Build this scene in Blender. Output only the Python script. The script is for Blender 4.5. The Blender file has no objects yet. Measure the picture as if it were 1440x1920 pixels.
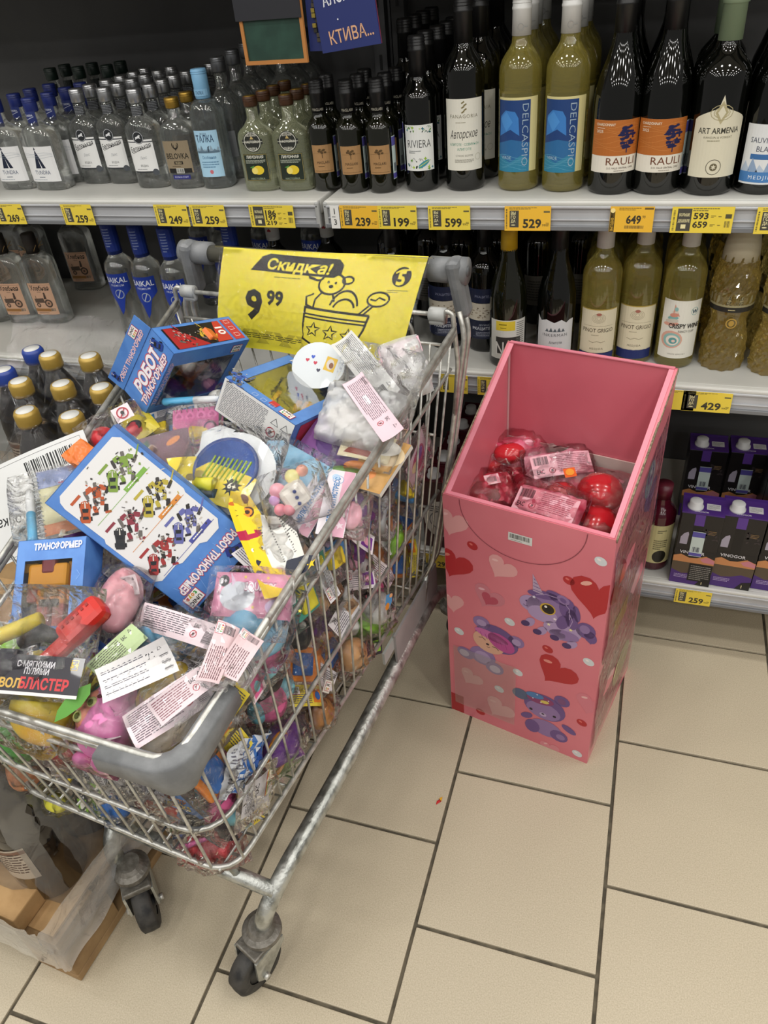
import bpy, bmesh, math, random
from mathutils import Vector, Matrix, noise
R = random.Random(7)
SC = bpy.context.scene
COL = SC.collection
# ---------------------------------------------------------------- camera, world, lights, exposure
F_PX, CAM = 1416.8, Vector((0, 0, 1.45))
def rotm(yaw, pitch, roll):
    return Matrix.Rotation(yaw, 3, 'Z') @ Matrix.Rotation(pitch, 3, 'X') @ Matrix.Rotation(roll, 3, 'Z')
CR = rotm(math.radians(21.069), math.radians(52.811), math.radians(-5.935))
cd = bpy.data.cameras.new('camera'); cam = bpy.data.objects.new('camera', cd); COL.objects.link(cam)
cd.sensor_fit = 'HORIZONTAL'; cd.sensor_width = 36; cd.lens = F_PX / 1440 * 36
cam.matrix_world = Matrix.Translation(CAM) @ CR.to_4x4()
cd.clip_start = 0.02
SC.camera = cam
w = bpy.data.worlds.new('world'); SC.world = w; w.use_nodes = True
w.node_tree.nodes['Background'].inputs[0].default_value = (1, .97, .92, 1)
w.node_tree.nodes['Background'].inputs[1].default_value = 0.22
LAMP_W = 6.4
for ix in range(-4, 4):
    for iy in range(-4, 2):
        ld = bpy.data.lights.new('ceiling_lamp', 'AREA'); ld.shape = 'DISK'; ld.size = .24
        ld.energy = LAMP_W; ld.color = (1, .98, .945)
        lo = bpy.data.objects.new('ceiling_lamp', ld); COL.objects.link(lo)
        lo.location = (ix * 1.05 + .55, iy * .95 + .35, 2.98)
SC.view_settings.view_transform = 'Standard'; SC.view_settings.look = 'None'
SC.view_settings.exposure = 0.0; SC.view_settings.gamma = 1.0
SC.cycles.transparent_max_bounces = 32
SC.cycles.max_bounces = 14; SC.cycles.transmission_bounces = 12; SC.cycles.glossy_bounces = 5
SC.cycles.sample_clamp_indirect = 4.0
SC.cycles.caustics_reflective = False; SC.cycles.caustics_refractive = False

# ---------------------------------------------------------------- pixel -> place helpers
def ray(x, y): return CR @ Vector(((x - 720) / F_PX, -(y - 960) / F_PX, -1))
def onz(x, y, z):
    d = ray(x, y); return CAM + d * ((z - CAM.z) / d.z)
def ony(x, y, Y):
    d = ray(x, y); return CAM + d * (Y / d.y)
def onplane(x, y, n, c):
    d = ray(x, y); return CAM + d * ((c - n.dot(CAM)) / n.dot(d))

# ---------------------------------------------------------------- materials
def lin(c):
    c = c / 255
    return c / 12.92 if c <= .04045 else ((c + .055) / 1.055) ** 2.4
def hexrgb(h):
    h = h.lstrip('#'); return tuple(lin(int(h[i:i + 2], 16)) for i in (0, 2, 4)) + (1,)
MATS = {}
def newmat(name):
    m = bpy.data.materials.new(name); m.use_nodes = True; MATS[name] = m
    return m, m.node_tree, m.node_tree.nodes['Principled BSDF']
def flat(h, rough=.45, metal=0., coat=0.):
    key = f'{h}_{rough}_{metal}_{coat}'
    if key in MATS: return MATS[key]
    m, nt, p = newmat(key)
    p.inputs['Base Color'].default_value = hexrgb(h); p.inputs['Roughness'].default_value = rough
    p.inputs['Metallic'].default_value = metal; p.inputs['Coat Weight'].default_value = coat
    return m
def mixed(name, c1, c2, scale=8., rough=.5, metal=0., bump=0., detail=6., lo=.4, hi=.6, rough2=None, bscale=None):
    m, nt, p = newmat(name)
    tc = nt.nodes.new('ShaderNodeTexCoord'); n = nt.nodes.new('ShaderNodeTexNoise')
    n.inputs['Scale'].default_value = scale; n.inputs['Detail'].default_value = detail
    nt.links.new(tc.outputs['Object'], n.inputs['Vector'])
    r = nt.nodes.new('ShaderNodeValToRGB'); r.color_ramp.elements[0].position = lo; r.color_ramp.elements[1].position = hi
    r.color_ramp.elements[0].color = hexrgb(c1); r.color_ramp.elements[1].color = hexrgb(c2)
    nt.links.new(n.outputs['Fac'], r.inputs['Fac']); nt.links.new(r.outputs['Color'], p.inputs['Base Color'])
    p.inputs['Roughness'].default_value = rough; p.inputs['Metallic'].default_value = metal
    if rough2 is not None:
        mr = nt.nodes.new('ShaderNodeMapRange'); mr.inputs['To Min'].default_value = rough; mr.inputs['To Max'].default_value = rough2
        mr.inputs['From Min'].default_value = .3; mr.inputs['From Max'].default_value = .7
        nt.links.new(n.outputs['Fac'], mr.inputs['Value']); nt.links.new(mr.outputs['Result'], p.inputs['Roughness'])
    if bump:
        n2 = nt.nodes.new('ShaderNodeTexNoise'); n2.inputs['Scale'].default_value = bscale or scale * 3; n2.inputs['Detail'].default_value = 4
        nt.links.new(tc.outputs['Object'], n2.inputs['Vector'])
        b = nt.nodes.new('ShaderNodeBump'); b.inputs['Strength'].default_value = bump; b.inputs['Distance'].default_value = .002
        nt.links.new(n2.outputs['Fac'], b.inputs['Height']); nt.links.new(b.outputs['Normal'], p.inputs['Normal'])
    return m
def glass(name, h, ior=1.4, rough=.0, clear=.22, light_fill=.04, fill_hex='#e8ece8'):
    """bottle glass: part refracting, part straight see-through"""
    m, nt, p = newmat(name)
    tr = nt.nodes.new('ShaderNodeBsdfTransparent'); c_ = hexrgb(h); tr.inputs[0].default_value = tuple(v ** .5 for v in c_[:3]) + (1,)
    mx = nt.nodes.new('ShaderNodeMixShader'); mx.inputs[0].default_value = clear
    nt.links.new(p.outputs[0], mx.inputs[1]); nt.links.new(tr.outputs[0], mx.inputs[2]); df = nt.nodes.new('ShaderNodeBsdfDiffuse'); df.inputs['Color'].default_value = hexrgb(fill_hex)
    m2 = nt.nodes.new('ShaderNodeMixShader'); m2.inputs[0].default_value = light_fill; nt.links.new(mx.outputs[0], m2.inputs[1]); nt.links.new(df.outputs[0], m2.inputs[2])  # diffuse share imitates light gathered inside the bottle, caustics being off
    nt.links.new(m2.outputs[0], nt.nodes['Material Output'].inputs['Surface'])
    p.inputs['Base Color'].default_value = hexrgb(h); p.inputs['Roughness'].default_value = rough
    p.inputs['Transmission Weight'].default_value = 1; p.inputs['IOR'].default_value = ior
    p.inputs['Roughness'].default_value = .03; p.inputs['Coat Weight'].default_value = 1; p.inputs['Coat Roughness'].default_value = .05; p.inputs['Coat IOR'].default_value = 1.8
    return m
def film(name, tint='#ffffff', base=.02, gain=.7, rough=.04, bump=.6, scale=45., milky=0., blend=.25):
    """clear plastic film: mostly see-through, glossy on its wrinkles"""
    m, nt, p = newmat(name); nt.nodes.remove(p)
    out = nt.nodes['Material Output']
    tr = nt.nodes.new('ShaderNodeBsdfTransparent'); tr.inputs[0].default_value = hexrgb(tint)
    gl = nt.nodes.new('ShaderNodeBsdfGlossy'); gl.inputs['Roughness'].default_value = rough; gl.inputs['Color'].default_value = (1, 1, 1, 1)
    tc = nt.nodes.new('ShaderNodeTexCoord')
    vo = nt.nodes.new('ShaderNodeTexNoise'); vo.inputs['Scale'].default_value = scale; vo.inputs['Detail'].default_value = 5; vo.inputs['Distortion'].default_value = 1.2
    nt.links.new(tc.outputs['Object'], vo.inputs['Vector'])
    b = nt.nodes.new('ShaderNodeBump'); b.inputs['Strength'].default_value = bump; b.inputs['Distance'].default_value = .01
    nt.links.new(vo.outputs['Fac'], b.inputs['Height']); nt.links.new(b.outputs['Normal'], gl.inputs['Normal'])
    lw = nt.nodes.new('ShaderNodeLayerWeight'); lw.inputs['Blend'].default_value = blend
    nt.links.new(b.outputs['Normal'], lw.inputs['Normal'])
    mr = nt.nodes.new('ShaderNodeMapRange'); mr.inputs['To Min'].default_value = base; mr.inputs['To Max'].default_value = gain
    nt.links.new(lw.outputs['Fresnel'], mr.inputs['Value'])
    mx = nt.nodes.new('ShaderNodeMixShader'); nt.links.new(mr.outputs['Result'], mx.inputs['Fac'])
    nt.links.new(gl.outputs[0], mx.inputs[2])
    if milky:
        df = nt.nodes.new('ShaderNodeBsdfDiffuse'); df.inputs['Color'].default_value = (.85, .86, .86, 1)
        m2 = nt.nodes.new('ShaderNodeMixShader'); m2.inputs['Fac'].default_value = milky
        nt.links.new(tr.outputs[0], m2.inputs[1]); nt.links.new(df.outputs[0], m2.inputs[2]); nt.links.new(m2.outputs[0], mx.inputs[1])
    else: nt.links.new(tr.outputs[0], mx.inputs[1])
    nt.links.new(mx.outputs[0], out.inputs['Surface'])
    return m
TILE = mixed('floor_tile', '#b2a68e', '#c6baa2', 420, .42, bump=.04, detail=3, lo=.3, hi=.66, bscale=500)
# a second, larger mottling and dark specks on the tiles
def _tile():
    nt = TILE.node_tree; p = nt.nodes['Principled BSDF']
    tc = nt.nodes['Texture Coordinate']
    v = nt.nodes.new('ShaderNodeTexNoise'); v.inputs['Scale'].default_value = 900; v.inputs['Detail'].default_value = 2
    nt.links.new(tc.outputs['Object'], v.inputs['Vector'])
    r = nt.nodes.new('ShaderNodeValToRGB'); r.color_ramp.elements[0].position = .27; r.color_ramp.elements[1].position = .36
    r.color_ramp.elements[0].color = (.3, .25, .19, 1); r.color_ramp.elements[1].color = (1, 1, 1, 1)
    nt.links.new(v.outputs['Fac'], r.inputs['Fac'])
    mx = nt.nodes.new('ShaderNodeMix'); mx.data_type = 'RGBA'; mx.blend_type = 'MULTIPLY'; mx.inputs['Factor'].default_value = .75
    src = p.inputs['Base Color'].links[0].from_socket
    nt.links.new(src, mx.inputs['A']); nt.links.new(r.outputs['Color'], mx.inputs['B']); nt.links.new(mx.outputs['Result'], p.inputs['Base Color'])
_tile()
GROUT = mixed('grout', '#4d473b', '#665e4e', 40, .9)
ZINC = mixed('zinc_wire', '#b2b1ab', '#d0cfc9', 60, .3, .65, bump=.25, rough2=.45)
TUBE = mixed('galvanised_tube', '#8d8f8a', '#c9cbc6', 55, .3, .85, bump=.5, rough2=.5, lo=.3, hi=.6)
RUST = mixed('dirty_steel', '#6b675f', '#85817a', 70, .5, .6, bump=.4)
GREY = mixed('grey_plastic', '#6e7072', '#7e8082', 30, .45, bump=.12, bscale=500)
LTGREY = flat('#a9aaa8', .4)
RUBBER = mixed('black_rubber', '#1c1c1d', '#3d3b38', 45, .65, bump=.3)
SHELF = mixed('shelf_enamel', '#c3c3bd', '#cccbc5', 6, .38)
RAIL = mixed('price_rail_plastic', '#b0b1b4', '#bbbdc0', 10, .25)
RAILDK = flat('#77797c', .35)
BACK = mixed('back_panel_grey', '#4d4d4e', '#565657', 4, .6)
WALL = mixed('wall_paint', '#c9c7c0', '#d4d2cb', 3, .8)
CEIL = mixed('ceiling_paint', '#dcdad4', '#e6e4de', 3, .9)
G_CLEAR = glass('clear_glass', '#f2f5f3', 1.36)
G_BLUE = glass('faint_blue_glass', '#dfeef5', 1.36)
G_GREENISH = glass('pale_lemon_glass', '#eff2d8', 1.36, light_fill=.16, fill_hex='#d8deb4')
G_WHITE = glass('white_wine_glass', '#efe28a', 1.36, light_fill=.13, fill_hex='#e6d66e')
G_GOLD = glass('golden_wine_glass', '#f0d67c', 1.36, light_fill=.13, fill_hex='#e6c76a')
G_DARK = flat('#050604', .06, 0, .4)
G_OLIVE = flat('#111208', .07, 0, .5)
FILM = film('clear_film'); 
FILM_T = film('crinkled_film', base=.035, gain=1., bump=.9, scale=42, rough=.05, blend=.25)
FILM_W = film('frosted_film', base=.08, gain=.7, milky=.45, bump=.4, scale=50, rough=.15)
FILM_P = film('pink_film', tint='#fce0e5', base=.03, gain=.9, bump=.8, scale=42, rough=.05)
SHRINK = film('stretch_film', tint='#f4f5f6', base=.015, gain=.35, rough=.14, bump=.4, scale=22, milky=.008)
WRAP = film('pallet_film', base=.06, gain=.6, rough=.14, bump=.7, scale=14, milky=.10)
WINDOW = film('box_window', base=.08, gain=.6, bump=.08, scale=15, rough=.04)
WOOD = mixed('pallet_wood', '#7f6342', '#a98a60', 14, .75, bump=.4, lo=.35, hi=.65)
CARD = mixed('brown_card', '#a98558', '#bb9768', 20, .8, bump=.2)
CORR = mixed('corrugated_edge', '#6b5a48', '#9c8a73', 160, .85, bump=.6)
PINK = mixed('pink_print_card', '#d4727f', '#dc7d89', 3, .3)
PINKIN = mixed('pink_card_inside', '#cf6876', '#d6717e', 3, .28)
LINER = mixed('white_card_liner', '#cdb7b0', '#d8c4bc', 6, .5)

# ---------------------------------------------------------------- mesh helpers
def tagged(o, label=None, cat=None, group=None, kind=None):
    if label: o['label'] = label
    if cat: o['category'] = cat
    if group: o['group'] = group
    if kind: o['kind'] = kind
    return o
def empty(name, label=None, cat=None, M=None, group=None, kind=None):
    o = bpy.data.objects.new(name, None); COL.objects.link(o); o.empty_display_size = .05
    if M is not None: o.matrix_world = M if isinstance(M, Matrix) else Matrix.Translation(M)
    return tagged(o, label, cat, group, kind)
class MB:
    def __init__(s): s.v = []; s.f = []; s.m = []; s.sm = []; s.mats = []
    def mi(s, mat):
        if isinstance(mat, str): mat = flat(mat)
        if mat not in s.mats: s.mats.append(mat)
        return s.mats.index(mat)
    def add(s, vs, fs, mat, smooth=False, M=None):
        b = len(s.v); k = s.mi(mat)
        s.v += [tuple(M @ Vector(p)) if M else tuple(p) for p in vs]
        for f in fs: s.f.append([b + i for i in f]); s.m.append(k); s.sm.append(smooth)
        return s
    def box(s, c, d, mat, M=None, bev=0.):
        x, y, z = c; a, b, e = d[0] / 2, d[1] / 2, d[2] / 2
        if bev:
            bm = bmesh.new(); bmesh.ops.create_cube(bm, size=1)
            for v in bm.verts: v.co = Vector((v.co.x * d[0], v.co.y * d[1], v.co.z * d[2]))
            bmesh.ops.bevel(bm, geom=bm.edges[:], offset=bev, segments=2, affect='EDGES', profile=.5)
            bm.verts.index_update()
            vs = [(v.co.x + x, v.co.y + y, v.co.z + z) for v in bm.verts]; fs = [[v.index for v in f.verts] for f in bm.faces]
            bm.free(); return s.add(vs, fs, mat, False, M)
        vs = [(x + i * a, y + j * b, z + k * e) for k in (-1, 1) for j in (-1, 1) for i in (-1, 1)]
        return s.add(vs, [(0, 2, 3, 1), (4, 5, 7, 6), (0, 1, 5, 4), (2, 6, 7, 3), (0, 4, 6, 2), (1, 3, 7, 5)], mat, False, M)
    def tube(s, path, r, mat, n=8, closed=False, caps=True):
        P = [Vector(p) for p in path]; N = len(P); rings = []; up = None
        for i, p in enumerate(P):
            if closed: t = P[(i + 1) % N] - P[i - 1]
            else: t = P[min(i + 1, N - 1)] - P[max(i - 1, 0)]
            t.normalize()
            if up is None:
                up = Vector((0, 0, 1)) if abs(t.z) < .9 else Vector((1, 0, 0))
            u = up - t * up.dot(t)
            if u.length < 1e-5: u = t.orthogonal()
            u.normalize(); w_ = t.cross(u); up = u
            rr = r[i] if isinstance(r, (list, tuple)) else r
            rings.append([p + (u * math.cos(2 * math.pi * k / n) + w_ * math.sin(2 * math.pi * k / n)) * rr for k in range(n)])
        vs = [v for g in rings for v in g]; fs = []
        for i in range(N if closed else N - 1):
            j = (i + 1) % N
            for k in range(n):
                fs.append((i * n + k, i * n + (k + 1) % n, j * n + (k + 1) % n, j * n + k))
        if caps and not closed:
            fs.append(tuple(range(n - 1, -1, -1))); fs.append(tuple((N - 1) * n + k for k in range(n)))
        return s.add(vs, fs, mat, True)
    def loft(s, secs, mat, n=28, smooth=True, cap0=True, cap1=True, M=None, flute=0, fdepth=0.):
        """secs: (z, a, b, exponent) superellipse sections"""
        vs = []; fs = []
        for z, a, b, e in secs:
            for k in range(n):
                t = 2 * math.pi * k / n; c, q = math.cos(t), math.sin(t)
                g = 1 + (fdepth * math.cos(flute * t) if flute else 0)
                vs.append((a * g * math.copysign(abs(c) ** (2 / e), c), b * g * math.copysign(abs(q) ** (2 / e), q), z))
        for i in range(len(secs) - 1):
            for k in range(n):
                fs.append((i * n + k, i * n + (k + 1) % n, (i + 1) * n + (k + 1) % n, (i + 1) * n + k))
        if cap0: fs.append(tuple(range(n - 1, -1, -1)))
        if cap1: fs.append(tuple((len(secs) - 1) * n + k for k in range(n)))
        return s.add(vs, fs, mat, smooth, M)
    def ball(s, c, r, mat, M=None, n=16, m=10, amp=0., seed=0, smooth=True, fr=1.3):
        if not isinstance(r, (tuple, list)): r = (r, r, r)
        vs = []; fs = []
        for i in range(1, m):
            ph = math.pi * i / m
            for k in range(n):
                t = 2 * math.pi * k / n
                d = Vector((math.sin(ph) * math.cos(t), math.sin(ph) * math.sin(t), math.cos(ph)))
                g = 1 + (amp * noise.noise(d * fr + Vector((seed * 3.1, seed, 0))) if amp else 0)
                vs.append((c[0] + d.x * r[0] * g, c[1] + d.y * r[1] * g, c[2] + d.z * r[2] * g))
        top = len(vs); vs.append((c[0], c[1], c[2] + r[2])); vs.append((c[0], c[1], c[2] - r[2]))
        for i in range(m - 2):
            for k in range(n):
                fs.append((i * n + k, (i + 1) * n + k, (i + 1) * n + (k + 1) % n, i * n + (k + 1) % n))
        for k in range(n):
            fs.append((top, k, (k + 1) % n)); fs.append((top + 1, (m - 2) * n + (k + 1) % n, (m - 2) * n + k))
        return s.add(vs, fs, mat, smooth, M)
    def grid(s, fn, nx, ny, mat, smooth=True, flip=False):
        vs = [fn(i / nx, j / ny) for j in range(ny + 1) for i in range(nx + 1)]; fs = []
        for j in range(ny):
            for i in range(nx):
                a = j * (nx + 1) + i; f = (a, a + 1, a + nx + 2, a + nx + 1)
                fs.append(f[::-1] if flip else f)
        return s.add(vs, fs, mat, smooth)
    def prism(s, pts, z0, z1, mat, M=None):
        n = len(pts)
        vs = [(x, y, z0) for x, y in pts] + [(x, y, z1) for x, y in pts]
        fs = [tuple(range(n - 1, -1, -1)), tuple(range(n, 2 * n))] + [(i, (i + 1) % n, n + (i + 1) % n, n + i) for i in range(n)]
        return s.add(vs, fs, mat, False, M)
    def build(s, name, parent=None, label=None, cat=None, group=None, kind=None, M=None):
        me = bpy.data.meshes.new(name); me.from_pydata(s.v, [], s.f)
        for m in s.mats: me.materials.append(m)
        me.polygons.foreach_set('material_index', s.m); me.polygons.foreach_set('use_smooth', s.sm); me.update()
        o = bpy.data.objects.new(name, me); COL.objects.link(o)
        if parent: o.parent = parent
        if M is not None:
            if parent: o.matrix_local = M
            else: o.matrix_world = M
        return tagged(o, label, cat, group, kind)
def copy_tree(o, parent=None):
    c = o.copy(); COL.objects.link(c)
    if parent: c.parent = parent; c.matrix_parent_inverse = o.matrix_parent_inverse.copy()
    for ch in o.children: copy_tree(ch, c)
    return c
def arc(c, r, a0, a1, n, ax=(0, 1)):
    return [tuple(c[i] + (r * math.cos(a0 + (a1 - a0) * k / n) if i == ax[0] else r * math.sin(a0 + (a1 - a0) * k / n) if i == ax[1] else 0) for i in range(3)) for k in range(n + 1)]
def rounded_path(P, r, n=5, closed=False):
    """polyline with its corners rounded"""
    P = [Vector(p) for p in P]; out = []; N = len(P)
    for i, p in enumerate(P):
        if not closed and i in (0, N - 1): out.append(p); continue
        a, b = P[i - 1] - p, P[(i + 1) % N] - p
        q = min(r, a.length * .45, b.length * .45); s0, s1 = p + a.normalized() * q, p + b.normalized() * q
        for k in range(n + 1):
            t = k / n; out.append(s0 * (1 - t) ** 2 + p * 2 * t * (1 - t) + s1 * t * t)
    return out

# ---------------------------------------------------------------- flat print
TXT = {}
def text_mesh(t, bold=0., sp=1.):
    k = (t, bold, sp)
    if k not in TXT:
        c = bpy.data.curves.new('t', 'FONT'); c.body = t; c.resolution_u = 2; c.offset = bold; c.space_character = sp; c.fill_mode = 'FRONT'
        o = bpy.data.objects.new('t', c); me = bpy.data.meshes.new_from_object(o)
        vs = [(v.co.x, v.co.y) for v in me.vertices]; fs = [tuple(p.vertices) for p in me.polygons]
        bpy.data.objects.remove(o); bpy.data.curves.remove(c); bpy.data.meshes.remove(me)
        x0 = min((v[0] for v in vs), default=0); x1 = max((v[0] for v in vs), default=1)
        h = .729
        TXT[k] = ([((x - (x0 + x1) / 2) / h, y / h - .5) for x, y in vs], fs, (x1 - x0) / h)
    return TXT[k]
class Pr:
    """coloured flat shapes in 2-D, later laid on a surface"""
    def __init__(s): s.it = []
    def poly(s, pts, col, lay=1): s.it.append((list(pts), [tuple(range(len(pts)))], col, lay)); return s
    def rect(s, x, y, w, h, col, lay=1, rot=0):
        c, q = math.cos(rot), math.sin(rot)
        return s.poly([(x + i * w / 2 * c - j * h / 2 * q, y + i * w / 2 * q + j * h / 2 * c) for i, j in ((-1, -1), (1, -1), (1, 1), (-1, 1))], col, lay)
    def ell(s, x, y, a, b, col, lay=1, n=20, rot=0, t0=0, t1=2 * math.pi):
        c, q = math.cos(rot), math.sin(rot); pts = []
        full = abs(t1 - t0 - 2 * math.pi) < 1e-6
        for k in range(n if full else n + 1):
            t = t0 + (t1 - t0) * k / n; u, v = a * math.cos(t), b * math.sin(t); pts.append((x + u * c - v * q, y + u * q + v * c))
        return s.poly(pts, col, lay)
    def line(s, pts, w, col, lay=1, closed=False):
        P = [Vector(p) for p in pts]; N = len(P); vs = []; fs = []
        for i in range(N):
            t = (P[(i + 1) % N] - P[i - 1]) if closed else (P[min(i + 1, N - 1)] - P[max(i - 1, 0)])
            if t.length < 1e-9: t = Vector((1, 0))
            t.normalize(); n_ = Vector((-t.y, t.x)) * w / 2
            vs += [tuple(P[i] + n_), tuple(P[i] - n_)]
        for i in range(N if closed else N - 1):
            j = (i + 1) % N; fs.append((2 * i, 2 * i + 1, 2 * j + 1, 2 * j))
        s.it.append((vs, fs, col, lay)); return s
    def ring(s, x, y, r, w, col, lay=1, n=20, a=None, b=None):
        return s.line([(x + (a or r) * math.cos(2 * math.pi * k / n), y + (b or r) * math.sin(2 * math.pi * k / n)) for k in range(n)], w, col, lay, True)
    def text(s, t, x, y, h, col, lay=2, bold=.01, fit=None, rot=0, shear=0, sp=1., mirror=False):
        if not t: return s
        vs, fs, wd = text_mesh(t, bold, sp); sx = h
        if fit: sx = fit / wd
        c, q = math.cos(rot), math.sin(rot); o = []
        for u, v in vs:
            u = (u + v * shear) * sx * (-1 if mirror else 1); v = v * h; o.append((x + u * c - v * q, y + u * q + v * c))
        s.it.append((o, fs, col, lay)); return s
    def bars(s, x, y, w, h, col='#151515', lay=2, n=22, seed=1, rot=0, bg=None):
        if bg: s.rect(x, y, w * 1.12, h * 1.2, bg, lay, rot); lay += 1
        r = random.Random(seed); c, q = math.cos(rot), math.sin(rot); u = -w / 2; st = w / n
        while u < w / 2 - st:
            b = st * r.choice((.3, .5, .8)); xx = u + b / 2
            s.rect(x + xx * c, y + xx * q, b, h, col, lay, rot); u += b + st * r.choice((.3, .45, .7))
        return s
    def fine(s, x, y, w, h, n, col='#555555', lay=2, seed=1, rot=0, th=.42):
        """rows of illegible small print"""
        r = random.Random(seed); c, q = math.cos(rot), math.sin(rot)
        for i in range(n):
            yy = h / 2 - (i + .5) * h / n; u = -w / 2; end = w / 2 * (1 if i < n - 1 else r.uniform(.1, .8))
            while u < end - w * .03:
                k = min(w * r.uniform(.05, .16), end - u); xx = u + k / 2
                s.rect(x + xx * c - yy * q, y + xx * q + yy * c, k, h / n * th, col, lay, rot); u += k + w * .018
        return s
    def heart(s, x, y, sz, col, lay=1, rot=0):
        c, q = math.cos(rot), math.sin(rot); pts = []
        for k in range(24):
            t = 2 * math.pi * k / 24; u = 16 * math.sin(t) ** 3 / 17 * sz; v = (13 * math.cos(t) - 5 * math.cos(2 * t) - 2 * math.cos(3 * t) - math.cos(4 * t)) / 17 * sz
            pts.append((x + u * c - v * q, y + u * q + v * c))
        return s.poly(pts, col, lay)
    def star(s, x, y, r0, r1, n, col, lay=1, rot=math.pi / 2):
        return s.poly([(x + (r0 if k % 2 == 0 else r1) * math.cos(rot + math.pi * k / n), y + (r0 if k % 2 == 0 else r1) * math.sin(rot + math.pi * k / n)) for k in range(2 * n)], col, lay)
    def eac(s, x, y, h, col='#222222', lay=2, rot=0): return s.text('EAC', x, y, h, col, lay, .02, h * 1.5, rot)
    def no03(s, x, y, r, lay=2, col='#a82a3c'):
        s.ring(x, y, r, r * .22, col, lay); s.line([(x - r * .7, y - r * .7), (x + r * .7, y + r * .7)], r * .2, col, lay)
        s.ell(x, y + r * .05, r * .35, r * .4, '#333333', lay, 10); return s.text('0-3', x, y - r * .5, r * .35, '#333333', lay + 1)
    def unic(s, x, y, w, lay=2, rot=0):
        h = w * .62; s.rect(x, y, w * 1.1, h * 1.25, '#b03a58', lay, rot); s.rect(x, y, w, h * 1.1, '#f7f1ee', lay + 1, rot)
        c, q = math.cos(rot), math.sin(rot); P = lambda u, v: (x + u * c - v * q, y + u * q + v * c)
        a = P(0, h * .24); s.text('UNIC', a[0], a[1], h * .38, '#23221f', lay + 2, .02, w * .82, rot)
        for i, (ch, cl) in enumerate(zip('toys', ('#3d9b45', '#e28a1e', '#d4b012', '#c22a35'))):
            a = P(-w * .3 + i * w * .2, -h * .24); s.text(ch, a[0], a[1] + h * .02, h * .42, cl, lay + 2, .04, w * .17, rot)
        return s
    def build(s, fmap, name='print', parent=None, cuts=None, step=.0003, h0=.0003, label=None, cat=None, group=None, M=None, kind=None, rough=.45, coat=0.):
        bm = bmesh.new(); mats = []
        for pts, fs, col, lay in s.it:
            mat = col if not isinstance(col, str) else flat(col, rough, 0., coat)
            if mat not in mats: mats.append(mat)
            k = mats.index(mat); vv = [bm.verts.new((p[0], p[1], lay)) for p in pts]
            for f in fs:
                try: ff = bm.faces.new([vv[i] for i in f]); ff.material_index = k
                except ValueError: pass
        if cuts:
            for ax, lst in cuts.items():
                for c in lst:
                    no = (1, 0, 0) if ax == 'x' else (0, 1, 0); co = (c, 0, 0) if ax == 'x' else (0, c, 0)
                    bmesh.ops.bisect_plane(bm, geom=bm.verts[:] + bm.edges[:] + bm.faces[:], plane_co=co, plane_no=no, dist=1e-6)
        for v in bm.verts: v.co = Vector(fmap(v.co.x, v.co.y, h0 + v.co.z * step))
        me = bpy.data.meshes.new(name); bm.to_mesh(me); bm.free()
        for m in mats: me.materials.append(m)
        o = bpy.data.objects.new(name, me); COL.objects.link(o)
        if parent: o.parent = parent
        if M is not None:
            if parent: o.matrix_local = M
            else: o.matrix_world = M
        return tagged(o, label, cat, group, kind)
def span(a, b, n): return [a + (b - a) * (i + 1) / (n + 1) for i in range(n)]
def XY(x, y, h): return (x, y, h)
def plane_map(P, u, v):
    P, u, v = Vector(P), Vector(u), Vector(v); n = u.cross(v).normalized()
    return lambda x, y, h: P + u * x + v * y + n * h

# ---------------------------------------------------------------- the setting
def structure(name, mb, label=None, M=None):
    return mb.build(name, None, label, None, None, 'structure', M)
flo = structure('floor', MB().box((-.9, .0, -.03), (7, 8, .05), GROUT), 'grouted tile floor of the shop aisle')
PXT, PYT = .3257, .332
bm_t = MB().box((0, 0, -.004), (PXT - .0065, PYT - .0065, .008), TILE, bev=.0012).build('tile', flo)
first = True
for c in range(-6, 5):
    xc = .0725 + (c + .5) * PXT; off = .10 if c % 2 == 0 else .266
    if c % 2 == 0: off = .097
    for r in range(-3, 6):
        yc = off + (r + .5) * PYT
        t = bm_t if first else bm_t.copy()
        if not first: COL.objects.link(t)
        first = False; t.location = (xc, yc, R.uniform(-.0004, .0004)); t.rotation_euler.z = math.pi * R.randint(0, 1)
structure('wall_back', MB().box((-.9, 2.06, 1.5), (7, .1, 3.1), WALL), 'painted wall behind the shelving')
structure('ceiling', MB().box((-.4, -.5, 3.08), (9, 7, .1), CEIL), 'pale shop ceiling over the aisle')

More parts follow.
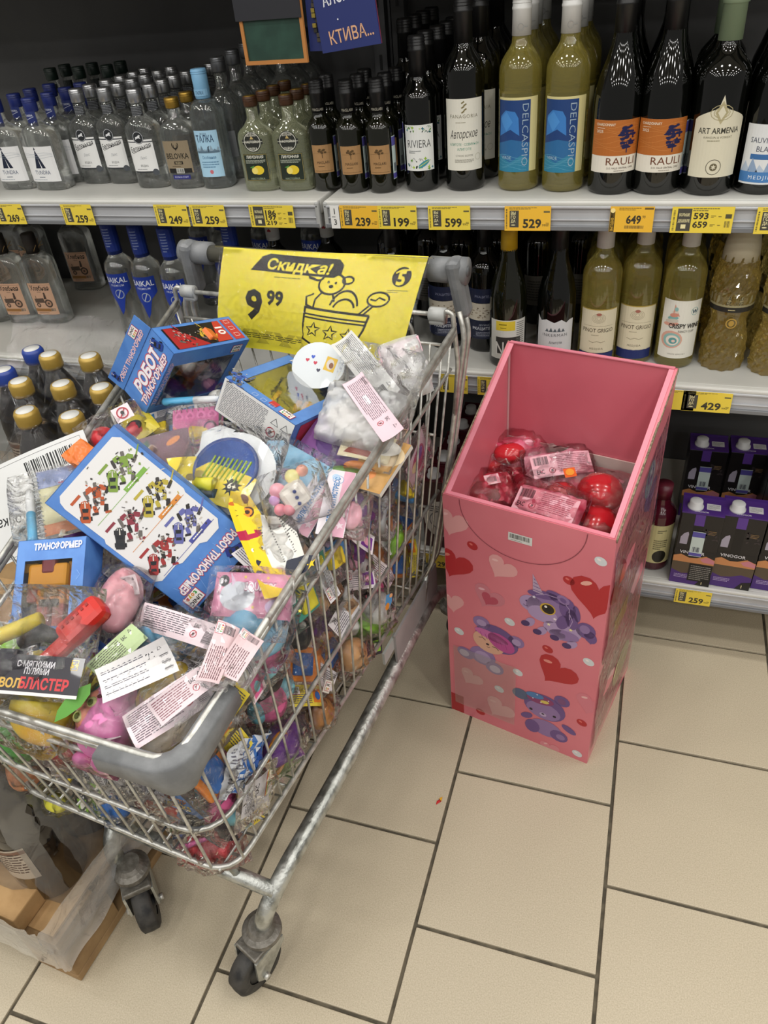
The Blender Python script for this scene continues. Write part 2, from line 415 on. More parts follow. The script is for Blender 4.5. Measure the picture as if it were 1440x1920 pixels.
# ---------------------------------------------------------------- shelving
YF, YB = 1.40, 1.93
ST, SR, SL, SB, SU = 1.056, .715, .67, .207, 1.52
XJ = -.603
def bay(x0, x1, levels, label, post_left):
    root = empty('shelving_bay', label, 'shelving', Vector(((x0 + x1) / 2, (YF + YB) / 2, 0)))
    ox, oy = (x0 + x1) / 2, (YF + YB) / 2
    W = x1 - x0
    MB().box((0, YB - oy + .01, .85), (W, .015, 1.7), BACK).build('back_panel', root)
    for xx in ((x0 + .02, x1 - .02)):
        m = MB().box((xx - ox, YB - oy - .012, .9), (.03, .028, 1.8), BACK)
        for k in range(28): m.box((xx - ox, YB - oy - .0265, .08 + k * .06), (.006, .002, .03), '#0c0c0c')
        m.build('slotted_upright', root)
    for lv in levels:
        b = MB().box((0, .006, lv - .014), (W - .006, YB - YF - .012, .028), SHELF, bev=.003)
        b.box((0, YF - oy + .006, lv - .004), (W - .006, .016, .009), SHELF, bev=.003)
        sh = b.build('shelf_board', root)
        rl = MB()
        y = YF - oy
        rl.box((0, y + .004, lv - .028), (W - .008, .006, .04), RAIL)
        rl.box((0, y - .001, lv - .0095), (W - .008, .006, .004), RAIL, bev=.001)
        rl.box((0, y - .0005, lv - .031), (W - .008, .004, .003), RAIL, bev=.001)
        rl.box((0, y - .001, lv - .045), (W - .008, .008, .008), RAILDK, bev=.001)
        rl.build('price_rail', sh)
        for s in (-1, 1):
            MB().box((s * (W / 2 - .006), y + .003, lv - .026), (.009, .014, .05), LTGREY, bev=.003).build('rail_end_cap', sh)
    return root
bayL = bay(-3.1, XJ - .003, (ST, SL, SB, SU), 'left grey metal shelving bay holding the clear spirit bottles', False)
bayR = bay(XJ + .003, .9, (ST, SR, SB, SU), 'right grey metal shelving bay holding the wine bottles', True)

# ---------------------------------------------------------------- price tags
def tag_print(lines, w=.08, h=.043, col='#f2d84a', style=0, seed=1):
    p = Pr(); p.rect(0, 0, w, h, col, 0); d = '#3a372c'
    p.bars(-w * .455, 0, h * .8, w * .03, '#5a5536', 1, 18, seed, math.pi / 2)
    if style == 0:
        p.rect(-w * .29, -h * .02, w * .2, h * .68, '#4c4a43', 1)
        for i in range(4): p.text(('ВЫ', 'ГО', 'ДА', '•')[i], -w * .31, h * (.22 - i * .16), h * .12, '#efe6b0', 2, .02, w * .1)
        p.fine(-w * .1, h * .41, w * .6, h * .1, 2, '#6b6542', 1, seed)
        p.text(lines[0], w * .1, -h * .19, h * .36, d, 1, .03, w * .4)
        p.text('99', w * .355, -h * .27, h * .1, d, 1, .0, w * .07); p.fine(w * .43, -h * .24, w * .07, h * .16, 3, d, 1, seed)
        p.rect(w * .41, h * .27, w * .13, h * .07, '#6b6542', 1)
    elif style == 1:
        p.rect(-w * .29, 0, w * .23, h * .86, '#4c4a43', 1)
        p.text('БОЛЬШЕ', -w * .29, h * .2, h * .11, '#efe6b0', 2, .02, w * .17); p.text('ДЕШЕВЛЕ', -w * .29, -h * .03, h * .11, '#efe6b0', 2, .02, w * .19); p.rect(-w * .29, -h * .25, w * .08, h * .16, '#efe6b0', 2)
        p.fine(.05 * w, h * .39, w * .42, h * .14, 2, '#6b6542', 1, seed)
        n = len(lines)
        for i, t in enumerate(lines):
            p.text(t, w * (-.02), h * (.16 - i * .66 / n), h * (.24 if (i == 0 or n == 2) else .2), d, 1, .03, w * .24)
            p.fine(w * .18, h * (.13 - i * .66 / n), w * .08, h * .1, 2, d, 1, seed + i); p.fine(w * .3, h * (.13 - i * .66 / n), w * .08, h * .06, 1, d, 1, seed + i)
        p.rect(w * .42, h * .14, w * .1, h * .16, '#57533b', 1); p.bars(w * .42, -h * .16, w * .1, h * .24, '#57533b', 1, 9, seed)
    else:
        p.rect(-w * .44, -h * .08, w * .11, h * .84, '#5b4a20', 1); p.text('ВЫГОДНО', -w * .44, -h * .2, h * .1, '#f2c24a', 2, .01, h * .5, math.pi / 2)
        p.ell(-w * .44, h * .34, w * .055, w * .055, '#ffe9a0', 2)
        p.fine(-w * .05, h * .4, w * .5, h * .12, 2, '#6b5526', 1, seed); p.rect(w * .38, h * .42, w * .2, h * .07, '#6b5526', 1)
        p.text(lines[0], w * .05, 0, h * .32, d, 1, .03, w * .34); p.text('99', w * .28, h * .1, h * .12, d, 1, .0, w * .07)
        p.bars(w * .08, -h * .3, w * .45, h * .12, '#7a6536', 1, 40, seed)
    return p
TAGS = [  # px centre, lines, width, colour, style, level label
    (17, 399, ['269'], .078, '#f0d64b', 0, 'yellow 269 price tag at the left end of the upper rail'),
    (145, 399, ['259'], .078, '#f0d64b', 0, 'yellow 259 price tag under the horse label flasks'),
    (321, 400, ['249'], .078, '#f0d64b', 0, 'yellow 249 price tag under the gold capped flask'),
    (389, 400, ['259'], .08, '#f0d64b', 0, 'yellow 259 price tag touching the 249 tag'),
    (509, 401, ['186', '197', '219'], .096, '#f0d64b', 1, 'three price yellow tag reading 186, 197 and 219'),
    (673, 407, ['239'], .077, '#f3bf3c', 0, 'orange 239 price tag at the start of the right bay'),
    (745, 407, ['199'], .076, '#f0d64b', 0, 'yellow 199 price tag next to the orange 239 tag'),
    (842, 408, ['599'], .079, '#f0d64b', 0, 'yellow 599 price tag below the cream label wine'),
    (989, 409, ['529'], .082, '#f3bf3c', 0, 'orange 529 price tag below the blue label wines'),
    (1184, 410, ['649'], .072, '#f3bf3c', 2, 'orange 649 price tag below the tree label wines'),
    (1316, 411, ['593', '659'], .097, '#f0d64b', 1, 'yellow tag with two prices 593 and 659'),
    (1467, 413, [''], .08, '#f0d64b', 0, 'yellow price tag cut by the right edge of the upper rail'),
    (851, 722, [''], .06, '#f0d64b', 0, 'yellow price tag behind the cart post on the middle rail'),
    (922, 725, [''], .06, '#f0d64b', 0, 'yellow price tag beside the pink bin on the middle rail'),
    (1272, 748, [''], .06, '#f0d64b', 0, 'yellow price tag half hidden left of the 429 tag'),
    (1325, 753, ['429'], .088, '#f0d64b', 0, 'yellow 429 price tag on the middle rail'),
    (1298, 1124, ['259'], .078, '#f0d64b', 0, 'yellow 259 price tag on the lowest rail'),
    (826, 1063, ['299'], .075, '#f0d64b', 0, 'yellow price tag on the lowest rail behind the cart')]
YTAG = YF - .0068
for i, (x, y, ln, wd, cl, st, lab) in enumerate(TAGS):
    P = ony(x, y, YTAG); lv = ST if y < 500 else SR if y < 900 else SB
    o = tag_print(ln, wd, .043, cl, st, i + 3).build(XY, 'price_tag', None, None, .00015, 0, lab, 'price tag', 'price tags on the shelf rails', Matrix.Translation((P.x, YTAG, lv - .0275)) @ Matrix.Rotation(math.pi / 2, 4, 'X') @ Matrix.Rotation(R.uniform(-.012, .012), 4, 'Z'))
p = Pr(); p.rect(0, 0, .018, .043, '#ecebe6', 0); p.text('1', 0, .011, .011, '#444444'); p.text('3', 0, -.009, .011, '#444444'); p.fine(0, .0005, .012, .003, 1, '#777777')
p.build(XY, 'shelf_number', None, None, .00015, 0, 'white shelf number insert reading 1 over 3', 'sign', None, Matrix.Translation((ony(628, 404, YTAG).x, YTAG - .0006, ST - .0275)) @ Matrix.Rotation(math.pi / 2, 4, 'X'))

# ---------------------------------------------------------------- bottles
def bot_map(a, b, e, zc):
    def f(x, y, h):
        if e == 2 and abs(a - b) < 1e-6:
            t = x / a; return ((a + h) * math.sin(t), -(b + h) * math.cos(t), zc + y)
        q = min(abs(x) / a, .97); return (x, -b * (1 - q ** e) ** (1 / e) - h, zc + y)
    return f
def make_bottle(name, secs, gl, cap, labels, n=28, extra=None, flute=0, fd=0.):
    """cap: (mat, z0, z1, r, style, top mat)"""
    root = empty(name, 'x', 'bottle')
    MB().loft(secs, gl, n).build('glass_body', root)
    cm, z0, z1, r, style, tm = cap
    m = MB()
    if style == 'screw':
        m.loft([(z0, r * .93, r * .93, 2), (z0 + .002, r, r, 2), (z1 - .0015, r, r, 2), (z1, r * .93, r * .93, 2)], cm, 24)
        for k in range(2): m.tube([(r * 1.01 * math.cos(t * math.pi / 10), r * 1.01 * math.sin(t * math.pi / 10), z1 - .004 - k * .0035) for t in range(20)], .0007, cm, 4, True)
    elif style == 'foil':
        m.loft([(z0, r * 1.03, r * 1.03, 2), (z1 - .024, r, r, 2), (z1 - .023, r * 1.05, r * 1.05, 2), (z1 - .02, r * 1.05, r * 1.05, 2), (z1 - .019, r, r, 2), (z1 - .003, r, r, 2), (z1, r * .9, r * .9, 2)], cm, 24)
        for k in range(3): m.tube([(r * 1.01 * math.cos(t * math.pi / 10), r * 1.01 * math.sin(t * math.pi / 10), z1 - .005 - k * .0045) for t in range(20)], .0006, cm, 4, True)
    elif style == 'cork':
        m.loft([(z0, r * 1.04, r * 1.04, 2), (z1 - .02, r, r, 2), (z1 - .0195, r * 1.12, r * 1.12, 2), (z1 - .004, r * 1.12, r * 1.12, 2), (z1, r * 1.05, r * 1.05, 2)], cm, 24)
    else:
        m.loft([(z0, r, r, 2), (z1 - .002, r * 1.02, r * 1.02, 2), (z1, r * .9, r * .9, 2)], cm, 24)
    c = m.build('cap', root)
    if tm: MB().loft([(z1 - .0005, r * .8, r * .8, 2), (z1 + .0006, r * .78, r * .78, 2)], tm, 20).build('cap_top', c)
    for nm, pr, (a, b, e, zc), nc in labels:
        xs = [v[0] for it in pr.it for v in it[0]]
        pr.build(bot_map(a + .0003, b + .0003, e, zc), nm, root, {'x': span(min(xs), max(xs), nc)} if nc else None, .00012, .0002)
    if extra: extra(root)
    return root
def wine_secs(Rr, H, sh=.62, neck=.0148, style='bordeaux'):
    if style == 'bordeaux':
        return [(0, Rr * .86, Rr * .86, 2), (.003, Rr * .97, Rr * .97, 2), (.007, Rr, Rr, 2), (H * sh, Rr, Rr, 2), (H * (sh + .035), Rr * .975, Rr * .975, 2), (H * (sh + .07), Rr * .88, Rr * .88, 2), (H * (sh + .1), Rr * .72, Rr * .72, 2), (H * (sh + .125), Rr * .56, Rr * .56, 2), (H * (sh + .15), neck * 1.12, neck * 1.12, 2), (H * (sh + .2), neck, neck, 2), (H - .003, neck * .96, neck * .96, 2)]
    return [(0, Rr * .86, Rr * .86, 2), (.003, Rr * .97, Rr * .97, 2), (.007, Rr, Rr, 2), (H * .45, Rr, Rr, 2), (H * .52, Rr * .965, Rr * .965, 2), (H * .6, Rr * .83, Rr * .83, 2), (H * .68, Rr * .62, Rr * .62, 2), (H * .75, Rr * .46, Rr * .46, 2), (H * .82, neck * 1.08, neck * 1.08, 2), (H - .003, neck, neck, 2)]
def flask_secs(a, b, H, e=3.2, sh=.66, neck=.0125, nz=.84):
    return [(0, a * .9, b * .88, e), (.004, a, b, e), (H * .1, a, b, e), (H * sh * .95, a, b, e), (H * (sh + .02), a * .95, b * .97, e), (H * (sh + .06), a * .8, b * .9, 2.8), (H * (sh + .1), a * .56, b * .72, 2.3), (H * (nz - .03), neck * 1.25, neck * 1.2, 2), (H * nz, neck, neck, 2), (H - .004, neck, neck, 2)]
KIND = {}
SILVER = flat('#b9babc', .28, .9); GOLD = flat('#b08d3e', .35, .8); NAVY = flat('#1d2a6b', .35); BLACKCAP = flat('#151516', .4); WHITECAP = flat('#d9d9d6', .35); DGREEN = flat('#15251e', .4); GREENF = flat('#8fa487', .4); YELF = flat('#c9a51f', .4); CREAMF = flat('#c5bda4', .5); PBLUE = flat('#7fb2d6', .35)
def side_sticker(p, x, w, h, y=0):
    p.rect(x, y, w, h, '#c9d8d4', 1); p.rect(x, y + h * .38, w, h * .2, '#5c56a8', 2); p.rect(x, y - h * .42, w, h * .12, '#5c56a8', 2); p.bars(x, y - h * .22, w * .6, h * .2, '#3c3c52', 2, 8, 3); return p
# clear flask, white label with a black tent
p = Pr().rect(0, 0, .076, .072, '#e6e6e6', 0)
p.poly([(-.004, .03), (.012, -.008), (-.014, -.008)], '#1b2338').poly([(-.004, .036), (-.001, .03), (-.006, .029)], '#1b2338').poly([(.0, -.008), (.003, -.008), (-.002, .012)], '#e6e6e6', 2)
for k in range(3): p.line([(-.036 + i * .009, .014 + k * .004 + .0015 * math.sin(i + k)) for i in range(9)], .0005, '#9aa3ad')
p.text('TUNDRA', 0, -.0165, .0085, '#2a3f66', 1, .0, .04).fine(0, -.0265, .025, .004, 1, '#77808c').fine(0, -.032, .06, .003, 1, '#9aa3ad')
nk = Pr().rect(0, 0, .03, .03, '#22306f', 0).text('TUNDRA', 0, .008, .004, '#dfe3ee', 1, .01, .018).line([(-.01, -.012), (-.01, -.001), (.01, .005)], .001, '#c8cede').line([(0, -.012), (.01, -.004)], .001, '#c8cede').rect(0, -.0135, .022, .001, '#c8cede')
KIND['tundra'] = make_bottle('vodka_flask', flask_secs(.0435, .027, .18, 3.4, .62, .0125, .78), G_CLEAR, (NAVY, .155, .182, .0148, 'screw', None), [('front_label', p, (.0435, .027, 3.4, .055), 10), ('neck_label', nk, (.0145, .0145, 2, .142), 6)])
# clear flask, horse medallion label
p = Pr().rect(0, -.004, .058, .062, '#e9e9e7', 0).rect(0, .0225, .058, .002, '#3c4046', 1).rect(0, -.0365, .05, .0028, '#2c2f33', 0).ell(.0225, -.037, .0065, .0065, '#4c5056', 1)
p.ell(0, .031, .0125, .0125, '#26292d', 1, 24).ring(0, .031, .0112, .0009, '#c9ccd0', 2, 24).poly([(-.007, .027), (-.006, .032), (-.002, .033), (.003, .036), (.006, .035), (.004, .032), (.006, .028), (.002, .030), (-.003, .029)], '#e3e4e6', 2)
p.text('Беленькая', 0, .012, .0105, '#2a2a2c', 1, .005, .05, .2, .25).line([(-.022, .0), (.005, .009), (.022, .013)], .0009, '#2a2a2c').text('Люкс', .002, -.008, .006, '#a2a4a8', 1, 0, .016, .12, .3).text('ВОДКА', 0, -.024, .0042, '#2a2a2c', 1, .01, .018, 0, 0, 1.3).fine(0, -.031, .04, .002, 1, '#777777')
nk = Pr().rect(0, 0, .034, .02, '#2b2d30', 0).fine(0, 0, .03, .018, 6, '#8b8e92', 1, 5)
KIND['horse'] = make_bottle('vodka_flask', flask_secs(.0372, .026, .186, 3, .62, .0125, .77), G_CLEAR, (SILVER, .162, .188, .015, 'screw', None), [('front_label', p, (.0372, .026, 3, .07), 10), ('neck_label', nk, (.0135, .0135, 2, .148), 6)])
KIND['bare'] = make_bottle('vodka_bottle', flask_secs(.034, .03, .225, 2.4, .62, .0125, .78), G_CLEAR, (flat('#6d6f72', .35, .7), .2, .227, .0148, 'screw', None), [('front_label', Pr().rect(0, 0, .045, .05, '#84878a', 0), (.034, .03, 2.4, .07), 6)])
KIND['green'] = make_bottle('vodka_flask', flask_secs(.042, .026, .2, 3, .62, .0125, .77), G_CLEAR, (DGREEN, .176, .202, .015, 'screw', None), [('neck_label', Pr().rect(0, 0, .034, .02, '#101a16', 0), (.0135, .0135, 2, .158), 6)])
# flask with bronze label, gold cap
p = Pr().rect(0, 0, .058, .062, '#8f8068', 0)
for s in (-1, 1): p.line([(s * .003, .016), (s * .007, .022), (s * .006, .027)], .0018, '#201c14').line([(s * .003, .016), (s * .004, .024)], .0015, '#201c14')
p.poly([(0, .012), (.004, .018), (-.004, .018)], '#201c14').text('BELOVKA', 0, .0025, .011, '#221d15', 1, .012, .05).rect(0, -.011, .02, .006, '#221d15').text('ВОДКА', 0, -.011, .0035, '#c9b894', 2, .01, .014).fine(0, -.018, .032, .003, 1, '#4a3f2e').rect(0, -.0265, .052, .009, '#1c1a18', 1).bars(0, -.0265, .016, .008, '#1c1a18', 2, 14, 2, 0, '#d8d8d2').rect(0, -.039, .04, .0085, '#262a74', 0).text('ВОЛЬНА СТАРТ', 0, -.039, .0035, '#c9cbe8', 1, .01, .032)
KIND['bronze'] = make_bottle('vodka_flask', flask_secs(.04, .027, .168, 3, .66, .0125, .82), G_CLEAR, (GOLD, .151, .17, .0145, 'screw', None), [('front_label', p, (.04, .027, 3, .063), 10)])
# tall bottle with pale blue label and cap
p = Pr().rect(0, 0, .05, .088, '#a8cfe6', 0).text('ВОДКА', -.003, .038, .0035, '#37516a', 1, 0, .014).text('ТАЛКА', -.002, .029, .013, '#1d3a5c', 1, .015, .038)
for k in range(7): p.poly([(-.024 + k * .007, .006), (-.02 + k * .007, .0135 + .004 * math.sin(k * 2.1)), (-.015 + k * .007, .006)], '#6f8799' if k % 2 else '#8fa7b8')
p.rect(0, .004, .048, .004, '#5c7486').line([(.002, .004), (.003, .014)], .0018, '#2b3c4c', 2).line([(.0005, .013), (.0055, .015)], .001, '#2b3c4c', 2).text('Особенная', 0, -.006, .006, '#35668e', 1, .0, .03).fine(0, -.02, .036, .014, 3, '#5c86a6', 1, 4).ell(0, -.034, .004, .004, '#c86a72', 1)
nk = Pr().rect(0, 0, .034, .012, '#8fbfe0', 0).text('ТАЛКА', 0, 0, .006, '#204a70', 1, .01, .016)
KIND['talka'] = make_bottle('vodka_bottle', flask_secs(.034, .031, .215, 2.6, .66, .0128, .77), G_BLUE, (PBLUE, .165, .217, .0155, 'screw', None), [('front_label', p, (.034, .031, 2.6, .068), 10), ('neck_label', nk, (.0158, .0158, 2, .177), 6)])
# lemon infusion flask
p = Pr().ell(0, .035, .0185, .0185, '#2a2c28', 0, 24).ring(0, .035, .0165, .0012, '#d9d9cc', 1, 24).rect(0, .035, .042, .009, '#2a2c28', 1).rect(0, .035, .042, .0008, '#d9d9cc', 2).poly([(0, .046), (.004, .04), (-.004, .04)], '#c9b070', 2)
p.text('НАСТОЙКА', 0, .0352, .0045, '#e6e4d4', 2, .012, .03).text('ЗЕЛЁНАЯ', 0, .047, .0042, '#e6e4d4', 2, .012, .02).text('МАРКА', 0, .0225, .0052, '#e6e4d4', 2, .012, .018)
p.rect(0, -.012, .05, .05, '#1f2a20', 0).line([(-.024, -.036), (.024, -.036), (.024, .012), (-.024, .012)], .0006, '#c9b46a', 1, True).text('ЛИМОННАЯ', 0, .0075, .0055, '#f2f0e2', 1, .012, .036).fine(0, -.001, .042, .007, 3, '#b9bfae').ell(.004, -.017, .0115, .0085, '#e6c832', 1).ell(-.004, -.018, .0065, .0065, '#f0dc74', 2).poly([(-.014, -.012), (-.004, -.008), (-.006, -.014)], '#4f8b3a', 2).text('НАСТОЙКА', 0, -.033, .0035, '#a9b89a', 1, .0, .03)
KIND['lemon'] = make_bottle('lemon_liqueur_flask', flask_secs(.037, .024, .17, 2.8, .6, .0115, .78), G_GREENISH, (flat('#4a2d18', .4), .152, .17, .0138, 'screw', GOLD), [('front_label', p, (.037, .024, 2.8, .058), 10)])
# small wine bottle, kraft label
p = Pr().rect(0, 0, .042, .05, '#a98256', 0).text('MAGLARI', 0, -.006, .005, '#3a2a18', 1, .0, .024).line([(0, .002), (0, .012)], .0012, '#4a3620')
for k in range(7): p.ell(-.006 + k * .002, .014 + .003 * math.sin(k * 1.7), .0028, .002, '#5a4426', 1, 8)
p.line([(-.019, .0105), (.019, .0105)], .0003, '#6b4f2c').fine(0, -.013, .02, .003, 1, '#5c4527').rect(0, -.0215, .036, .0006, '#5c4527')
side_sticker(p, .034, .014, .075)
nk = Pr().text('MAGLARI', 0, 0, .005, '#bdb8a8', 0, .0, .022)
KIND['maglari'] = make_bottle('small_wine_bottle', wine_secs(.0275, .19, .56, .0125), G_OLIVE, (BLACKCAP, .138, .192, .0138, 'foil', None), [('front_label', p, (.0275, .0275, 2, .06), 10), ('neck_label', nk, (.0141, .0141, 2, .144), 6)])
# white label with green doodles
p = Pr().rect(0, 0, .058, .078, '#e3e4e0', 0)
rr = random.Random(4)
for k in range(42):
    y = rr.choice((rr.uniform(.026, .036), rr.uniform(-.036, -.018))); x = rr.uniform(-.027, .027); cl = rr.choice(('#5c8f2e', '#8fb52e', '#1f5a5c', '#23302a', '#a9c83c', '#2f7a8a')); s = rr.uniform(.0012, .0036)
    if k % 3 == 0: p.ell(x, y, s, s * .5, cl, 1, 8, rr.uniform(0, 3))
    elif k % 3 == 1: p.line([(x - s, y), (x, y + s), (x + s, y - s * .4)], .0007, cl, 1)
    else: p.star(x, y, s, s * .45, 4, cl, 1)
p.ell(.008, -.027, .012, .0042, '#3c8f9c', 2, 14, .5).line([(-.001, -.0315), (.017, -.022)], .001, '#d9dc4a', 3).text('RIVIERA', 0, .008, .014, '#26292c', 1, -.008, .046).fine(-.009, -.006, .024, .006, 2, '#777b7c')
side_sticker(p, -.043, .013, .085)
KIND['riviera'] = make_bottle('wine_bottle', wine_secs(.032, .25, .6, .0138), G_DARK, (BLACKCAP, .19, .252, .0152, 'foil', None), [('front_label', p, (.032, .032, 2, .077), 14)])
# cream label, script lettering
p = Pr().rect(0, 0, .074, .118, '#e0ddd0', 0)
for k in range(5): p.line([(-.004 + (k % 2) * .004, .052 - k * .0038), (.001 + (k % 2) * .004, .055 - k * .0038)], .0024, '#7b7048')
p.text('FANAGORIA', 0, .0315, .0062, '#6d664a', 1, -.005, .052, 0, 0, 1.2).fine(0, .0215, .03, .0018, 1, '#8b8468').text('Авторское', 0, .003, .014, '#3c3a34', 1, .0, .052, .04, .35).text('АЛИГОТЕ · СОВИНЬОН', 0, -.0145, .0042, '#3f8f78', 1, .0, .056).text('АЛИГОТЕ', 0, -.0225, .0042, '#3f8f78', 1, .0, .026).text('СУХОЕ БЕЛОЕ', 0, -.0335, .003, '#7b776a', 1, 0, .032).fine(0, -.0425, .036, .006, 3, '#8b877a').ring(.026, -.037, .0055, .0008, '#b9b4a0', 1)
KIND['fanagoria'] = make_bottle('wine_bottle', wine_secs(.0365, .302, .62), G_DARK, (BLACKCAP, .236, .304, .0158, 'foil', None), [('front_label', p, (.0365, .0365, 2, .096), 14)])
# clear white wine, blue label with vertical lettering
p = Pr().rect(0, .002, .078, .12, '#d9cf94', 0).rect(-.008, -.0, .062, .116, '#1d3f78', 1).poly([(-.039, -.058), (.023, -.058), (.023, -.038), (.008, -.03), (-.012, -.042), (-.039, -.03)], '#2c7fa0', 2).poly([(-.039, -.03), (-.012, -.042), (.008, -.03), (.023, -.038), (.023, -.01), (-.01, -.004), (-.039, -.012)], '#2a679c', 2).poly([(-.036, .0), (-.034, .032), (-.022, .042), (-.004, .04), (.002, .03), (.004, .002), (-.012, .012)], '#3a7cc4', 2).poly([(-.034, .028), (-.02, .04), (-.008, .024), (-.02, .008)], '#4a8fd4', 3)
for k in range(6): p.line([(-.038 + i * .008, -.032 - k * .004 + .003 * math.sin(i * .9 + k)) for i in range(8)], .0006, '#5fa3c0', 3)
p.text('DELCASPIO', .0145, .002, .0115, '#9fb4c6', 4, -.008, .1, -math.pi / 2).text('VERDE', -.02, -.034, .005, '#a9c4d0', 4, .0, .02)
nk = Pr().ring(0, 0, .005, .0007, '#9a9a98', 0, 14).fine(.011, 0, .01, .003, 1, '#9a9a98', 0)
KIND['delcaspio'] = make_bottle('white_wine_bottle', wine_secs(.037, .3, .62), G_WHITE, (WHITECAP, .242, .302, .0158, 'foil', None), [('front_label', p, (.037, .037, 2, .092), 14), ('neck_label', nk, (.0166, .0166, 2, .255), 4)])
# burgundy bottle, orange label with a navy tree
p = Pr().rect(0, 0, .088, .082, '#e6e0d2', 0).rect(0, .0135, .088, .055, '#b5692a', 1)
for k in range(7): p.line([(-.04 + i * .008, -.004 + k * .006 + .003 * math.sin(i * .8 + k * 1.3)) for i in range(11)], .0006, '#c98444', 2)
rr = random.Random(9)
for k in range(60): yy = rr.uniform(-.002, .033); p.ell(.019 + rr.uniform(-1, 1) * .012 * math.sin((yy + .008) / .045 * 3.1), yy, rr.uniform(.002, .006), rr.uniform(.0012, .0024), '#161a4c', 3, 8)
p.line([(.019, .008), (.0195, -.01)], .0018, '#161a4c', 3).text('CHARDONNAY', -.019, .0345, .0042, '#f0e4cc', 3, .01, .034).text('2025', -.0285, .024, .0045, '#f0e4cc', 3, .01, .013).fine(-.022, .029, .024, .0016, 1, '#f0e4cc', 3).text('RAULI', .012, -.0225, .0125, '#6e3f28', 1, .0, .05).text('D.O. VALLE CENTRAL, CHILE', .012, -.0335, .003, '#5a4a3c', 1, .005, .046).fine(.016, -.038, .03, .0018, 1, '#6a5a4c')
sd = side_sticker(Pr(), 0, .014, .085)
def rauli_extra(root): sd.build(bot_map(.0413, .0413, 2, .07), 'back_sticker', root, {'x': span(-.007, .007, 3)}, .00012, .0002, M=Matrix.Rotation(1.25, 4, 'Z'))
KIND['rauli'] = make_bottle('wine_bottle', wine_secs(.041, .298, style='burgundy'), G_DARK, (BLACKCAP, .237, .3, .0162, 'foil', None), [('front_label', p, (.041, .041, 2, .078), 14)], extra=rauli_extra)
# cream arched label, sage foil
pts = [(-.042, -.06), (.042, -.06), (.042, .026)] + [(.042 - .004 * k, .026 + .018 * (k / 10) ** .7) for k in range(1, 10)] + [(0, .062)] + [(-.006 - .004 * k, .026 + .018 * ((9 - k) / 10) ** .7) for k in range(0, 9)] + [(-.042, .026)]
p = Pr().poly(pts, '#dcd6bf', 0)
for k in range(3): p.ring(0, .037, 0, .0011, '#a89e78', 1, 12, .007 + k * .005, .004 + k * .0036)
p.poly([(0, .054), (.01, .037), (0, .02), (-.01, .037)], '#b5ab86', 1).poly([(0, .047), (.006, .037), (0, .027), (-.006, .037)], '#dcd6bf', 2).text('ART ARMENIA', 0, .011, .009, '#3a382e', 1, .01, .066).text('KANGUN & VOSKEAT', 0, .001, .0032, '#6a664e', 1, .0, .044).fine(0, -.004, .032, .0025, 1, '#8a8668').ring(0, -.044, .0115, .0009, '#4a4638', 1, 20).ell(0, -.044, .006, .006, '#6a624a', 1, 12).star(0, -.044, .0045, .002, 6, '#dcd6bf', 2)
KIND['armenia'] = make_bottle('wine_bottle', wine_secs(.0415, .29, .58), G_DARK, (GREENF, .222, .29, .0175, 'cork', None), [('front_label', p, (.0415, .0415, 2, .09), 14)])
p = Pr().rect(0, 0, .08, .09, '#e3e5e6', 0).text('SAUVIGNON', 0, .022, .0085, '#2c3550', 1, -.004, .058).text('BLANC', 0, .009, .0085, '#2c3550', 1, -.004, .034).rect(0, -.003, .05, .008, '#3c6ea8', 1)
for k in range(6): p.poly([(-.04 + k * .013, -.028), (-.032 + k * .012, -.01 + .006 * math.sin(k * 2)), (-.02 + k * .012, -.028)], '#8fa6c4' if k % 2 else '#b7c6d8', 1)
p.rect(0, -.034, .08, .016, '#4a80bc', 2).text('MEDJIDA', 0, -.034, .006, '#e6edf4', 3, .0, .044, 0, 0, 1.3)
KIND['sauvignon'] = make_bottle('wine_bottle', wine_secs(.0405, .29, style='burgundy'), G_DARK, (BLACKCAP, .23, .292, .016, 'foil', None), [('front_label', p, (.0405, .0405, 2, .062), 14)])
# grain vodka, peach label with tractor
p = Pr().rect(0, 0, .068, .088, '#d3a98c', 0).text('Хлебная', 0, .031, .013, '#2a2320', 1, .02, .056).fine(0, .02, .02, .003, 1, '#5a463a')
p.ell(.014, -.012, .0115, .0115, '#4a3b32', 1, 18).ell(.014, -.012, .0075, .0075, '#b98f74', 2, 14).ell(.014, -.012, .003, .003, '#4a3b32', 3, 8).ell(-.018, -.0165, .0065, .0065, '#4a3b32', 1, 14).ell(-.018, -.0165, .0035, .0035, '#b98f74', 2, 10).poly([(-.026, -.01), (-.026, .001), (.002, .003), (.004, -.01)], '#5a483c', 1).line([(-.02, .0), (-.02, .01)], .0014, '#4a3b32').poly([(.004, .0), (.006, .012), (.012, .012), (.012, .0)], '#4a3b32', 2).ell(.009, .015, .003, .0035, '#4a3b32', 2, 10)
p.rect(-.008, -.0305, .05, .008, '#a0703c', 1).bars(.022, -.03, .014, .008, '#3a2f2a', 2, 10, 5, 0, '#d9b89c').fine(0, -.0385, .05, .003, 1, '#6a5244').rect(.0, .0395, .066, .0008, '#8a6a54', 1)
def twine(root):
    m = MB(); r2 = random.Random(3)
    for k in range(9):
        a = r2.uniform(0, 6.28); m.tube([(.012 * math.cos(a), .012 * math.sin(a), .185), (.019 * math.cos(a + .3), .019 * math.sin(a + .3), .195 + .01 * r2.random()), (.03 * math.cos(a + .5), .03 * math.sin(a + .5), .2 + .02 * r2.random())], .0009, '#b08d54', 4)
    m.build('twine_tassel', root)
KIND['grain'] = make_bottle('vodka_bottle', flask_secs(.0455, .03, .235, 3.6, .7, .015, .8), G_CLEAR, (flat('#2a2420', .5), .19, .24, .0175, 'plain', None), [('front_label', p, (.0455, .03, 3.6, .072), 10)], extra=twine)
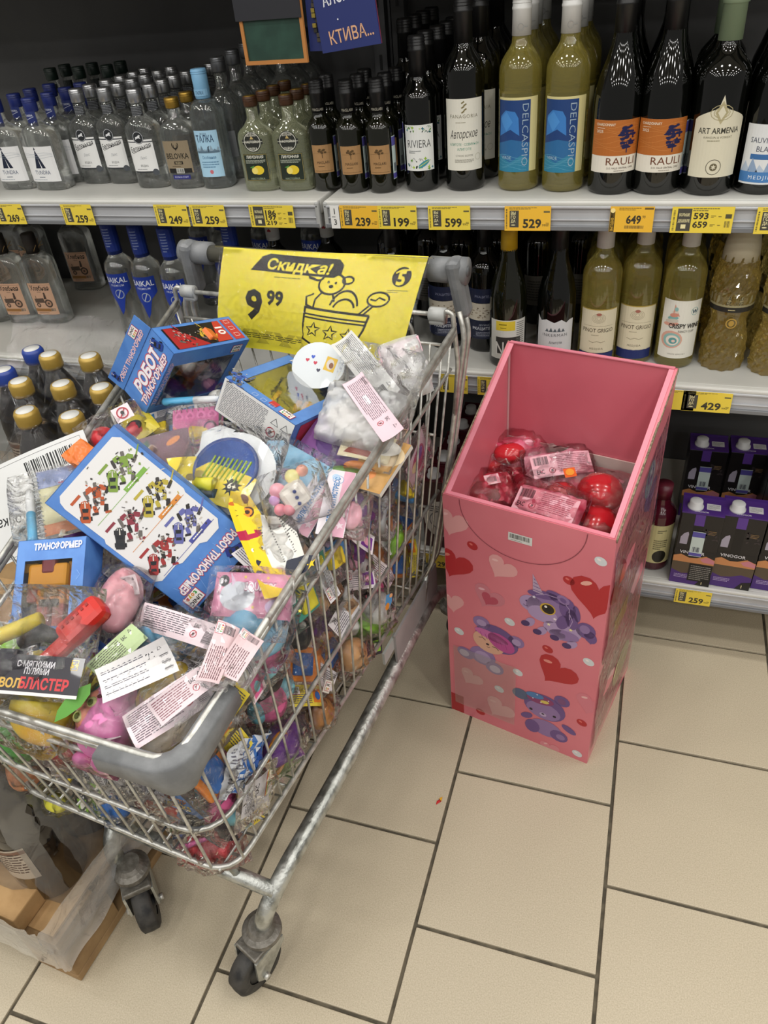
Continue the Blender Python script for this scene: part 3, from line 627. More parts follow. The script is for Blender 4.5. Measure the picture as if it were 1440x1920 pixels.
# blue shield vodka
p = Pr().poly([(-.032, .05), (.032, .05), (.032, .012), (.014, -.004), (.002, -.04), (-.006, -.052), (-.014, -.02), (-.032, .004)], '#1d3a9c', 0).text('BAIKAL', 0, .0355, .0135, '#e6e9f2', 1, .012, .056).text('PREMIUM', 0, .0225, .0052, '#c6cde2', 1, .01, .034, 0, 0, 1.2).ring(.001, .001, .0105, .002, '#9aa4b2', 1, 20).line([(-.005, -.009), (.006, .011)], .0024, '#b7bfcb', 2)
p2_ = Pr().rect(0, 0, .046, .018, '#1f2f86', 0).text('VODKA', 0, .002, .006, '#d3d8ea', 1, .01, .03, 0, 0, 1.3).rect(.01, -.0055, .012, .003, '#8f98c4', 1)
nk = Pr().rect(0, 0, .05, .06, '#203a92', 0).fine(0, .002, .016, .045, 7, '#8f9fce', 1)
KIND['baikal'] = make_bottle('vodka_bottle', [(0, .031, .031, 2), (.004, .0345, .0345, 2), (.17, .0355, .0355, 2), (.198, .0355, .0355, 2), (.21, .033, .033, 2), (.22, .024, .024, 2), (.228, .0175, .0175, 2), (.235, .0165, .0165, 2), (.3, .0165, .0165, 2)], G_CLEAR, (flat('#203a92', .35), .23, .302, .0178, 'plain', None), [('front_label', p, (.0352, .0352, 2, .14), 10), ('lower_label', p2_, (.0348, .0348, 2, .032), 8), ('neck_label', nk, (.0181, .0181, 2, .268), 6)])
# mid-shelf wines
p = Pr().rect(0, .034, .09, .03, '#1c2440', 0).text('РКАЦИТЕЛИ', 0, .033, .005, '#8b8fa8', 1, 0, .04).rect(0, -.0005, .09, .037, '#cfc7b6', 0)
rr = random.Random(6)
for k in range(40): p.ell(rr.uniform(-.034, .034), rr.uniform(-.014, .013), rr.uniform(.001, .004), rr.uniform(.0006, .0016), rr.choice(('#8a7a66', '#a39580', '#6e604e')), 1, 7)
p.rect(0, -.04, .09, .042, '#1a2138', 0).text('ДОЛИНА', 0, -.029, .0036, '#b7bac6', 1, 0, .022).text('РКАЦИТЕЛИ', 0, -.037, .0065, '#d3d5dc', 1, .01, .052).fine(0, -.049, .036, .01, 3, '#a3a7b6').rect(0, -.0555, .05, .0005, '#8b8fa8', 1)
side_sticker(p, -.052, .016, .1, -.01)
KIND['rkats'] = make_bottle('wine_bottle', wine_secs(.0375, .28, .6), G_DARK, (BLACKCAP, .22, .282, .0155, 'foil', None), [('front_label', p, (.0375, .0375, 2, .092), 14)])
p = Pr().rect(0, 0, .08, .084, '#d8d8d0', 0).rect(-.006, .03, .04, .02, '#e0c63c', 1).fine(-.006, .033, .026, .005, 1, '#6a5a14', 2).fine(-.006, .026, .02, .003, 1, '#6a5a14', 2).fine(.026, .012, .018, .052, 12, '#6b6b66', 1).rect(0, -.012, .052, .036, '#3c3a38', 1).text('NO', -.006, -.018, .03, '#e6e6e0', 2, .01, .04)
KIND['no'] = make_bottle('wine_bottle', wine_secs(.0375, .292, style='burgundy'), G_OLIVE, (YELF, .232, .294, .0158, 'foil', None), [('front_label', p, (.0375, .0375, 2, .062), 12)])
p = Pr().poly([(-.04, -.045), (.04, -.045), (.04, .034), (.03, .034), (.022, .029), (.012, .036), (-.002, .03), (-.018, .036), (-.03, .032), (-.04, .042)], '#d5d6d6', 0).text('INKERMAN', 0, .004, .0065, '#33383c', 1, -.004, .05, 0, 0, 1.2).text('Алиготе', .002, -.012, .006, '#3c4248', 1, .0, .026)
for k in range(5): p.poly([(-.02 + k * .008, .011), (-.016 + k * .008, .018 + .002 * (k % 2)), (-.012 + k * .008, .011)], '#5c646a', 1)
KIND['inkerman'] = make_bottle('wine_bottle', wine_secs(.0375, .29, style='burgundy'), G_DARK, (BLACKCAP, .23, .292, .0158, 'foil', None), [('front_label', p, (.0375, .0375, 2, .068), 12)])
p = Pr().rect(0, .008, .078, .092, '#dcd3b6', 0).rect(0, -.047, .078, .02, '#1f2c66', 0).rect(0, .0535, .078, .002, '#b59c4a', 1)
for k in range(4): p.ring(0, .036, 0, .0006, '#9a8f74', 1, 14, .004 + k * .003, .003 + k * .0022)
p.ell(0, .044, .005, .003, '#a86a5a', 1).line([(-.03, .02), (.03, .02)], .0005, '#8a7f62').text('PINOT GRIGIO', 0, .011, .0085, '#4c3f2c', 1, .004, .062).fine(0, .001, .024, .003, 1, '#a39a7e').line([(-.016, -.012), (-.008, -.015), (0, -.012), (.008, -.015), (.016, -.012)], .0008, '#7a6f52').text('MEDJIDA', 0, -.028, .0042, '#4c3f2c', 1, .0, .026, 0, 0, 1.3)
KIND['pinot'] = make_bottle('white_wine_bottle', wine_secs(.037, .292, .62), G_WHITE, (WHITECAP, .235, .294, .0158, 'foil', None), [('front_label', p, (.037, .037, 2, .07), 14)])
p = Pr().rect(0, 0, .08, .118, '#e2e0d4', 0)
for k in range(6): p.ell(-.019 + .0015 * k, .012 + k * .006, .015 - k * .0023, .0042, ('#d8a08c', '#c9c2b4', '#7fb0ac', '#cf8f7c', '#d9cdbd', '#8fb8b4')[k], 2 + k % 2, 14, .12)
p.poly([(-.015, .052), (-.004, .028), (-.017, .03)], '#cf9a86', 2)
for k in range(5): p.ell(-.014 + k * .0012, -.02 - k * .0006, .021 - k * .0044, .018 - k * .0038, ('#d9a896', '#8fbab4', '#e6ddd0', '#5f9c9c', '#e6c9bc')[k], 2 + k, 20)
p.text('CRISPY WINE', .008, .009, .0095, '#23221f', 8, .02, .06).text('FANCY CLIFF', .012, -.002, .0046, '#4c4a44', 8, .0, .03).ring(.024, .037, .0075, .0007, '#4f9a9c', 1, 16).text('W', .024, .037, .008, '#1f4a5c', 2, .03).text('WHITE SEMI-DRY', .0, -.05, .0028, '#8a8678', 1, .0, .034)
KIND['crispy'] = make_bottle('white_wine_bottle', wine_secs(.0375, .292, .62), G_WHITE, (WHITECAP, .235, .294, .0158, 'foil', None), [('front_label', p, (.0375, .0375, 2, .082), 14)])
# diamond-cut waisted bottle
DIA = []
for i in range(38):
    z = i / 37 * .262
    Rr = .0395 if z < .006 else .041 - .009 * math.exp(-((z - .092) / .028) ** 2) if z < .17 else .041 - (z - .17) * .2 if z < .22 else max(.022, .033 - (z - .22) * .6)
    DIA.append((z, Rr, Rr, 2))
m_ = MB(); NN = 48; vs = []; fs = []
for i, (z, a, b, e) in enumerate(DIA):
    for k in range(NN):
        t = 2 * math.pi * k / NN; plain = .088 < z < .135
        g = 1 + (0 if plain else .028 * (math.cos(12 * t + z * 260) + math.cos(12 * t - z * 260)))
        vs.append((a * g * math.cos(t), a * g * math.sin(t), z))
for i in range(len(DIA) - 1):
    for k in range(NN): fs.append((i * NN + k, i * NN + (k + 1) % NN, (i + 1) * NN + (k + 1) % NN, (i + 1) * NN + k))
fs.append(tuple(range(NN - 1, -1, -1))); fs.append(tuple((len(DIA) - 1) * NN + k for k in range(NN)))
rt = empty('sparkling_wine_bottle', 'x', 'bottle'); m_.add(vs, fs, G_GOLD, False); m_.build('glass_body', rt)
MB().loft([(.21, .033, .033, 2), (.24, .03, .03, 2), (.262, .026, .026, 2), (.285, .023, .023, 2), (.289, .02, .02, 2)], CREAMF, 28).build('foil_cap', rt)
p = Pr().rect(0, .008, .11, .026, '#9a9270', 0).rect(0, -.01, .11, .009, '#23221f', 0).text('CASTELLO', 0, .0125, .0072, '#3a3524', 1, .01, .036).text('DE VINO', 0, .003, .0066, '#3a3524', 1, .01, .03).fine(0, -.01, .02, .003, 1, '#c6b98a', 1).ring(0, -.036, .009, .0022, '#b08d3e', 1, 16).ell(0, -.036, .005, .006, '#b08d3e', 1, 10)
p.build(bot_map(.0398, .0398, 2, .135), 'front_label', rt, {'x': span(-.055, .055, 14)}, .00012, .0003)
KIND['castello'] = rt
KIND['drop'] = make_bottle('spirit_bottle', wine_secs(.035, .27, .6, .014), G_DARK, (WHITECAP, .215, .272, .0165, 'plain', None), [('neck_label', Pr().rect(0, 0, .03, .035, '#d6d4d2', 0).heart(0, 0, .005, '#b0303a', 1, math.pi), (.0169, .0169, 2, .24), 6)])
KIND['dark'] = make_bottle('wine_bottle', wine_secs(.037, .3, .6), G_DARK, (BLACKCAP, .236, .302, .0156, 'foil', None), [('front_label', Pr().rect(0, 0, .07, .07, '#55524a', 0).fine(0, 0, .05, .05, 8, '#2a2822'), (.037, .037, 2, .085), 10)])
USED = set()
def put(kind, x, y, z, label, group=None, rz=0., tilt=0., sc=1.):
    if kind in USED: o = copy_tree(KIND[kind])
    else: o = KIND[kind]; USED.add(kind)
    o.location = (x, y, z + .0005); o.rotation_euler = (0, 0, rz); o.scale = (1, 1, sc); o['label'] = label
    if group: o['group'] = group
    elif 'group' in o: del o['group']
    return o
ORD = ('first', 'second', 'third', 'fourth', 'fifth', 'sixth', 'seventh', 'eighth', 'ninth', 'tenth', 'eleventh', 'twelfth')
def rows(kind, fronts, nback, dy, z, r, frontlabels, backlabel, group, rz=0., stag=.0, xj=.004, sc=1.):
    """front bottles at photo base pixels, and the rows standing behind each"""
    for i, (bx, by) in enumerate(fronts):
        P = onz(bx, by, z); y0 = P.y + r
        put(kind, P.x, y0, z, frontlabels[i], None, rz + R.uniform(-.05, .05), sc=sc)
        n = nback[i] if isinstance(nback, (list, tuple)) else nback
        col = ('', '') if len(fronts) == 1 else (' left', ' right') if len(fronts) == 2 else (' left', ' middle', ' right')
        if len(fronts) == 2 and fronts[0][0] > fronts[1][0]: col = col[::-1]
        for k in range(n):
            y = y0 + dy * (k + 1)
            if y + r > YB - .03: break
            put(kind, P.x + R.uniform(-xj, xj) + stag * ((k + 1) % 2), y, z, f'{backlabel},{col[i]} column {ORD[k + 1]}' if len(fronts) > 1 else f'{backlabel}, {ORD[k + 1]} in line', group, rz + R.uniform(-.15, .15), sc=sc)
A_ = math.radians
rows('tundra', [(92, 358), (30, 357)], [3, 3], .062, ST, .028, ['blue capped vodka flask with black tent label, front right', 'blue capped vodka flask with black tent label, leftmost in view'], 'blue capped vodka flask standing behind the tent label front pair', 'blue capped vodka flasks', .02)
for i in range(3):
    for k in range(2): put('green', -1.455 + i * .083, 1.80 + .058 * k, ST, f'dark green capped clear flask far back on upper shelf, {ORD[i]} from left, {("nearer", "farther")[k]} row', 'dark green capped flasks', R.uniform(-.1, .1))
rows('horse', [(178, 346), (228, 346), (282, 354)], [6, 6, 7], .056, ST, .027, ['silver capped flask with horse medallion, leftmost of the front three', 'silver capped flask with horse medallion, middle of the front three', 'silver capped flask with horse medallion beside the bronze label flask'], 'silver capped vodka flask in the rows behind the horse medallion front', 'silver capped vodka flasks', .03)
rows('bronze', [(345, 355)], 1, .062, ST, .028, ['gold capped vodka flask with bronze label'], 'gold capped vodka flask behind the bronze label one', 'gold capped flasks', .05)
P = onz(402, 355, ST); put('talka', P.x, P.y + .031, ST, 'vodka bottle with pale blue cap and pale blue mountain label', None, .1)
for i, x in enumerate((-.872, -.795)):
    for k in range(i * 2, 5): put('bare', x, 1.59 + .068 * k, ST, f'tall clear grey capped vodka bottle behind the pale blue one, {("left", "right")[i]} column {ORD[k]}', 'tall clear vodka bottles', R.uniform(-.2, .2), sc=1.0 + .02 * k)
rows('lemon', [(487, 360), (551, 360)], 3, .056, ST, .025, ['pale lemon liqueur flask with round badge, left one in front', 'pale lemon liqueur flask with round badge, right one in front'], 'pale lemon liqueur flask behind the two front ones', 'lemon liqueur flasks', .06)
rows('maglari', [(606, 360), (658, 364), (712, 364)], [1, 2, 2], .06, ST, .0275, ['small dark wine bottle with kraft label, left of three', 'small dark wine bottle with kraft label, middle of three', 'small dark wine bottle with kraft label, right of three'], 'small dark wine bottle behind the kraft label front three', 'small kraft label wine bottles', .22)
rows('riviera', [(785, 361)], 5, .072, ST, .032, ['dark wine bottle with white label and green doodles'], 'dark wine bottle in the row behind the doodle label one', 'doodle label wine bottles', .12, .0)
for k in range(4): put('riviera', -.495, 1.665 + .07 * k, ST, f'dark wine bottle left of the doodle label row, {ORD[k]} from front', 'doodle label wine bottles', .1, sc=1.05)
rows('fanagoria', [(865, 360)], 4, .078, ST, .0365, ['tall dark wine bottle with cream script label'], 'dark wine bottle in the row behind the cream script label one', 'cream script label wine bottles', .14, .01)
rows('delcaspio', [(965, 360), (1049, 362)], 3, .08, ST, .037, ['clear white wine bottle with blue sea label, left of the pair', 'clear white wine bottle with blue sea label, right of the pair'], 'clear white wine bottle behind the blue sea label pair', 'blue label white wine bottles', .1)
rows('rauli', [(1141, 367), (1226, 367)], 3, .086, ST, .041, ['dark burgundy bottle with orange tree label, left of the pair', 'dark burgundy bottle with orange tree label, right of the pair'], 'dark burgundy bottle behind the orange tree label pair', 'orange tree label wine bottles', .05)
rows('armenia', [(1323, 369)], 2, .087, ST, .0415, ['dark wine bottle with cream arched label and sage cap'], 'dark wine bottle with sage cap behind the arched label one', 'sage cap wine bottles', .1)
rows('sauvignon', [(1424, 367)], 2, .086, ST, .0405, ['dark wine bottle with white mountain label at right edge'], 'dark wine bottle behind the mountain label one', 'mountain label wine bottles', .0)
# middle shelf, left
rows('grain', [(96, 608), (40, 608), (-18, 606)], 0, .07, SL, .03, ['vodka bottle with peach tractor label, right one in front', 'vodka bottle with peach tractor label, middle of the front three', 'vodka bottle with peach tractor label cut by the photo edge'], '', None, .12)
for x, y, i in ((160, 545, 0), (112, 520, 1), (60, 530, 2)):
    P = onz(x, y, SL); put('grain', P.x, min(P.y + .03, 1.87), SL, ['peach tractor label vodka bottle alone behind the front three', 'peach tractor label vodka bottle at the very back', 'peach tractor label vodka bottle behind the leftmost pair'][i], None, .15)
rows('baikal', [(252, 652), (300, 660), (352, 668)], [0, 0, 0], .08, SL, .035, ['blue shield vodka bottle, leftmost of three on middle shelf', 'blue shield vodka bottle, middle of three on middle shelf', 'blue shield vodka bottle just behind the left cart handle end'], '', None, .14)
for i, (x, y) in enumerate(((-1.13, 1.80), (-1.02, 1.72), (-.80, 1.79), (-.94, 1.79), (-.92, 1.58))):
    put('baikal', x, y, SL, f'blue shield vodka bottle deep behind the cart handle, {("first", "second", "fifth", "third", "fourth")[i]} from left', 'blue shield vodka bottles behind the handle', R.uniform(-.1, .2))
for x, y, sd_ in ((-.865, 1.69, 'left'), (-.735, 1.72, 'right')): put('drop', x, y, SL, f'dark bottle with white red drop neck label, {sd_} one', 'bottles with red drop neck label', 0)
# middle shelf, right
for x, y, lab in ((832, 655, 'dark wine bottle with navy landscape label behind the cart post'), (903, 661, 'dark wine bottle with navy landscape label left of yellow cap one')):
    P = onz(x, y, SR); put('rkats', P.x, P.y + .037, SR, lab, None, .15)
P = onz(945, 690, SR); put('no', P.x, P.y + .037, SR, 'dark wine bottle with yellow cap', None, .2)
P = onz(1033, 690, SR); put('inkerman', P.x, P.y + .037, SR, 'dark wine bottle with torn edge white label', None, .1)
rows('pinot', [(1112, 690), (1182, 684)], 2, .085, SR, .037, ['white wine bottle with cream crest label, left of the pair', 'white wine bottle with cream crest label, right of the pair'], 'white wine bottle behind the cream crest label pair', 'cream crest white wine bottles', .08)
rows('crispy', [(1260, 692)], 2, .085, SR, .0375, ['white wine bottle with seashell label'], 'white wine bottle behind the seashell label one', 'seashell white wine bottles', .05)
rows('castello', [(1350, 697), (1446, 708)], 2, .1, SR, .042, ['golden diamond cut bottle beside the seashell label wine', 'golden diamond cut bottle at the right photo edge'], 'golden diamond cut bottle behind the front two', 'golden diamond cut bottles', .1)
for i, x in enumerate((-.55, -.47, -.39, -.31, -.22, -.13)):
    for k in range(2):
        y = 1.66 + .1 * k + .02 * (i % 2)
        if i > 3 and k == 0: y += .02
        put('dark', x, y, SR, f'black wine bottle in the shaded middle shelf, {ORD[i]} from left, {("nearer", "farther")[k]} row', 'shaded black wine bottles', R.uniform(-.3, .3), sc=.95)
put('dark', -.5, 1.5, SR, 'black wine bottle behind the yellow sale sign', None, .2, sc=.95)

# ---------------------------------------------------------------- wine cartons on the lowest shelf
def make_carton(body, top, name='wine_carton'):
    root = empty(name, 'x', 'carton'); w, d, h = .086, .07, .2
    m = MB().box((0, 0, h / 2), (w, d, h), body, bev=.0015); m.build('carton_body', root)
    MB().box((0, 0, h + .0015), (w, d, .003), top).box((0, d / 2 - .008, h + .005), (w, .002, .008), top).build('carton_top', root)
    MB().loft([(h, .0165, .0165, 2), (h + .006, .0165, .0165, 2), (h + .007, .0135, .0135, 2), (h + .019, .0135, .0135, 2), (h + .0205, .0115, .0115, 2)], flat('#cfd0d0', .35), 24, M=Matrix.Translation((-.017, -.012, .001))).build('screw_cap', root)
    return root
c1 = make_carton(flat('#1d1a1b', .35), flat('#4a2a78', .35))
p = Pr().rect(0, -.005, .086, .012, '#1d1a1b', 0)
p.poly([(-.043, -.1), (.043, -.1), (.043, -.062), (.02, -.058), (0, -.066), (-.02, -.07), (-.043, -.06)], '#4a2a78', 1).poly([(-.043, -.06), (-.02, -.07), (0, -.066), (.02, -.058), (.043, -.062), (.043, -.035), (-.043, -.035)], '#5a4c3c', 1).poly([(-.043, -.036), (-.043, -.02), (-.028, -.014), (-.01, -.022), (.006, -.02), (.024, -.012), (.043, -.02), (.043, -.036)], '#c98a58', 2).poly([(.012, -.022), (.028, -.014), (.043, -.022), (.043, -.032), (.02, -.03)], '#c9808c', 3)
p.text('VINOGOR', -.006, -.0065, .0085, '#dcdce2', 2, .012, .052).poly([(-.036, .015), (-.036, .034), (-.03, .045), (-.022, .05), (-.02, .044), (-.021, .015)], '#a9a3b4', 1).rect(-.004, .04, .02, .09, '#141213', 1).rect(-.004, .085, .02, .03, '#5c3a92', 2).fine(-.018, -.078, .034, .012, 3, '#b9a8d4', 3).poly([(.012, -.1), (.043, -.1), (.043, -.075), (.024, -.08)], '#1a1718', 3).text('1', .026, -.091, .009, '#d6c89a', 4, .02)
rr = random.Random(12)
for k in range(14): p.ell(.026 + rr.uniform(-.016, .014), .05 + rr.uniform(-.014, .012), .004, .0022, '#3a3234', 2, 8, rr.uniform(0, 3))
p.fine(.026, .055, .016, .012, 3, '#8a6f4a', 3)
p.build(lambda x, y, h: (x, -.035 - h, .1 + y), 'front_print', c1, None, .00015, .0002)
Pr().rect(.02, -.006, .028, .022, '#d0cfd0', 1).fine(.02, -.006, .024, .016, 4, '#8a8a8a').text('VINOGOR', -.004, -.028, .005, '#d9d4e2', 1, .01, .03).build(lambda x, y, h: (x, y, .203 + h), 'top_print', c1, None, .0002, .0002)
def carton_sticker(root):
    s = side_sticker(Pr(), 0, .026, .07, .02); s.rect(.018, -.062, .048, .05, '#141314', 1).fine(.018, -.062, .042, .044, 8, '#8a8884', 2, 3)
    s.build(lambda x, y, h: (x, -.0355 - h, .1 + y), 'promo_sticker', root, None, .00015, .0012)
CARTS = [(1292, 1096, 1, 'black purple wine carton with promo sticker, front left'), (1366, 1103, 0, 'black purple wine carton, middle one in front'), (1447, 1110, 1, 'black purple wine carton cut by the right photo edge')]
for i, (x, y, st, lab) in enumerate(CARTS):
    P = onz(x, y, SB); o = copy_tree(c1); o.location = (P.x, P.y + .036, SB + .001); o.rotation_euler.z = -.05; o['label'] = lab; o['group'] = 'black purple wine cartons'
    if st: carton_sticker(o)
for i, (dx, dy, st, lab) in enumerate(((.205, 1.70, 1, 'black purple wine carton standing alone at the back'), (.297, 1.705, 1, 'black purple wine carton beside the lone back one'), (.375, 1.56, 0, 'black purple wine carton in the second row at right'), (.375, 1.635, 0, 'black purple wine carton in the third row at right'))):
    o = c1 if i == 3 else copy_tree(c1); o.location = (dx, dy, SB + .001); o['label'] = lab; o['group'] = 'black purple wine cartons'
    if st: carton_sticker(o)
# dark red juice bottle beside the cartons
rt = empty('juice_bottle', 'dark red juice bottle with cream label beside the wine cartons', 'bottle', Vector((.105, 1.47, SB + .001)))
MB().loft(wine_secs(.036, .225, .66, .017), flat('#4c1020', .15, 0, .3), 28).build('bottle_body', rt)
MB().loft([(.195, .019, .019, 2), (.228, .019, .019, 2)], flat('#5a1526', .4), 20).build('cap', rt)
Pr().rect(0, 0, .085, .11, '#cfc792', 0).ell(.012, -.035, .016, .018, '#23211a', 1).fine(.01, .038, .02, .01, 2, '#2a2a20', 1).fine(.01, .0, .03, .03, 5, '#5a5640').build(bot_map(.0363, .0363, 2, .08), 'front_label', rt, {'x': span(-.042, .042, 12)}, .00012, .0002)
# maroon cartons with white caps behind the cart
c2 = make_carton(flat('#3c1018', .35), flat('#4c141e', .35), 'juice_carton')
p = Pr().ell(0, -.01, .04, .055, '#cfcfca', 1, 24).ring(0, -.012, .026, .003, '#77777a', 2, 18).fine(0, .022, .05, .02, 3, '#3a3a3c', 2).ell(.012, -.035, .01, .01, '#23211f', 3)
p.build(lambda x, y, h: (x, -.035 - h, .1 + y), 'front_print', c2, None, .00015, .0002)
k = 0
for i, x in enumerate((-.40, -.31)):
    for j in range(5):
        o = c2 if k == 0 else copy_tree(c2); k += 1
        o.location = (x + .006 * j, 1.45 + .078 * j, SB + .001); o['group'] = 'maroon cartons behind the cart'
        o['label'] = ('maroon white capped carton between cart and pink bin, ' if i else 'maroon white capped carton behind the cart wires, ') + ORD[j] + ' from the front'

# ---------------------------------------------------------------- hanging advertising cards
rt = empty('hanging_chalkboard', 'hanging advertising card with wooden frame and dark green board', 'sign', Vector((-.64, 1.375, 1.29)))
W2, HB = .118, .40
m = MB()
m.box((-W2 / 2 + .003, 0, .1), (.006, .006, .2), flat('#b5793e', .5)).box((W2 / 2 - .003, 0, .1), (.006, .006, .2), flat('#b5793e', .5)).box((0, 0, .003), (W2 - .012, .006, .006), flat('#b5793e', .5))
m.build('wooden_frame', rt)
MB().box((0, .001, .1), (W2 - .011, .003, .19), mixed('green_board', '#1d3a30', '#26463a', 30, .5)).build('board', rt)
MB().box((-.003, -.004, .16), (W2 + .004, .003, .19), flat('#23242a', .5)).build('dark_flap', rt)
p = Pr().poly([(-.022, .05), (.03, .05), (.026, .058), (.004, .066), (-.016, .056)], '#e9e2d6', 1).rect(.002, .043, .06, .0012, '#b8465a', 1)
p.build(lambda x, y, h: (x, -.0056 - h, .058 + y), 'print', rt)
MB().box((0, .0, .232), (.004, .003, .06), '#8a8a8a').build('hanger', rt)
rt.rotation_euler.z = -.03
for i, (x, z, w_, t1, t2, lab, rz, ry) in enumerate(((-.505, 1.305, .105, 'АЛСЯ БЫ', 'КТИВА...', 'navy hanging card with white and orange lettering, right one', .0, -.09), (-.545, 1.303, .075, 'Ы', '...', 'navy hanging card overlapped by the lettered navy card', .06, .03))):
    rt = empty('hanging_card', lab, 'sign', Matrix.Translation((x, 1.385 + .008 * i, z)) @ Matrix.Rotation(ry, 4, 'Y') @ Matrix.Rotation(rz, 4, 'Z'), 'navy hanging cards')
    MB().box((0, 0, .1), (w_, .003, .2), flat('#28336c', .4)).box((w_ / 2 - .001, .003, .1), (.002, .004, .2), flat('#8a3a52', .5)).build('card', rt)
    p = Pr().text(t1, 0 if not i else .02, .076, .017, '#dcdfe8', 1, .015, (.075 if not i else None), .1).text(t2, .004 if not i else .02, .022, .019, '#d9a884', 1, .01, (.078 if not i else None), .06).text('.', -.015, .05, .014, '#dcdfe8')
    p.build(lambda x, y, h: (x, -.0016 - h, y), 'lettering', rt)
    MB().box((0, .0, .225), (.004, .003, .055), '#8a8a8a').build('hanger', rt)
m = MB()
for k in range(26): m.box((-.566 + R.uniform(-.003, .003), 1.389 + R.uniform(-.003, .003), 1.32 + k * .007), (.006, .005, .006), R.choice(('#2a2a28', '#8a7a2e', '#4a4436')))
m.build('beaded_tag_string', None, 'thin speckled strip hanging between chalkboard and navy cards', 'decoration')

# ---------------------------------------------------------------- shopping cart
T_M = Matrix.Translation
TH = math.radians(-6.0); CO = Vector((-.558, 1.235, 0))
CA = Vector((math.cos(TH), math.sin(TH), 0)); CB = Vector((math.sin(TH), -math.cos(TH), 0))
def cw(x, f, z): return CO + CA * x + CB * f + Vector((0, 0, z))
cart = empty('shopping_cart', 'zinc wire shopping cart heaped with packaged toys', 'shopping cart', Matrix.Translation(CO) @ Matrix.Rotation(TH, 4, 'Z'))
def L(x, f, z): return (x, -f, z)
# basket key sections (x half width, f, z)
RR, RF = (.282, .06, .925), (.206, .822, .722)          # rim rear, rim front
BR, BF = (.212, .05, .385), (.203, .805, .435)          # bottom rear, bottom front
def rimp(s, t): return L(s * (RR[0] + (RF[0] - RR[0]) * t), RR[1] + (RF[1] + (.018 if s < 0 else 0) - RR[1]) * t, RR[2] + (RF[2] - .006 * (s < 0) - RR[2]) * t)
def botp(s, t): return L(s * (BR[0] + (BF[0] - BR[0]) * t), BR[1] + (BF[1] - BR[1]) * t, BR[2] + (BF[2] - BR[2]) * t)
def mix(a, b, t): return tuple(a[i] + (b[i] - a[i]) * t for i in range(3))
def hoop(k, r, mat, dz=0, n=8, rc=.04):
    """U-shaped wire around both sides and the front at height fraction k (0 bottom, 1 rim)"""
    P = [mix(botp(1, 0), rimp(1, 0), k), mix(botp(1, 1), rimp(1, 1), k), mix(botp(-1, 1), rimp(-1, 1), k), mix(botp(-1, 0), rimp(-1, 0), k)]
    P = [(p[0], p[1], p[2] + dz) for p in P]
    return MB().tube(rounded_path(P, rc, 6), r, mat, n)

hoop(1, .0048, ZINC).build('rim_wire', cart); hoop(1, .0048, ZINC, -.0095).build('rim_wire', cart)
hoop(.86, .0035, ZINC).build('side_wire', cart); hoop(.36, .004, ZINC, rc=.06).build('side_wire', cart); hoop(0, .0045, ZINC, rc=.05).build('bottom_wire', cart)
NS = 21
wire = MB()
for s in (-1, 1):
    for i in range(NS):
        t = .015 + i / (NS - 1) * .95
        a, b = rimp(s, t), botp(s, min(1, t * .99 + .005))
        MB().tube([a, mix(a, b, .5), b, (b[0] - s * .02, b[1], b[2] - .003)], .0021, ZINC, 6).build('upright_wire', cart)
for i in range(11):
    u = -.93 + 1.86 * i / 10
    a = (u * (RF[0] - .02), -RF[1] - .009 * (1 - u), RF[2] - .003 * (1 - u)); b = (u * (BF[0] - .02), -BF[1], BF[2])
    MB().tube([a, b, (b[0], b[1] + .03, b[2] - .004)], .0021, ZINC, 6).build('upright_wire', cart)
for i in range(12):
    u = -.9 + 1.8 * i / 11
    MB().tube([(u * BR[0], -BR[1], BR[2]), (u * BF[0], -BF[1], BF[2])], .0021, ZINC, 6).build('floor_wire', cart)
for i in range(12):
    t = (i + .5) / 12; a, b = botp(1, t), botp(-1, t)
    MB().tube([(a[0], a[1], a[2] - .004), (b[0], b[1], b[2] - .004)], .0023, ZINC, 6).build('floor_wire', cart)
# rear gate
for i in range(13):
    u = -.92 + 1.84 * i / 12; MB().tube([(u * .265, -.075, .90), (u * .205, -.06, .40)], .002, ZINC, 6).build('gate_wire', cart)
for z, x in ((.90, .262), (.72, .245), (.55, .226)):
    MB().tube([(x, -.073, z), (-x, -.073, z)], .003, ZINC, 6).build('gate_wire', cart)
# seat hoop and hinge rod under the handle
MB().tube([(-.262, -.055, .945), (.262, -.055, .945)], .0042, ZINC, 8).build('hinge_rod', cart)
MB().tube(rounded_path([(-.2, -.045, .80), (-.2, -.045, .925), (.2, -.045, .925), (.2, -.045, .80)], .025), .0038, ZINC, 8).build('seat_hoop', cart)
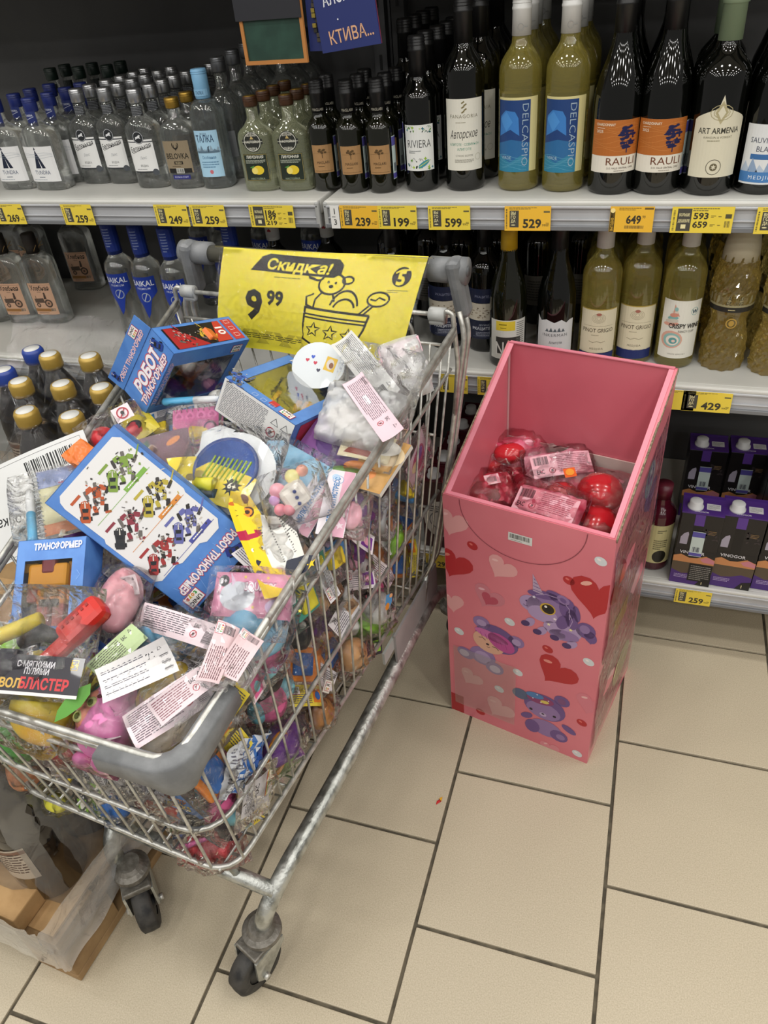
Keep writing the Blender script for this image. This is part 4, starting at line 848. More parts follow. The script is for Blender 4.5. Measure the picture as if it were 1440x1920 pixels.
# handle
hb = MB().tube([(-.238, 0, 1.0), (.238, 0, 1.0)], .0155, mixed('olive_handle_tube', '#4c4a40', '#57554a', 5, .12), 20).build('handle_bar', cart)
for i in range(7): MB().box((.1 + i * .016, 0, 1.0152), (.008, .012, .0012), flat('#1f5a3a', .3)).build('handle_print', hb)
for s in (-1, 1):
    m = MB().tube([(s * .222, 0, 1.0), (s * .262, 0, 1.0)], .021, GREY, 20)
    m.box((0, 0, 0), (.026, .036, .105), GREY, T_M((s * .272, -.002, .972)) @ Matrix.Rotation(-s * .12, 4, 'Y') @ Matrix.Rotation(.16, 4, 'X'), bev=.0095)
    m.tube([(s * .26, 0, 1.0), (s * .286, 0, 1.0)], .0225, GREY, 20); m.tube([(s * .28, 0, 1.0), (s * .288, 0, 1.0)], .009, flat('#5a5c5e', .5), 14)
    m.build('handle_end', cart)
    for df, dz in ((-.012, 0), (.012, -.004)):
        MB().tube(rounded_path([(s * .279, -.013 + df, .94), (s * .29, -.02 + df, .90), (s * .262, -.04 + df * 1.2, .66), (s * .222, -.05 + df * 1.5, .40), (s * .208, -.065 + df * 1.5, .372)], .03), .0048, ZINC, 8).build('rear_post', cart)
    MB().tube(rounded_path([(s * .262, -.05, .93), (s * .268, -.06, .955), (s * .28, -.06, .95), (s * .285, -.055, .86), (s * .272, -.045, .74)], .012), .0042, ZINC, 8).build('rear_post', cart)
    MB().box((s * .25, -.055, .942), (.028, .014, .03), LTGREY, bev=.005).tube([(s * .238, -.055, .945), (s * .265, -.055, .945)], .012, LTGREY, 12).build('hinge_clip', cart)
# chassis: front legs, cross bar, long tubes, rear arch
for s in (-1, 1):
    P = rounded_path([(s * .155, -.752, .125), (s * .165, -.742, .17), (s * .178, -.69, .215), (s * .197, -.48, .245), (s * .205, -.15, .272), (s * .205, -.02, .268), (s * .205, .06, .2), (s * .205, .09, .13)], .08, 6)
    MB().tube(P, .0155, TUBE, 14).build('chassis_tube', cart)
    P2 = rounded_path([(s * .205, -.17, .275), (s * .206, -.08, .278), (s * .207, -.01, .27)], .03)
    MB().box((s * .208, -.135, .318), (.005, .23, .075), mixed(f'side_cover{s}', '#8f8a8a', '#a09a9a', 6, .5)).box((s * .203, -.265, .335), (.005, .06, .03), LTGREY).build('side_cover', cart)
    MB().tube([(s * .2, -.10, .28), (s * .208, -.06, .385)], .009, TUBE, 8).build('basket_strut', cart)
MB().tube([(.176, -.715, .2), (-.176, -.715, .2)], .0135, TUBE, 14).build('cross_bar', cart)
MB().tube([(.1, -.715, .21), (.12, -.76, .432)], .008, TUBE, 8).build('basket_strut', cart)
MB().tube([(-.1, -.715, .21), (-.12, -.76, .432)], .008, TUBE, 8).build('basket_strut', cart)
# grey bumper corners of the rim
for s in (-1, 1):
    P = rounded_path([mix(rimp(s, 1), rimp(s, .86), 1), rimp(s, 1.0), (s * .10, -RF[1] - .004 - (.018 if s < 0 else .004), RF[2] - .001)], .03, 8)
    P = [(p[0] + s * .004, p[1] - .004, p[2] - .008) for p in P]
    n = len(P); m = MB(); vs = []; fs = []
    up = Vector((0, 0, 1)); N_ = 12
    for i, p_ in enumerate(P):
        t = (Vector(P[min(i + 1, n - 1)]) - Vector(P[max(i - 1, 0)])).normalized(); u = t.cross(up).normalized()
        q = min(1, .55 + 1.6 * min(i, n - 1 - i) / n); 
        for k in range(N_):
            a = 2 * math.pi * k / N_; c, g = math.cos(a), math.sin(a)
            o = u * (.0145 * math.copysign(abs(c) ** .45, c)) + up * ((.03 * q) * math.copysign(abs(g) ** .45, g) - .014 * q)
            vs.append(tuple(Vector(p_) + o))
    for i in range(n - 1):
        for k in range(N_): fs.append((i * N_ + k, i * N_ + (k + 1) % N_, (i + 1) * N_ + (k + 1) % N_, (i + 1) * N_ + k))
    fs.append(tuple(range(N_ - 1, -1, -1))); fs.append(tuple((n - 1) * N_ + k for k in range(N_)))
    m.add(vs, fs, GREY, True); m.build('corner_bumper', cart)
def caster(x, f, yaw, rear=False):
    """swivel fork with wheel; yaw: direction in which the wheel trails (cart frame)"""
    M = Matrix.Translation(L(x, f, 0)) @ Matrix.Rotation(yaw, 4, 'Z')
    c = MB()
    c.loft([(.112, .03, .03, 2), (.117, .034, .034, 2), (.128, .034, .034, 2), (.134, .026, .026, 2), (.142, .02, .02, 2)], RUST, 24, False)
    c.box((0, -.012, .106), (.052, .062, .013), RUST, bev=.003)
    for s in (-1, 1):
        c.prism([(-.044, .106), (.019, .106), (.019, .092), (-.028, .042), (-.04, .042), (-.05, .056)], -.0022, .0022, TUBE, Matrix.Translation((s * .0255, 0, 0)) @ Matrix(((0, 0, 1, 0), (1, 0, 0, 0), (0, 1, 0, 0), (0, 0, 0, 1))))
        c.tube([(s * .026, -.034, .05), (s * .034, -.034, .05)], .0065, ZINC, 6)
    fk = c.build('caster_fork', cart, M=M)
    wv = MB(); Rw = .05
    prof = [(-.016, .026), (-.0165, .044), (-.013, .049), (0, .0502), (.013, .049), (.0165, .044), (.016, .026)]
    vs = []; fs = []; N_ = 32
    for (xx, rr_) in prof:
        for k in range(N_):
            t = 2 * math.pi * k / N_; vs.append((xx, -.034 + rr_ * math.cos(t), .0506 + rr_ * math.sin(t)))
    for i in range(len(prof) - 1):
        for k in range(N_): fs.append((i * N_ + k, (i + 1) * N_ + k, (i + 1) * N_ + (k + 1) % N_, i * N_ + (k + 1) % N_))
    wv.add(vs, fs, RUBBER, True)
    for s in (-1, 1): wv.tube([(s * .0, -.034, .0506), (s * .0145, -.034, .0506)], .0262, flat('#2c2c2d', .55), 24); wv.tube([(s * .0, -.034, .0506), (s * .0185, -.034, .0506)], .011, flat('#1c1c1d', .5), 16)
    wv.build('wheel', cart, M=M)
caster(.155, .752, A_(-16)); caster(-.13, .748, A_(48)); caster(.205, -.09, A_(150)); caster(-.205, -.09, A_(170))

# ---------------------------------------------------------------- yellow sale sign on the handle
def sign_curve(v):
    """height fraction v 0 (bottom) .. 1 (top, over the handle) -> (forward, z)"""
    z = .868 + .158 * v
    f = .112 - .087 * v + .012 * math.sin(v * 3.1)
    return f, z
SW, SH = .385, .19
def sign_map(x, y, h):
    v = (y + SH / 2) / SH; f, z = sign_curve(min(v, 1)); 
    f += .012 * math.sin(x * 14 + v * 2.2) * (1 - .75 * v) + h - .02 * max(0, (x + SW / 2) / SW - .6) * (1 - v)
    return CO + CA * (x + .02 + .03 * (v - .5) * (x > 0)) + CB * f + Vector((0, 0, z + .006 * (x / SW)))
p = Pr().rect(0, 0, SW, SH, '#f0e03c', 0)
Kk = '#1c1a12'
# discount banner
bx, by = -.038, .072
p.poly([(bx - .088, by - .013), (bx - .066, by + .012), (bx - .05, by + .017), (bx + .075, by + .013), (bx + .086, by + .004), (bx + .086, by - .010), (bx + .074, by - .017), (bx - .06, by - .013)], Kk, 1)
p.text('Скидка!', bx + .006, by - .001, .018, '#f0e03c', 2, .03, .118, -.03, .15).fine(bx + .01, by - .0215, .09, .003, 1, '#6a6420')
p.text('9', -.113, -.002, .056, Kk, 1, .035).text('99', -.067, .014, .026, Kk, 1, .04)
# bear in a toy box, drawn in line
lw = .0042; tx = .056
p.line([(tx - .058, .002), (tx - .06, -.03), (tx - .052, -.055), (tx - .03, -.066), (tx + .03, -.068), (tx + .05, -.058), (tx + .06, -.032), (tx + .064, -.006)], lw, Kk)
for dy in (0, -.011, -.017): p.line([(tx - .06, .004 + dy), (tx + .064, -.006 + dy)], lw if dy == 0 else .003, Kk)
p.ring(tx - .02, .045, 0, .0036, Kk, 1, 20, .024, .017)
for s in (-1, 1): p.ring(tx - .02 + s * .028, .054 - s * .002, 0, .0034, Kk, 1, 12, .010, .006)
p.ell(tx - .027, .048, .0022, .0022, Kk).ell(tx - .013, .047, .0022, .0022, Kk).ell(tx - .02, .041, .0042, .003, Kk)
p.line([(tx - .034, .03), (tx - .043, .018), (tx - .043, .004)], .0036, Kk).line([(tx - .048, .028), (tx - .058, .022), (tx - .057, .008), (tx - .046, .004)], .0036, Kk).line([(tx - .012, .028), (tx - .006, .016)], .0036, Kk)
p.line([(tx - .013 + .026 * (1 - math.cos(t)), .002 + .033 * math.sin(t)) for t in span(0, math.pi, 12)], .0036, Kk).line([(tx - .006 + .02 * (1 - math.cos(t)), .001 + .02 * math.sin(t)) for t in span(0, math.pi, 10)], .0036, Kk)
p.ring(tx + .072, .022, 0, .0034, Kk, 1, 16, .019, .012).line([(tx + .058, .022), (tx + .068, .02), (tx + .073, .025), (tx + .085, .021)], .003, Kk).line([(tx + .06, .012), (tx + .044, -.004)], .0034, Kk).line([(tx + .067, .011), (tx + .052, -.005)], .0034, Kk)
for k in range(3):
    c = (tx - .034 + k * .034, -.036 - k * .004); o = [(c[0] + (.014 if q % 2 == 0 else .006) * math.cos(math.pi / 2 + math.pi * q / 5), c[1] + (.014 if q % 2 == 0 else .006) * math.sin(math.pi / 2 + math.pi * q / 5)) for q in range(10)]
    p.line(o, .003, Kk, 1, True)
p.ell(.157, .06, .0165, .0165, '#1c1a12', 1, 24).text('5', .157, .059, .023, '#f0e03c', 2, .04).line([(.145, .066), (.154, .071), (.169, .072)], .003, '#f0e03c', 2).fine(.157, .036, .036, .006, 2, '#6a6420')
for k in range(3): p.poly([(-.16 + k * .05, -.082), (-.135 + k * .05, -.054), (-.12 + k * .05, -.054), (-.145 + k * .05, -.082)], '#c9ba34', 1); p.poly([(-.12 + k * .05, -.054), (-.105 + k * .05, -.054), (-.08 + k * .05, -.082), (-.095 + k * .05, -.082)], '#c9ba34', 1)
p.fine(-.085, -.066, .17, .012, 3, '#5c561c', 2).fine(-.135, -.082, .06, .003, 1, '#5c561c', 2)
sg = empty('sale_sign', 'yellow paper sale sign in a clear pocket on the cart handle', 'sign', cw(.02, .1, .868))
iv = sg.matrix_world.inverted()
p.build(lambda x, y, h: iv @ sign_map(x, y, h), 'sheet', sg, {'x': span(-SW / 2, SW / 2, 24), 'y': span(-SH / 2, SH / 2, 10)}, .00012, 0, rough=.55)
MB().grid(lambda a, b: iv @ (sign_map((a - .5) * (SW + .012), (b * 1.35 - .42) * (SH), .003) if b > .16 else sign_map((a - .5) * (SW + .012), (-.42 + b * 1.35) * SH, .003 + .02 * (.16 - b))), 20, 14, FILM).build('clear_pocket', sg)

# ---------------------------------------------------------------- pink cardboard display bin
FLp, FRp = Vector((-.3016, 1.0903, 0)), Vector((.0137, 1.0166, 0)); U = (FRp - FLp).normalized(); Nn = Vector((-U.y, U.x, 0))
WB, DB, HF, HBk = .324, .30, .625, .797; T_ = .005
bin_ = empty('display_bin', 'pink cardboard display bin printed with hearts and purple toy animals', 'display bin', Matrix(((U.x, Nn.x, 0, FLp.x), (U.y, Nn.y, 0, FLp.y), (0, 0, 1, 0), (0, 0, 0, 1))))
MB().box((WB / 2, T_ / 2, HF / 2), (WB, T_, HF), PINK).build('front_panel', bin_)
MB().box((WB / 2, DB - T_ / 2, HBk / 2), (WB, T_, HBk), PINKIN).build('back_panel', bin_)
ZS = Matrix(((0, 0, 1, 0), (1, 0, 0, 0), (0, 1, 0, 0), (0, 0, 0, 1)))
for s, x in ((0, T_ / 2), (1, WB - T_ / 2)):
    MB().prism([(T_, 0), (DB - T_, 0), (DB - T_, HBk), (T_, HF)], x - T_ / 2, x + T_ / 2, PINK, ZS).build('side_panel', bin_)
    q = MB(); d = Vector((0, DB, HBk - HF)).normalized()
    xx = .0 if s == 0 else WB
    q.add([(xx - .0015, 0, HF + .001), (xx + .0015, 0, HF + .001), (xx + .0015, DB, HBk + .001), (xx - .0015, DB, HBk + .001), (xx - .0015, 0, HF - .006), (xx + .0015, 0, HF - .006), (xx + .0015, DB, HBk - .006), (xx - .0015, DB, HBk - .006)], [(0, 1, 2, 3), (4, 7, 6, 5), (0, 4, 5, 1), (1, 5, 6, 2), (2, 6, 7, 3), (3, 7, 4, 0)], CORR)
    q.build('corrugated_edge', bin_)
    i0, i1 = (T_, T_ + .009) if s == 0 else (WB - T_ - .009, WB - T_)
    MB().add([(i0, .004, HF), (i1, .004, HF), (i1, DB - .004, HBk), (i0, DB - .004, HBk), (i0, .004, HF + .002), (i1, .004, HF + .002), (i1, DB - .004, HBk + .002), (i0, DB - .004, HBk + .002)], [(0, 3, 2, 1), (4, 5, 6, 7), (0, 1, 5, 4), (1, 2, 6, 5), (2, 3, 7, 6), (3, 0, 4, 7)], flat('#e58a9a', .4)).build('folded_lip', bin_)
MB().box((WB / 2, .006, HF + .001), (WB - .01, .009, .002), flat('#e58a9a', .4)).build('folded_lip', bin_)
MB().box((WB / 2, DB - .004, HBk + .001), (WB - .01, .008, .002), flat('#e08595', .4)).build('folded_lip', bin_)
MB().box((WB / 2, DB - T_ - .003, .5), (WB - .012, .003, .17), LINER).build('inner_liner', bin_)
MB().box((WB / 2, DB / 2, .50), (WB - .012, DB - .012, .004), LINER).build('tray_floor', bin_)
MB().box((WB / 2, DB / 2, .003), (WB - .012, DB - .012, .004), CARD).build('base_flap', bin_)
MB().box((T_ + .002, DB - .012, .62), (.003, .003, .34), '#d8b8b8').build('corner_seam', bin_)
# printed front (x right, y up from the floor), each motif a print of its own
def art_done(p, name):
    p.it = [([(min(max(x, .001), WB - .001), min(max(y, .001), HF - .004)) for x, y in a], b, c, d) for a, b, c, d in p.it]
    p.build(lambda x, y, h: (x, -h, y), name, bin_, None, .00012, .0003, rough=.3)
def gheart(x, y, s, c1, c2, rot, lay=1, inner=None):
    p = Pr().heart(x, y, s, c1, lay, rot); p.ell(x - s * .4, y + s * .45, s * .2, s * .09, c2, lay + 1, 10, .5 + rot)
    if inner: p.heart(x + .002, y - .006, s * .55, inner, lay + 1, rot)
    art_done(p, 'heart_print')
RED, PALE, MIDP = '#b3242c', '#e0a0a2', '#cc7a88'
for h_ in ((.018, .563, .036, PALE, '#ecbcbc', -.2), (.02, .46, .042, RED, '#d87a70', -.3), (.12, .487, .033, PALE, '#ecbcbc', -.45), (.093, .40, .036, MIDP, '#e7b0bc', -.4, 1, '#b84a60'), (.012, .352, .03, PALE, '#ecbcbc', .1), (.304, .487, .056, RED, '#e6a89a', -.05), (.241, .256, .047, RED, '#e08a80', -.5), (.052, .138, .03, PALE, '#e8b4b4', -.5), (.12, .07, .038, PALE, '#e8b4b4', -.5), (.316, .195, .034, '#d27886', '#e8b4b4', -.2), (.24, .002, .024, '#dc8a94', '#e8b4b4', 0)): gheart(*h_)
art_done(Pr().rect(.016, .03, .032, .06, '#a8202a', 1), 'corner_print')
for x, y, c in ((.06, .52, RED), (.25, .506, RED), (.22, .311, RED), (.074, .031, RED), (.303, .129, RED), (.302, .571, '#d3d6da'), (.139, .351, '#d3d6da'), (.026, .272, '#d3d6da'), (.302, .315, '#d3d6da'), (.16, .211, '#d3d6da'), (.119, .135, '#d3d6da'), (.301, .022, '#d3d6da')):
    art_done(Pr().ell(x, y, .0115, .0095, c, 1, 14, -.4).ell(x - .003, y + .003, .004, .0025, '#f2e6e6' if c != RED else '#dc6a64', 2, 8, -.4), 'dot_print')
V1, V2, V3, V4 = '#8f72a4', '#6c4f88', '#ad93bd', '#4a3266'
p = Pr().ell(.215, .417, .043, .036, V1, 3, 24, .05).ell(.182, .42, .024, .021, V3, 3, 16).ell(.205, .402, .03, .02, V3, 4, 16)
p.ell(.247, .377, .037, .025, V3, 3, 20, .1).ell(.25, .364, .03, .014, V1, 4, 16, .1).ell(.226, .375, .018, .016, V3, 4, 14)
for x, y, a, b, r_ in ((.205, .452, .032, .010, .12), (.232, .455, .024, .012, -.4), (.252, .436, .016, .026, .1), (.262, .412, .012, .026, .15), (.246, .398, .012, .02, -.3), (.27, .43, .007, .02, .2)): p.ell(x, y, a, b, V2, 5, 16, r_)
for pts in ([(.19, .447), (.21, .456), (.24, .455)], [(.243, .452), (.256, .436), (.258, .41)], [(.255, .43), (.264, .408), (.258, .385)]): p.line(pts, .0015, V3, 6)
p.ell(.243, .455, .013, .010, V1, 6, 12, -.5).ell(.243, .454, .007, .005, V2, 7, 10, -.5)
p.poly([(.184, .455), (.206, .452), (.182, .497)], '#b9a0bc', 6)
for k in range(4): p.line([(.184 + k * .0002, .459 + k * .009), (.203 - k * .005, .457 + k * .0085)], .0016, V2, 7)
p.ell(.215, .42, .0155, .0145, '#d0a83c', 7, 20).ell(.2155, .42, .0125, .0118, '#241610', 8, 18).ell(.2155, .42, .006, .0065, '#080606', 9, 12).ell(.211, .425, .003, .003, '#f0e8e0', 10, 8).ell(.172, .424, .002, .002, V4, 6, 6).line([(.166, .413), (.171, .41), (.176, .412)], .001, V4, 6)
for x, y, r_ in ((.172, .363, .5), (.197, .35, .4), (.232, .35, .1), (.257, .339, .2)): p.ell(x + .009, y + .007, .014, .009, V3, 4, 12, r_ + .6); p.ell(x, y, .0095, .0075, V4, 5, 12, r_)
p.ell(.29, .395, .019, .02, V2, 3, 16).ell(.3, .382, .012, .016, V2, 3, 14, .4).ell(.288, .398, .01, .011, V1, 4, 12).line([(.279, .386), (.29, .378), (.303, .366)], .004, V2, 4)
for x, y, c in ((.23, .4, '#f0dfe6'), (.262, .385, '#f0e0a0'), (.187, .44, '#e8e0f0'), (.219, .381, '#f0e6c0')): p.star(x, y, .0045, .002, 5, c, 8)
art_done(p, 'unicorn_print')
p = Pr().ell(.112, .288, .048, .037, V2, 3, 24, -.25).ell(.094, .27, .036, .03, '#dba890', 4, 20, -.3).ell(.122, .282, .032, .022, '#b84a90', 5, 18, -.5).ell(.1, .292, .038, .012, '#c86aa8', 5, 16, -.2).ell(.078, .322, .019, .017, V1, 3, 14).ell(.078, .321, .011, .009, V3, 4, 12).ell(.154, .3, .018, .016, V1, 3, 14).ell(.155, .299, .010, .009, V3, 4, 12)
for k in range(6): p.line([(.075 + k * .011, .295 - k * .002), (.08 + k * .011, .282 - k * .003)], .0012, '#a03a80', 6)
p.line([(.072, .277), (.08, .28), (.087, .274)], .0016, '#3a2430', 6).line([(.102, .262), (.111, .262), (.117, .256)], .0016, '#3a2430', 6).ell(.092, .264, .004, .003, '#3a2430', 6, 8).line([(.09, .257), (.093, .255), (.097, .257)], .0012, '#3a2430', 6)
p.ell(.08, .222, .03, .027, V1, 2, 18).ell(.08, .218, .019, .018, V3, 3, 14).ell(.04, .212, .02, .016, V1, 3, 14, -.4).ell(.037, .211, .012, .010, '#c9b8d0', 4, 10).ell(.108, .197, .021, .018, V1, 3, 14).ell(.109, .195, .013, .011, '#c9b8d0', 4, 10)
art_done(p, 'doll_bear_print')
p = Pr().ell(.222, .132, .046, .039, V2, 3, 22, -.05).ell(.22, .12, .038, .026, V1, 4, 18).ell(.212, .152, .03, .014, '#8a3a6a', 5, 16, .1).ell(.2, .16, .02, .009, '#4a7ab0', 6, 12, .1).ell(.222, .15, .010, .005, '#d8c060', 7, 10, .2).ell(.168, .147, .019, .016, '#55607e', 3, 14).ell(.258, .172, .017, .016, V2, 3, 14).ell(.258, .171, .009, .009, '#7a4a78', 4, 12).ell(.193, .112, .004, .0036, '#1c1020', 6, 8).ell(.245, .115, .004, .0036, '#1c1020', 6, 8).ell(.22, .108, .008, .006, '#b9a4c6', 6, 10).ell(.22, .11, .0034, .0024, '#3a2040', 7, 8)
for x, y in ((.205, .165), (.23, .158), (.214, .145), (.196, .15)): p.star(x, y, .0025, .001, 4, '#f0e6f4', 8)
p.ell(.228, .065, .036, .026, V1, 3, 18).ell(.198, .056, .017, .021, V2, 4, 14).ell(.258, .056, .02, .018, V2, 4, 14).ell(.262, .055, .01, .009, V1, 5, 12).ell(.278, .09, .018, .009, V2, 3, 12, -.5).ell(.184, .085, .015, .009, V2, 3, 12, .6)
art_done(p, 'galaxy_bear_print')
q = Pr(); cpts = [(.155 + .12 * math.cos(t), .622 + .104 * math.sin(t)) for t in [math.pi + math.pi * k / 40 for k in range(41)]]
q.line([(x, min(y, HF - .001)) for x, y in cpts], .0016, '#8f4450', 1); q.build(lambda x, y, h: (x, -h, y), 'perforated_arc', bin_, None, .0003, .0004)
q = Pr().rect(0, 0, .046, .0185, '#dadbd8', 0).bars(0, .002, .04, .010, '#222222', 1, 26, 8).fine(0, -.0065, .036, .002, 1, '#666666', 1); q.build(lambda x, y, h: (.155 + x, -h, .57 + y), 'barcode_sticker', bin_, None, .0002, .0006)
MB().grid(lambda a, b: (.012 + a * .145, -.0022 - .0006 * math.sin(a * 9 + b * 7), .035 + b * .19), 8, 8, film('box_tape', base=.10, gain=.5, rough=.25, milky=.06, bump=.15, scale=20)).build('clear_tape', bin_)
# printed right side with its film
q = Pr()
for x, y, s, c in ((.06, .47, .05, '#b3242c'), (.2, .35, .05, '#c9909a'), (.12, .2, .05, '#d8a8a8'), (.23, .56, .045, '#8a6aa0'), (.07, .08, .04, '#dc9a9c')): q.heart(x, y, s, c, 1, .2)
q.ell(.2, .62, .03, .04, '#9fb0b4', 2).ell(.2, .63, .02, .02, '#6a4a86', 3).rect(.12, .34, .09, .05, '#d3a94a', 2).ell(.2, .12, .06, .05, '#cfc08a', 2).star(.2, .64, .02, .008, 5, '#d8dce0', 4)
q.build(lambda x, y, h: (WB + h, x, y), 'side_artwork', bin_, None, .0002, .0003, rough=.3)
MB().grid(lambda a, b: (WB + .003 + .002 * math.sin(a * 7 + b * 11) + .002 * math.sin(b * 23), .01 + a * .28, .03 + b * (.56 + .13 * a)), 14, 20, FILM_T).build('clear_side_film', bin_)

# ---------------------------------------------------------------- pallet with wrapped bottle packs
pal = empty('wooden_pallet', 'wooden pallet under the wrapped bottle packs at lower left', 'pallet', Vector((-1.175, .80, 0)))
px0, px1, py0, py1 = -.40, .40, -.43, .43
for i in range(7): MB().box((0, py0 + .05 + i * .127, .133), (.80, .098, .02), WOOD, bev=.002).build('deck_plank', pal)
for i in range(3): MB().box((px0 + .05 + i * .35, 0, .112), (.098, .86, .02), WOOD, bev=.002).build('stringer_plank', pal)
for i in range(3):
    for j in range(3): MB().box((px0 + .05 + i * .35, py0 + .06 + j * .37, .062), (.098, .12, .078), WOOD, bev=.002).build('block', pal)
for i in range(3): MB().box((px0 + .05 + i * .35, 0, .011), (.098, .86, .02), WOOD, bev=.002).build('bottom_plank', pal)
pal.rotation_euler.z = A_(-4)
MB().box((0, 0, .003), (.78, .84, .006), CARD).build('cardboard_sheet', None, 'brown cardboard layer sheet on top of the pallet', 'cardboard', None, None, Matrix.Translation((-1.175, .80, .1445)) @ Matrix.Rotation(A_(-4), 4, 'Z'))
MB().box((0, 0, .022), (.75, .09, .044), CARD, bev=.003).build('cardboard_strip', None, 'folded brown cardboard edge at the front of the pallet', 'cardboard', None, None, Matrix.Translation((-1.24, .415, .1515)) @ Matrix.Rotation(A_(-4), 4, 'Z'))
COLA = flat('#140d0a', .08, 0, .5)
def drink_bottle(capm, name='drink_bottle', h=.30, r=.046, lab=True):
    rt = empty(name, 'x', 'bottle')
    MB().loft([(0, r * .8, r * .8, 2), (.006, r, r, 2), (h * .6, r, r, 2), (h * .68, r * .94, r * .94, 2), (h * .78, r * .7, r * .7, 2), (h * .86, r * .44, r * .44, 2), (h * .89, .017, .017, 2), (h * .93, .017, .017, 2)], COLA, 24).build('bottle_body', rt)
    c = MB().loft([(h * .9, .0215, .0215, 2), (h * .915, .0225, .0225, 2), (h * .98, .0225, .0225, 2), (h, .0195, .0195, 2)], capm, 28, flute=0).build('cap', rt)
    MB().loft([(h - .0002, .0165, .0165, 2), (h + .0006, .0162, .0162, 2)], flat('#cfcfcb', .4), 20).build('cap_disc', c)
    if lab: Pr().rect(0, 0, .13, .09, '#b7aa9a', 0).fine(0, .0, .11, .07, 9, '#5a4a44', 1, 5).rect(0, .035, .13, .01, '#7a5a4a', 1).build(bot_map(r + .0003, r + .0003, 2, h * .36), 'label_band', rt, {'x': span(-.065, .065, 12)}, .0002, .0002)
    return rt
GC = mixed('gold_cap', '#a5873e', '#b5974a', 20, .35, .3); BC = flat('#27408f', .35)
ZT = .82; HBt = .30
gold = drink_bottle(GC); blue = drink_bottle(BC)
capspx = [(130, 775, 0, 'gold capped cola bottle, front right of the wrapped pack'), (45, 766, 0, 'gold capped cola bottle, front left of the wrapped pack'), (187, 722, 0, 'gold capped cola bottle half hidden by the blue robot box'), (113, 716, 0, 'gold capped cola bottle in the middle of the pack'), (34, 711, 0, 'gold capped cola bottle at the left of the second row'), (165, 664, 0, 'gold capped cola bottle at the back right of the pack'), (90, 661, 0, 'gold capped cola bottle at the back beside a blue cap'), (58, 651, 1, 'blue capped cola bottle at the back of the pack'), (4, 690, 1, 'blue capped cola bottle at the left photo edge')]
ug = ub = 0
for x, y, b, lab in capspx:
    P = onz(x, y, ZT); o = (blue if b else gold) if (ub if b else ug) == 0 else copy_tree(blue if b else gold)
    if b: ub = 1
    else: ug = 1
    o.location = (P.x, P.y, ZT - HBt - .003); o['label'] = lab; o['group'] = 'bottles in the wrapped upper pack'
MB().box((-1.10, 1.02, ZT - HBt - .012), (.48, .52, .012), CARD).build('cardboard_tray', None, 'brown cardboard tray under the upper bottle pack', 'cardboard')
# lower layer: larger bottles, wrapped
low = drink_bottle(flat('#2a2a2c', .4), 'drink_bottle', .345, .058)
k = 0
for j in range(6):
    for i in range(6):
        x, y = -.885 - i * .121 - .006 * j, .455 + j * .122 + .008 * i
        if i > 2 and j > 0 or i > 0 and j > 2: continue
        o = low if k == 0 else copy_tree(low); k += 1
        o.location = (x, y, .152); o.rotation_euler.z = R.uniform(-.4, .4); o['group'] = 'large bottles in the lower wrapped layer'
        o['label'] = 'large dark bottle with beige label at the pallet corner' if k == 1 else f'large dark bottle in the wrapped lower pallet layer, {ORD[j]} row, {ORD[i]} from right'
def wrap(x0, x1, y0, y1, z0, z1, rot, c, label, amp=.006, dome=0.):
    m = MB(); n = 72; H = 14; rr_ = .05
    def per(t):
        q = (t % 1) * 4; i = int(q); f = q - i
        C4 = [(x0, y0), (x1, y0), (x1, y1), (x0, y1)]; a, b = C4[i], C4[(i + 1) % 4]
        return Vector((a[0] + (b[0] - a[0]) * f, a[1] + (b[1] - a[1]) * f, 0))
    cx, cy = (x0 + x1) / 2, (y0 + y1) / 2
    def fn(a, b):
        p_ = per(a); d = Vector((p_.x - cx, p_.y - cy, 0)); z = z0 + (z1 - z0) * b
        s = 1 + amp * 4 * noise.noise(Vector((a * 20, b * 6, 3))) - .03 * (abs(math.sin(a * 4 * math.pi)) < .25)
        s *= 1 - .06 * max(0, b - .75) * 4 * dome
        return (cx + d.x * s, cy + d.y * s, z + amp * noise.noise(Vector((a * 30, 0, 9))))
    m.grid(fn, n, H, WRAP)
    if dome:
        m.grid(lambda a, b: (x0 + (x1 - x0) * (.04 + .92 * a), y0 + (y1 - y0) * (.04 + .92 * b), z1 + .004 + .006 * noise.noise(Vector((a * 9, b * 9, 1))) + .01 * noise.noise(Vector((a * 3, b * 3, 4)))), 20, 20, SHRINK)
    return m.build('stretch_wrap', None, label, 'plastic wrap', None, None, None)
wrap(-1.60, -.822, .392, 1.22, .125, .50, 0, None, 'clear stretch film wrapped around the lower pallet load', .006)
SK = film('crumpled_skirt_film', base=.1, gain=.9, rough=.12, bump=.9, scale=20, milky=.3)
def skirt(a, b):
    q = a * (len(skp) - 1); i = min(int(q), len(skp) - 2); P_ = skp[i].lerp(skp[i + 1], q - i)
    n_ = noise.noise(Vector((a * 26, b * 5, 7))); lo = .075 + .02 * noise.noise(Vector((a * 14, 0, 2)))
    return (P_.x + .006 * n_ + .004, P_.y - .006 * abs(n_) - .001, lo + b * (.215 - lo))
skp = [Vector((-1.6, .389, 0)).lerp(Vector((-.83, .334, 0)), t / 30) for t in range(31)] + [Vector(p) for p in rounded_path([(-.83, .334, 0), (-.803, .332, 0), (-.80, .36, 0)], .02, 6)][1:] + [Vector((-.80, .36, 0)).lerp(Vector((-.768, .72, 0)), t / 14) for t in range(1, 15)]
MB().grid(skirt, 120, 12, SK).build('film_skirt', None, 'crumpled whitish stretch film around the pallet edge', 'plastic wrap')
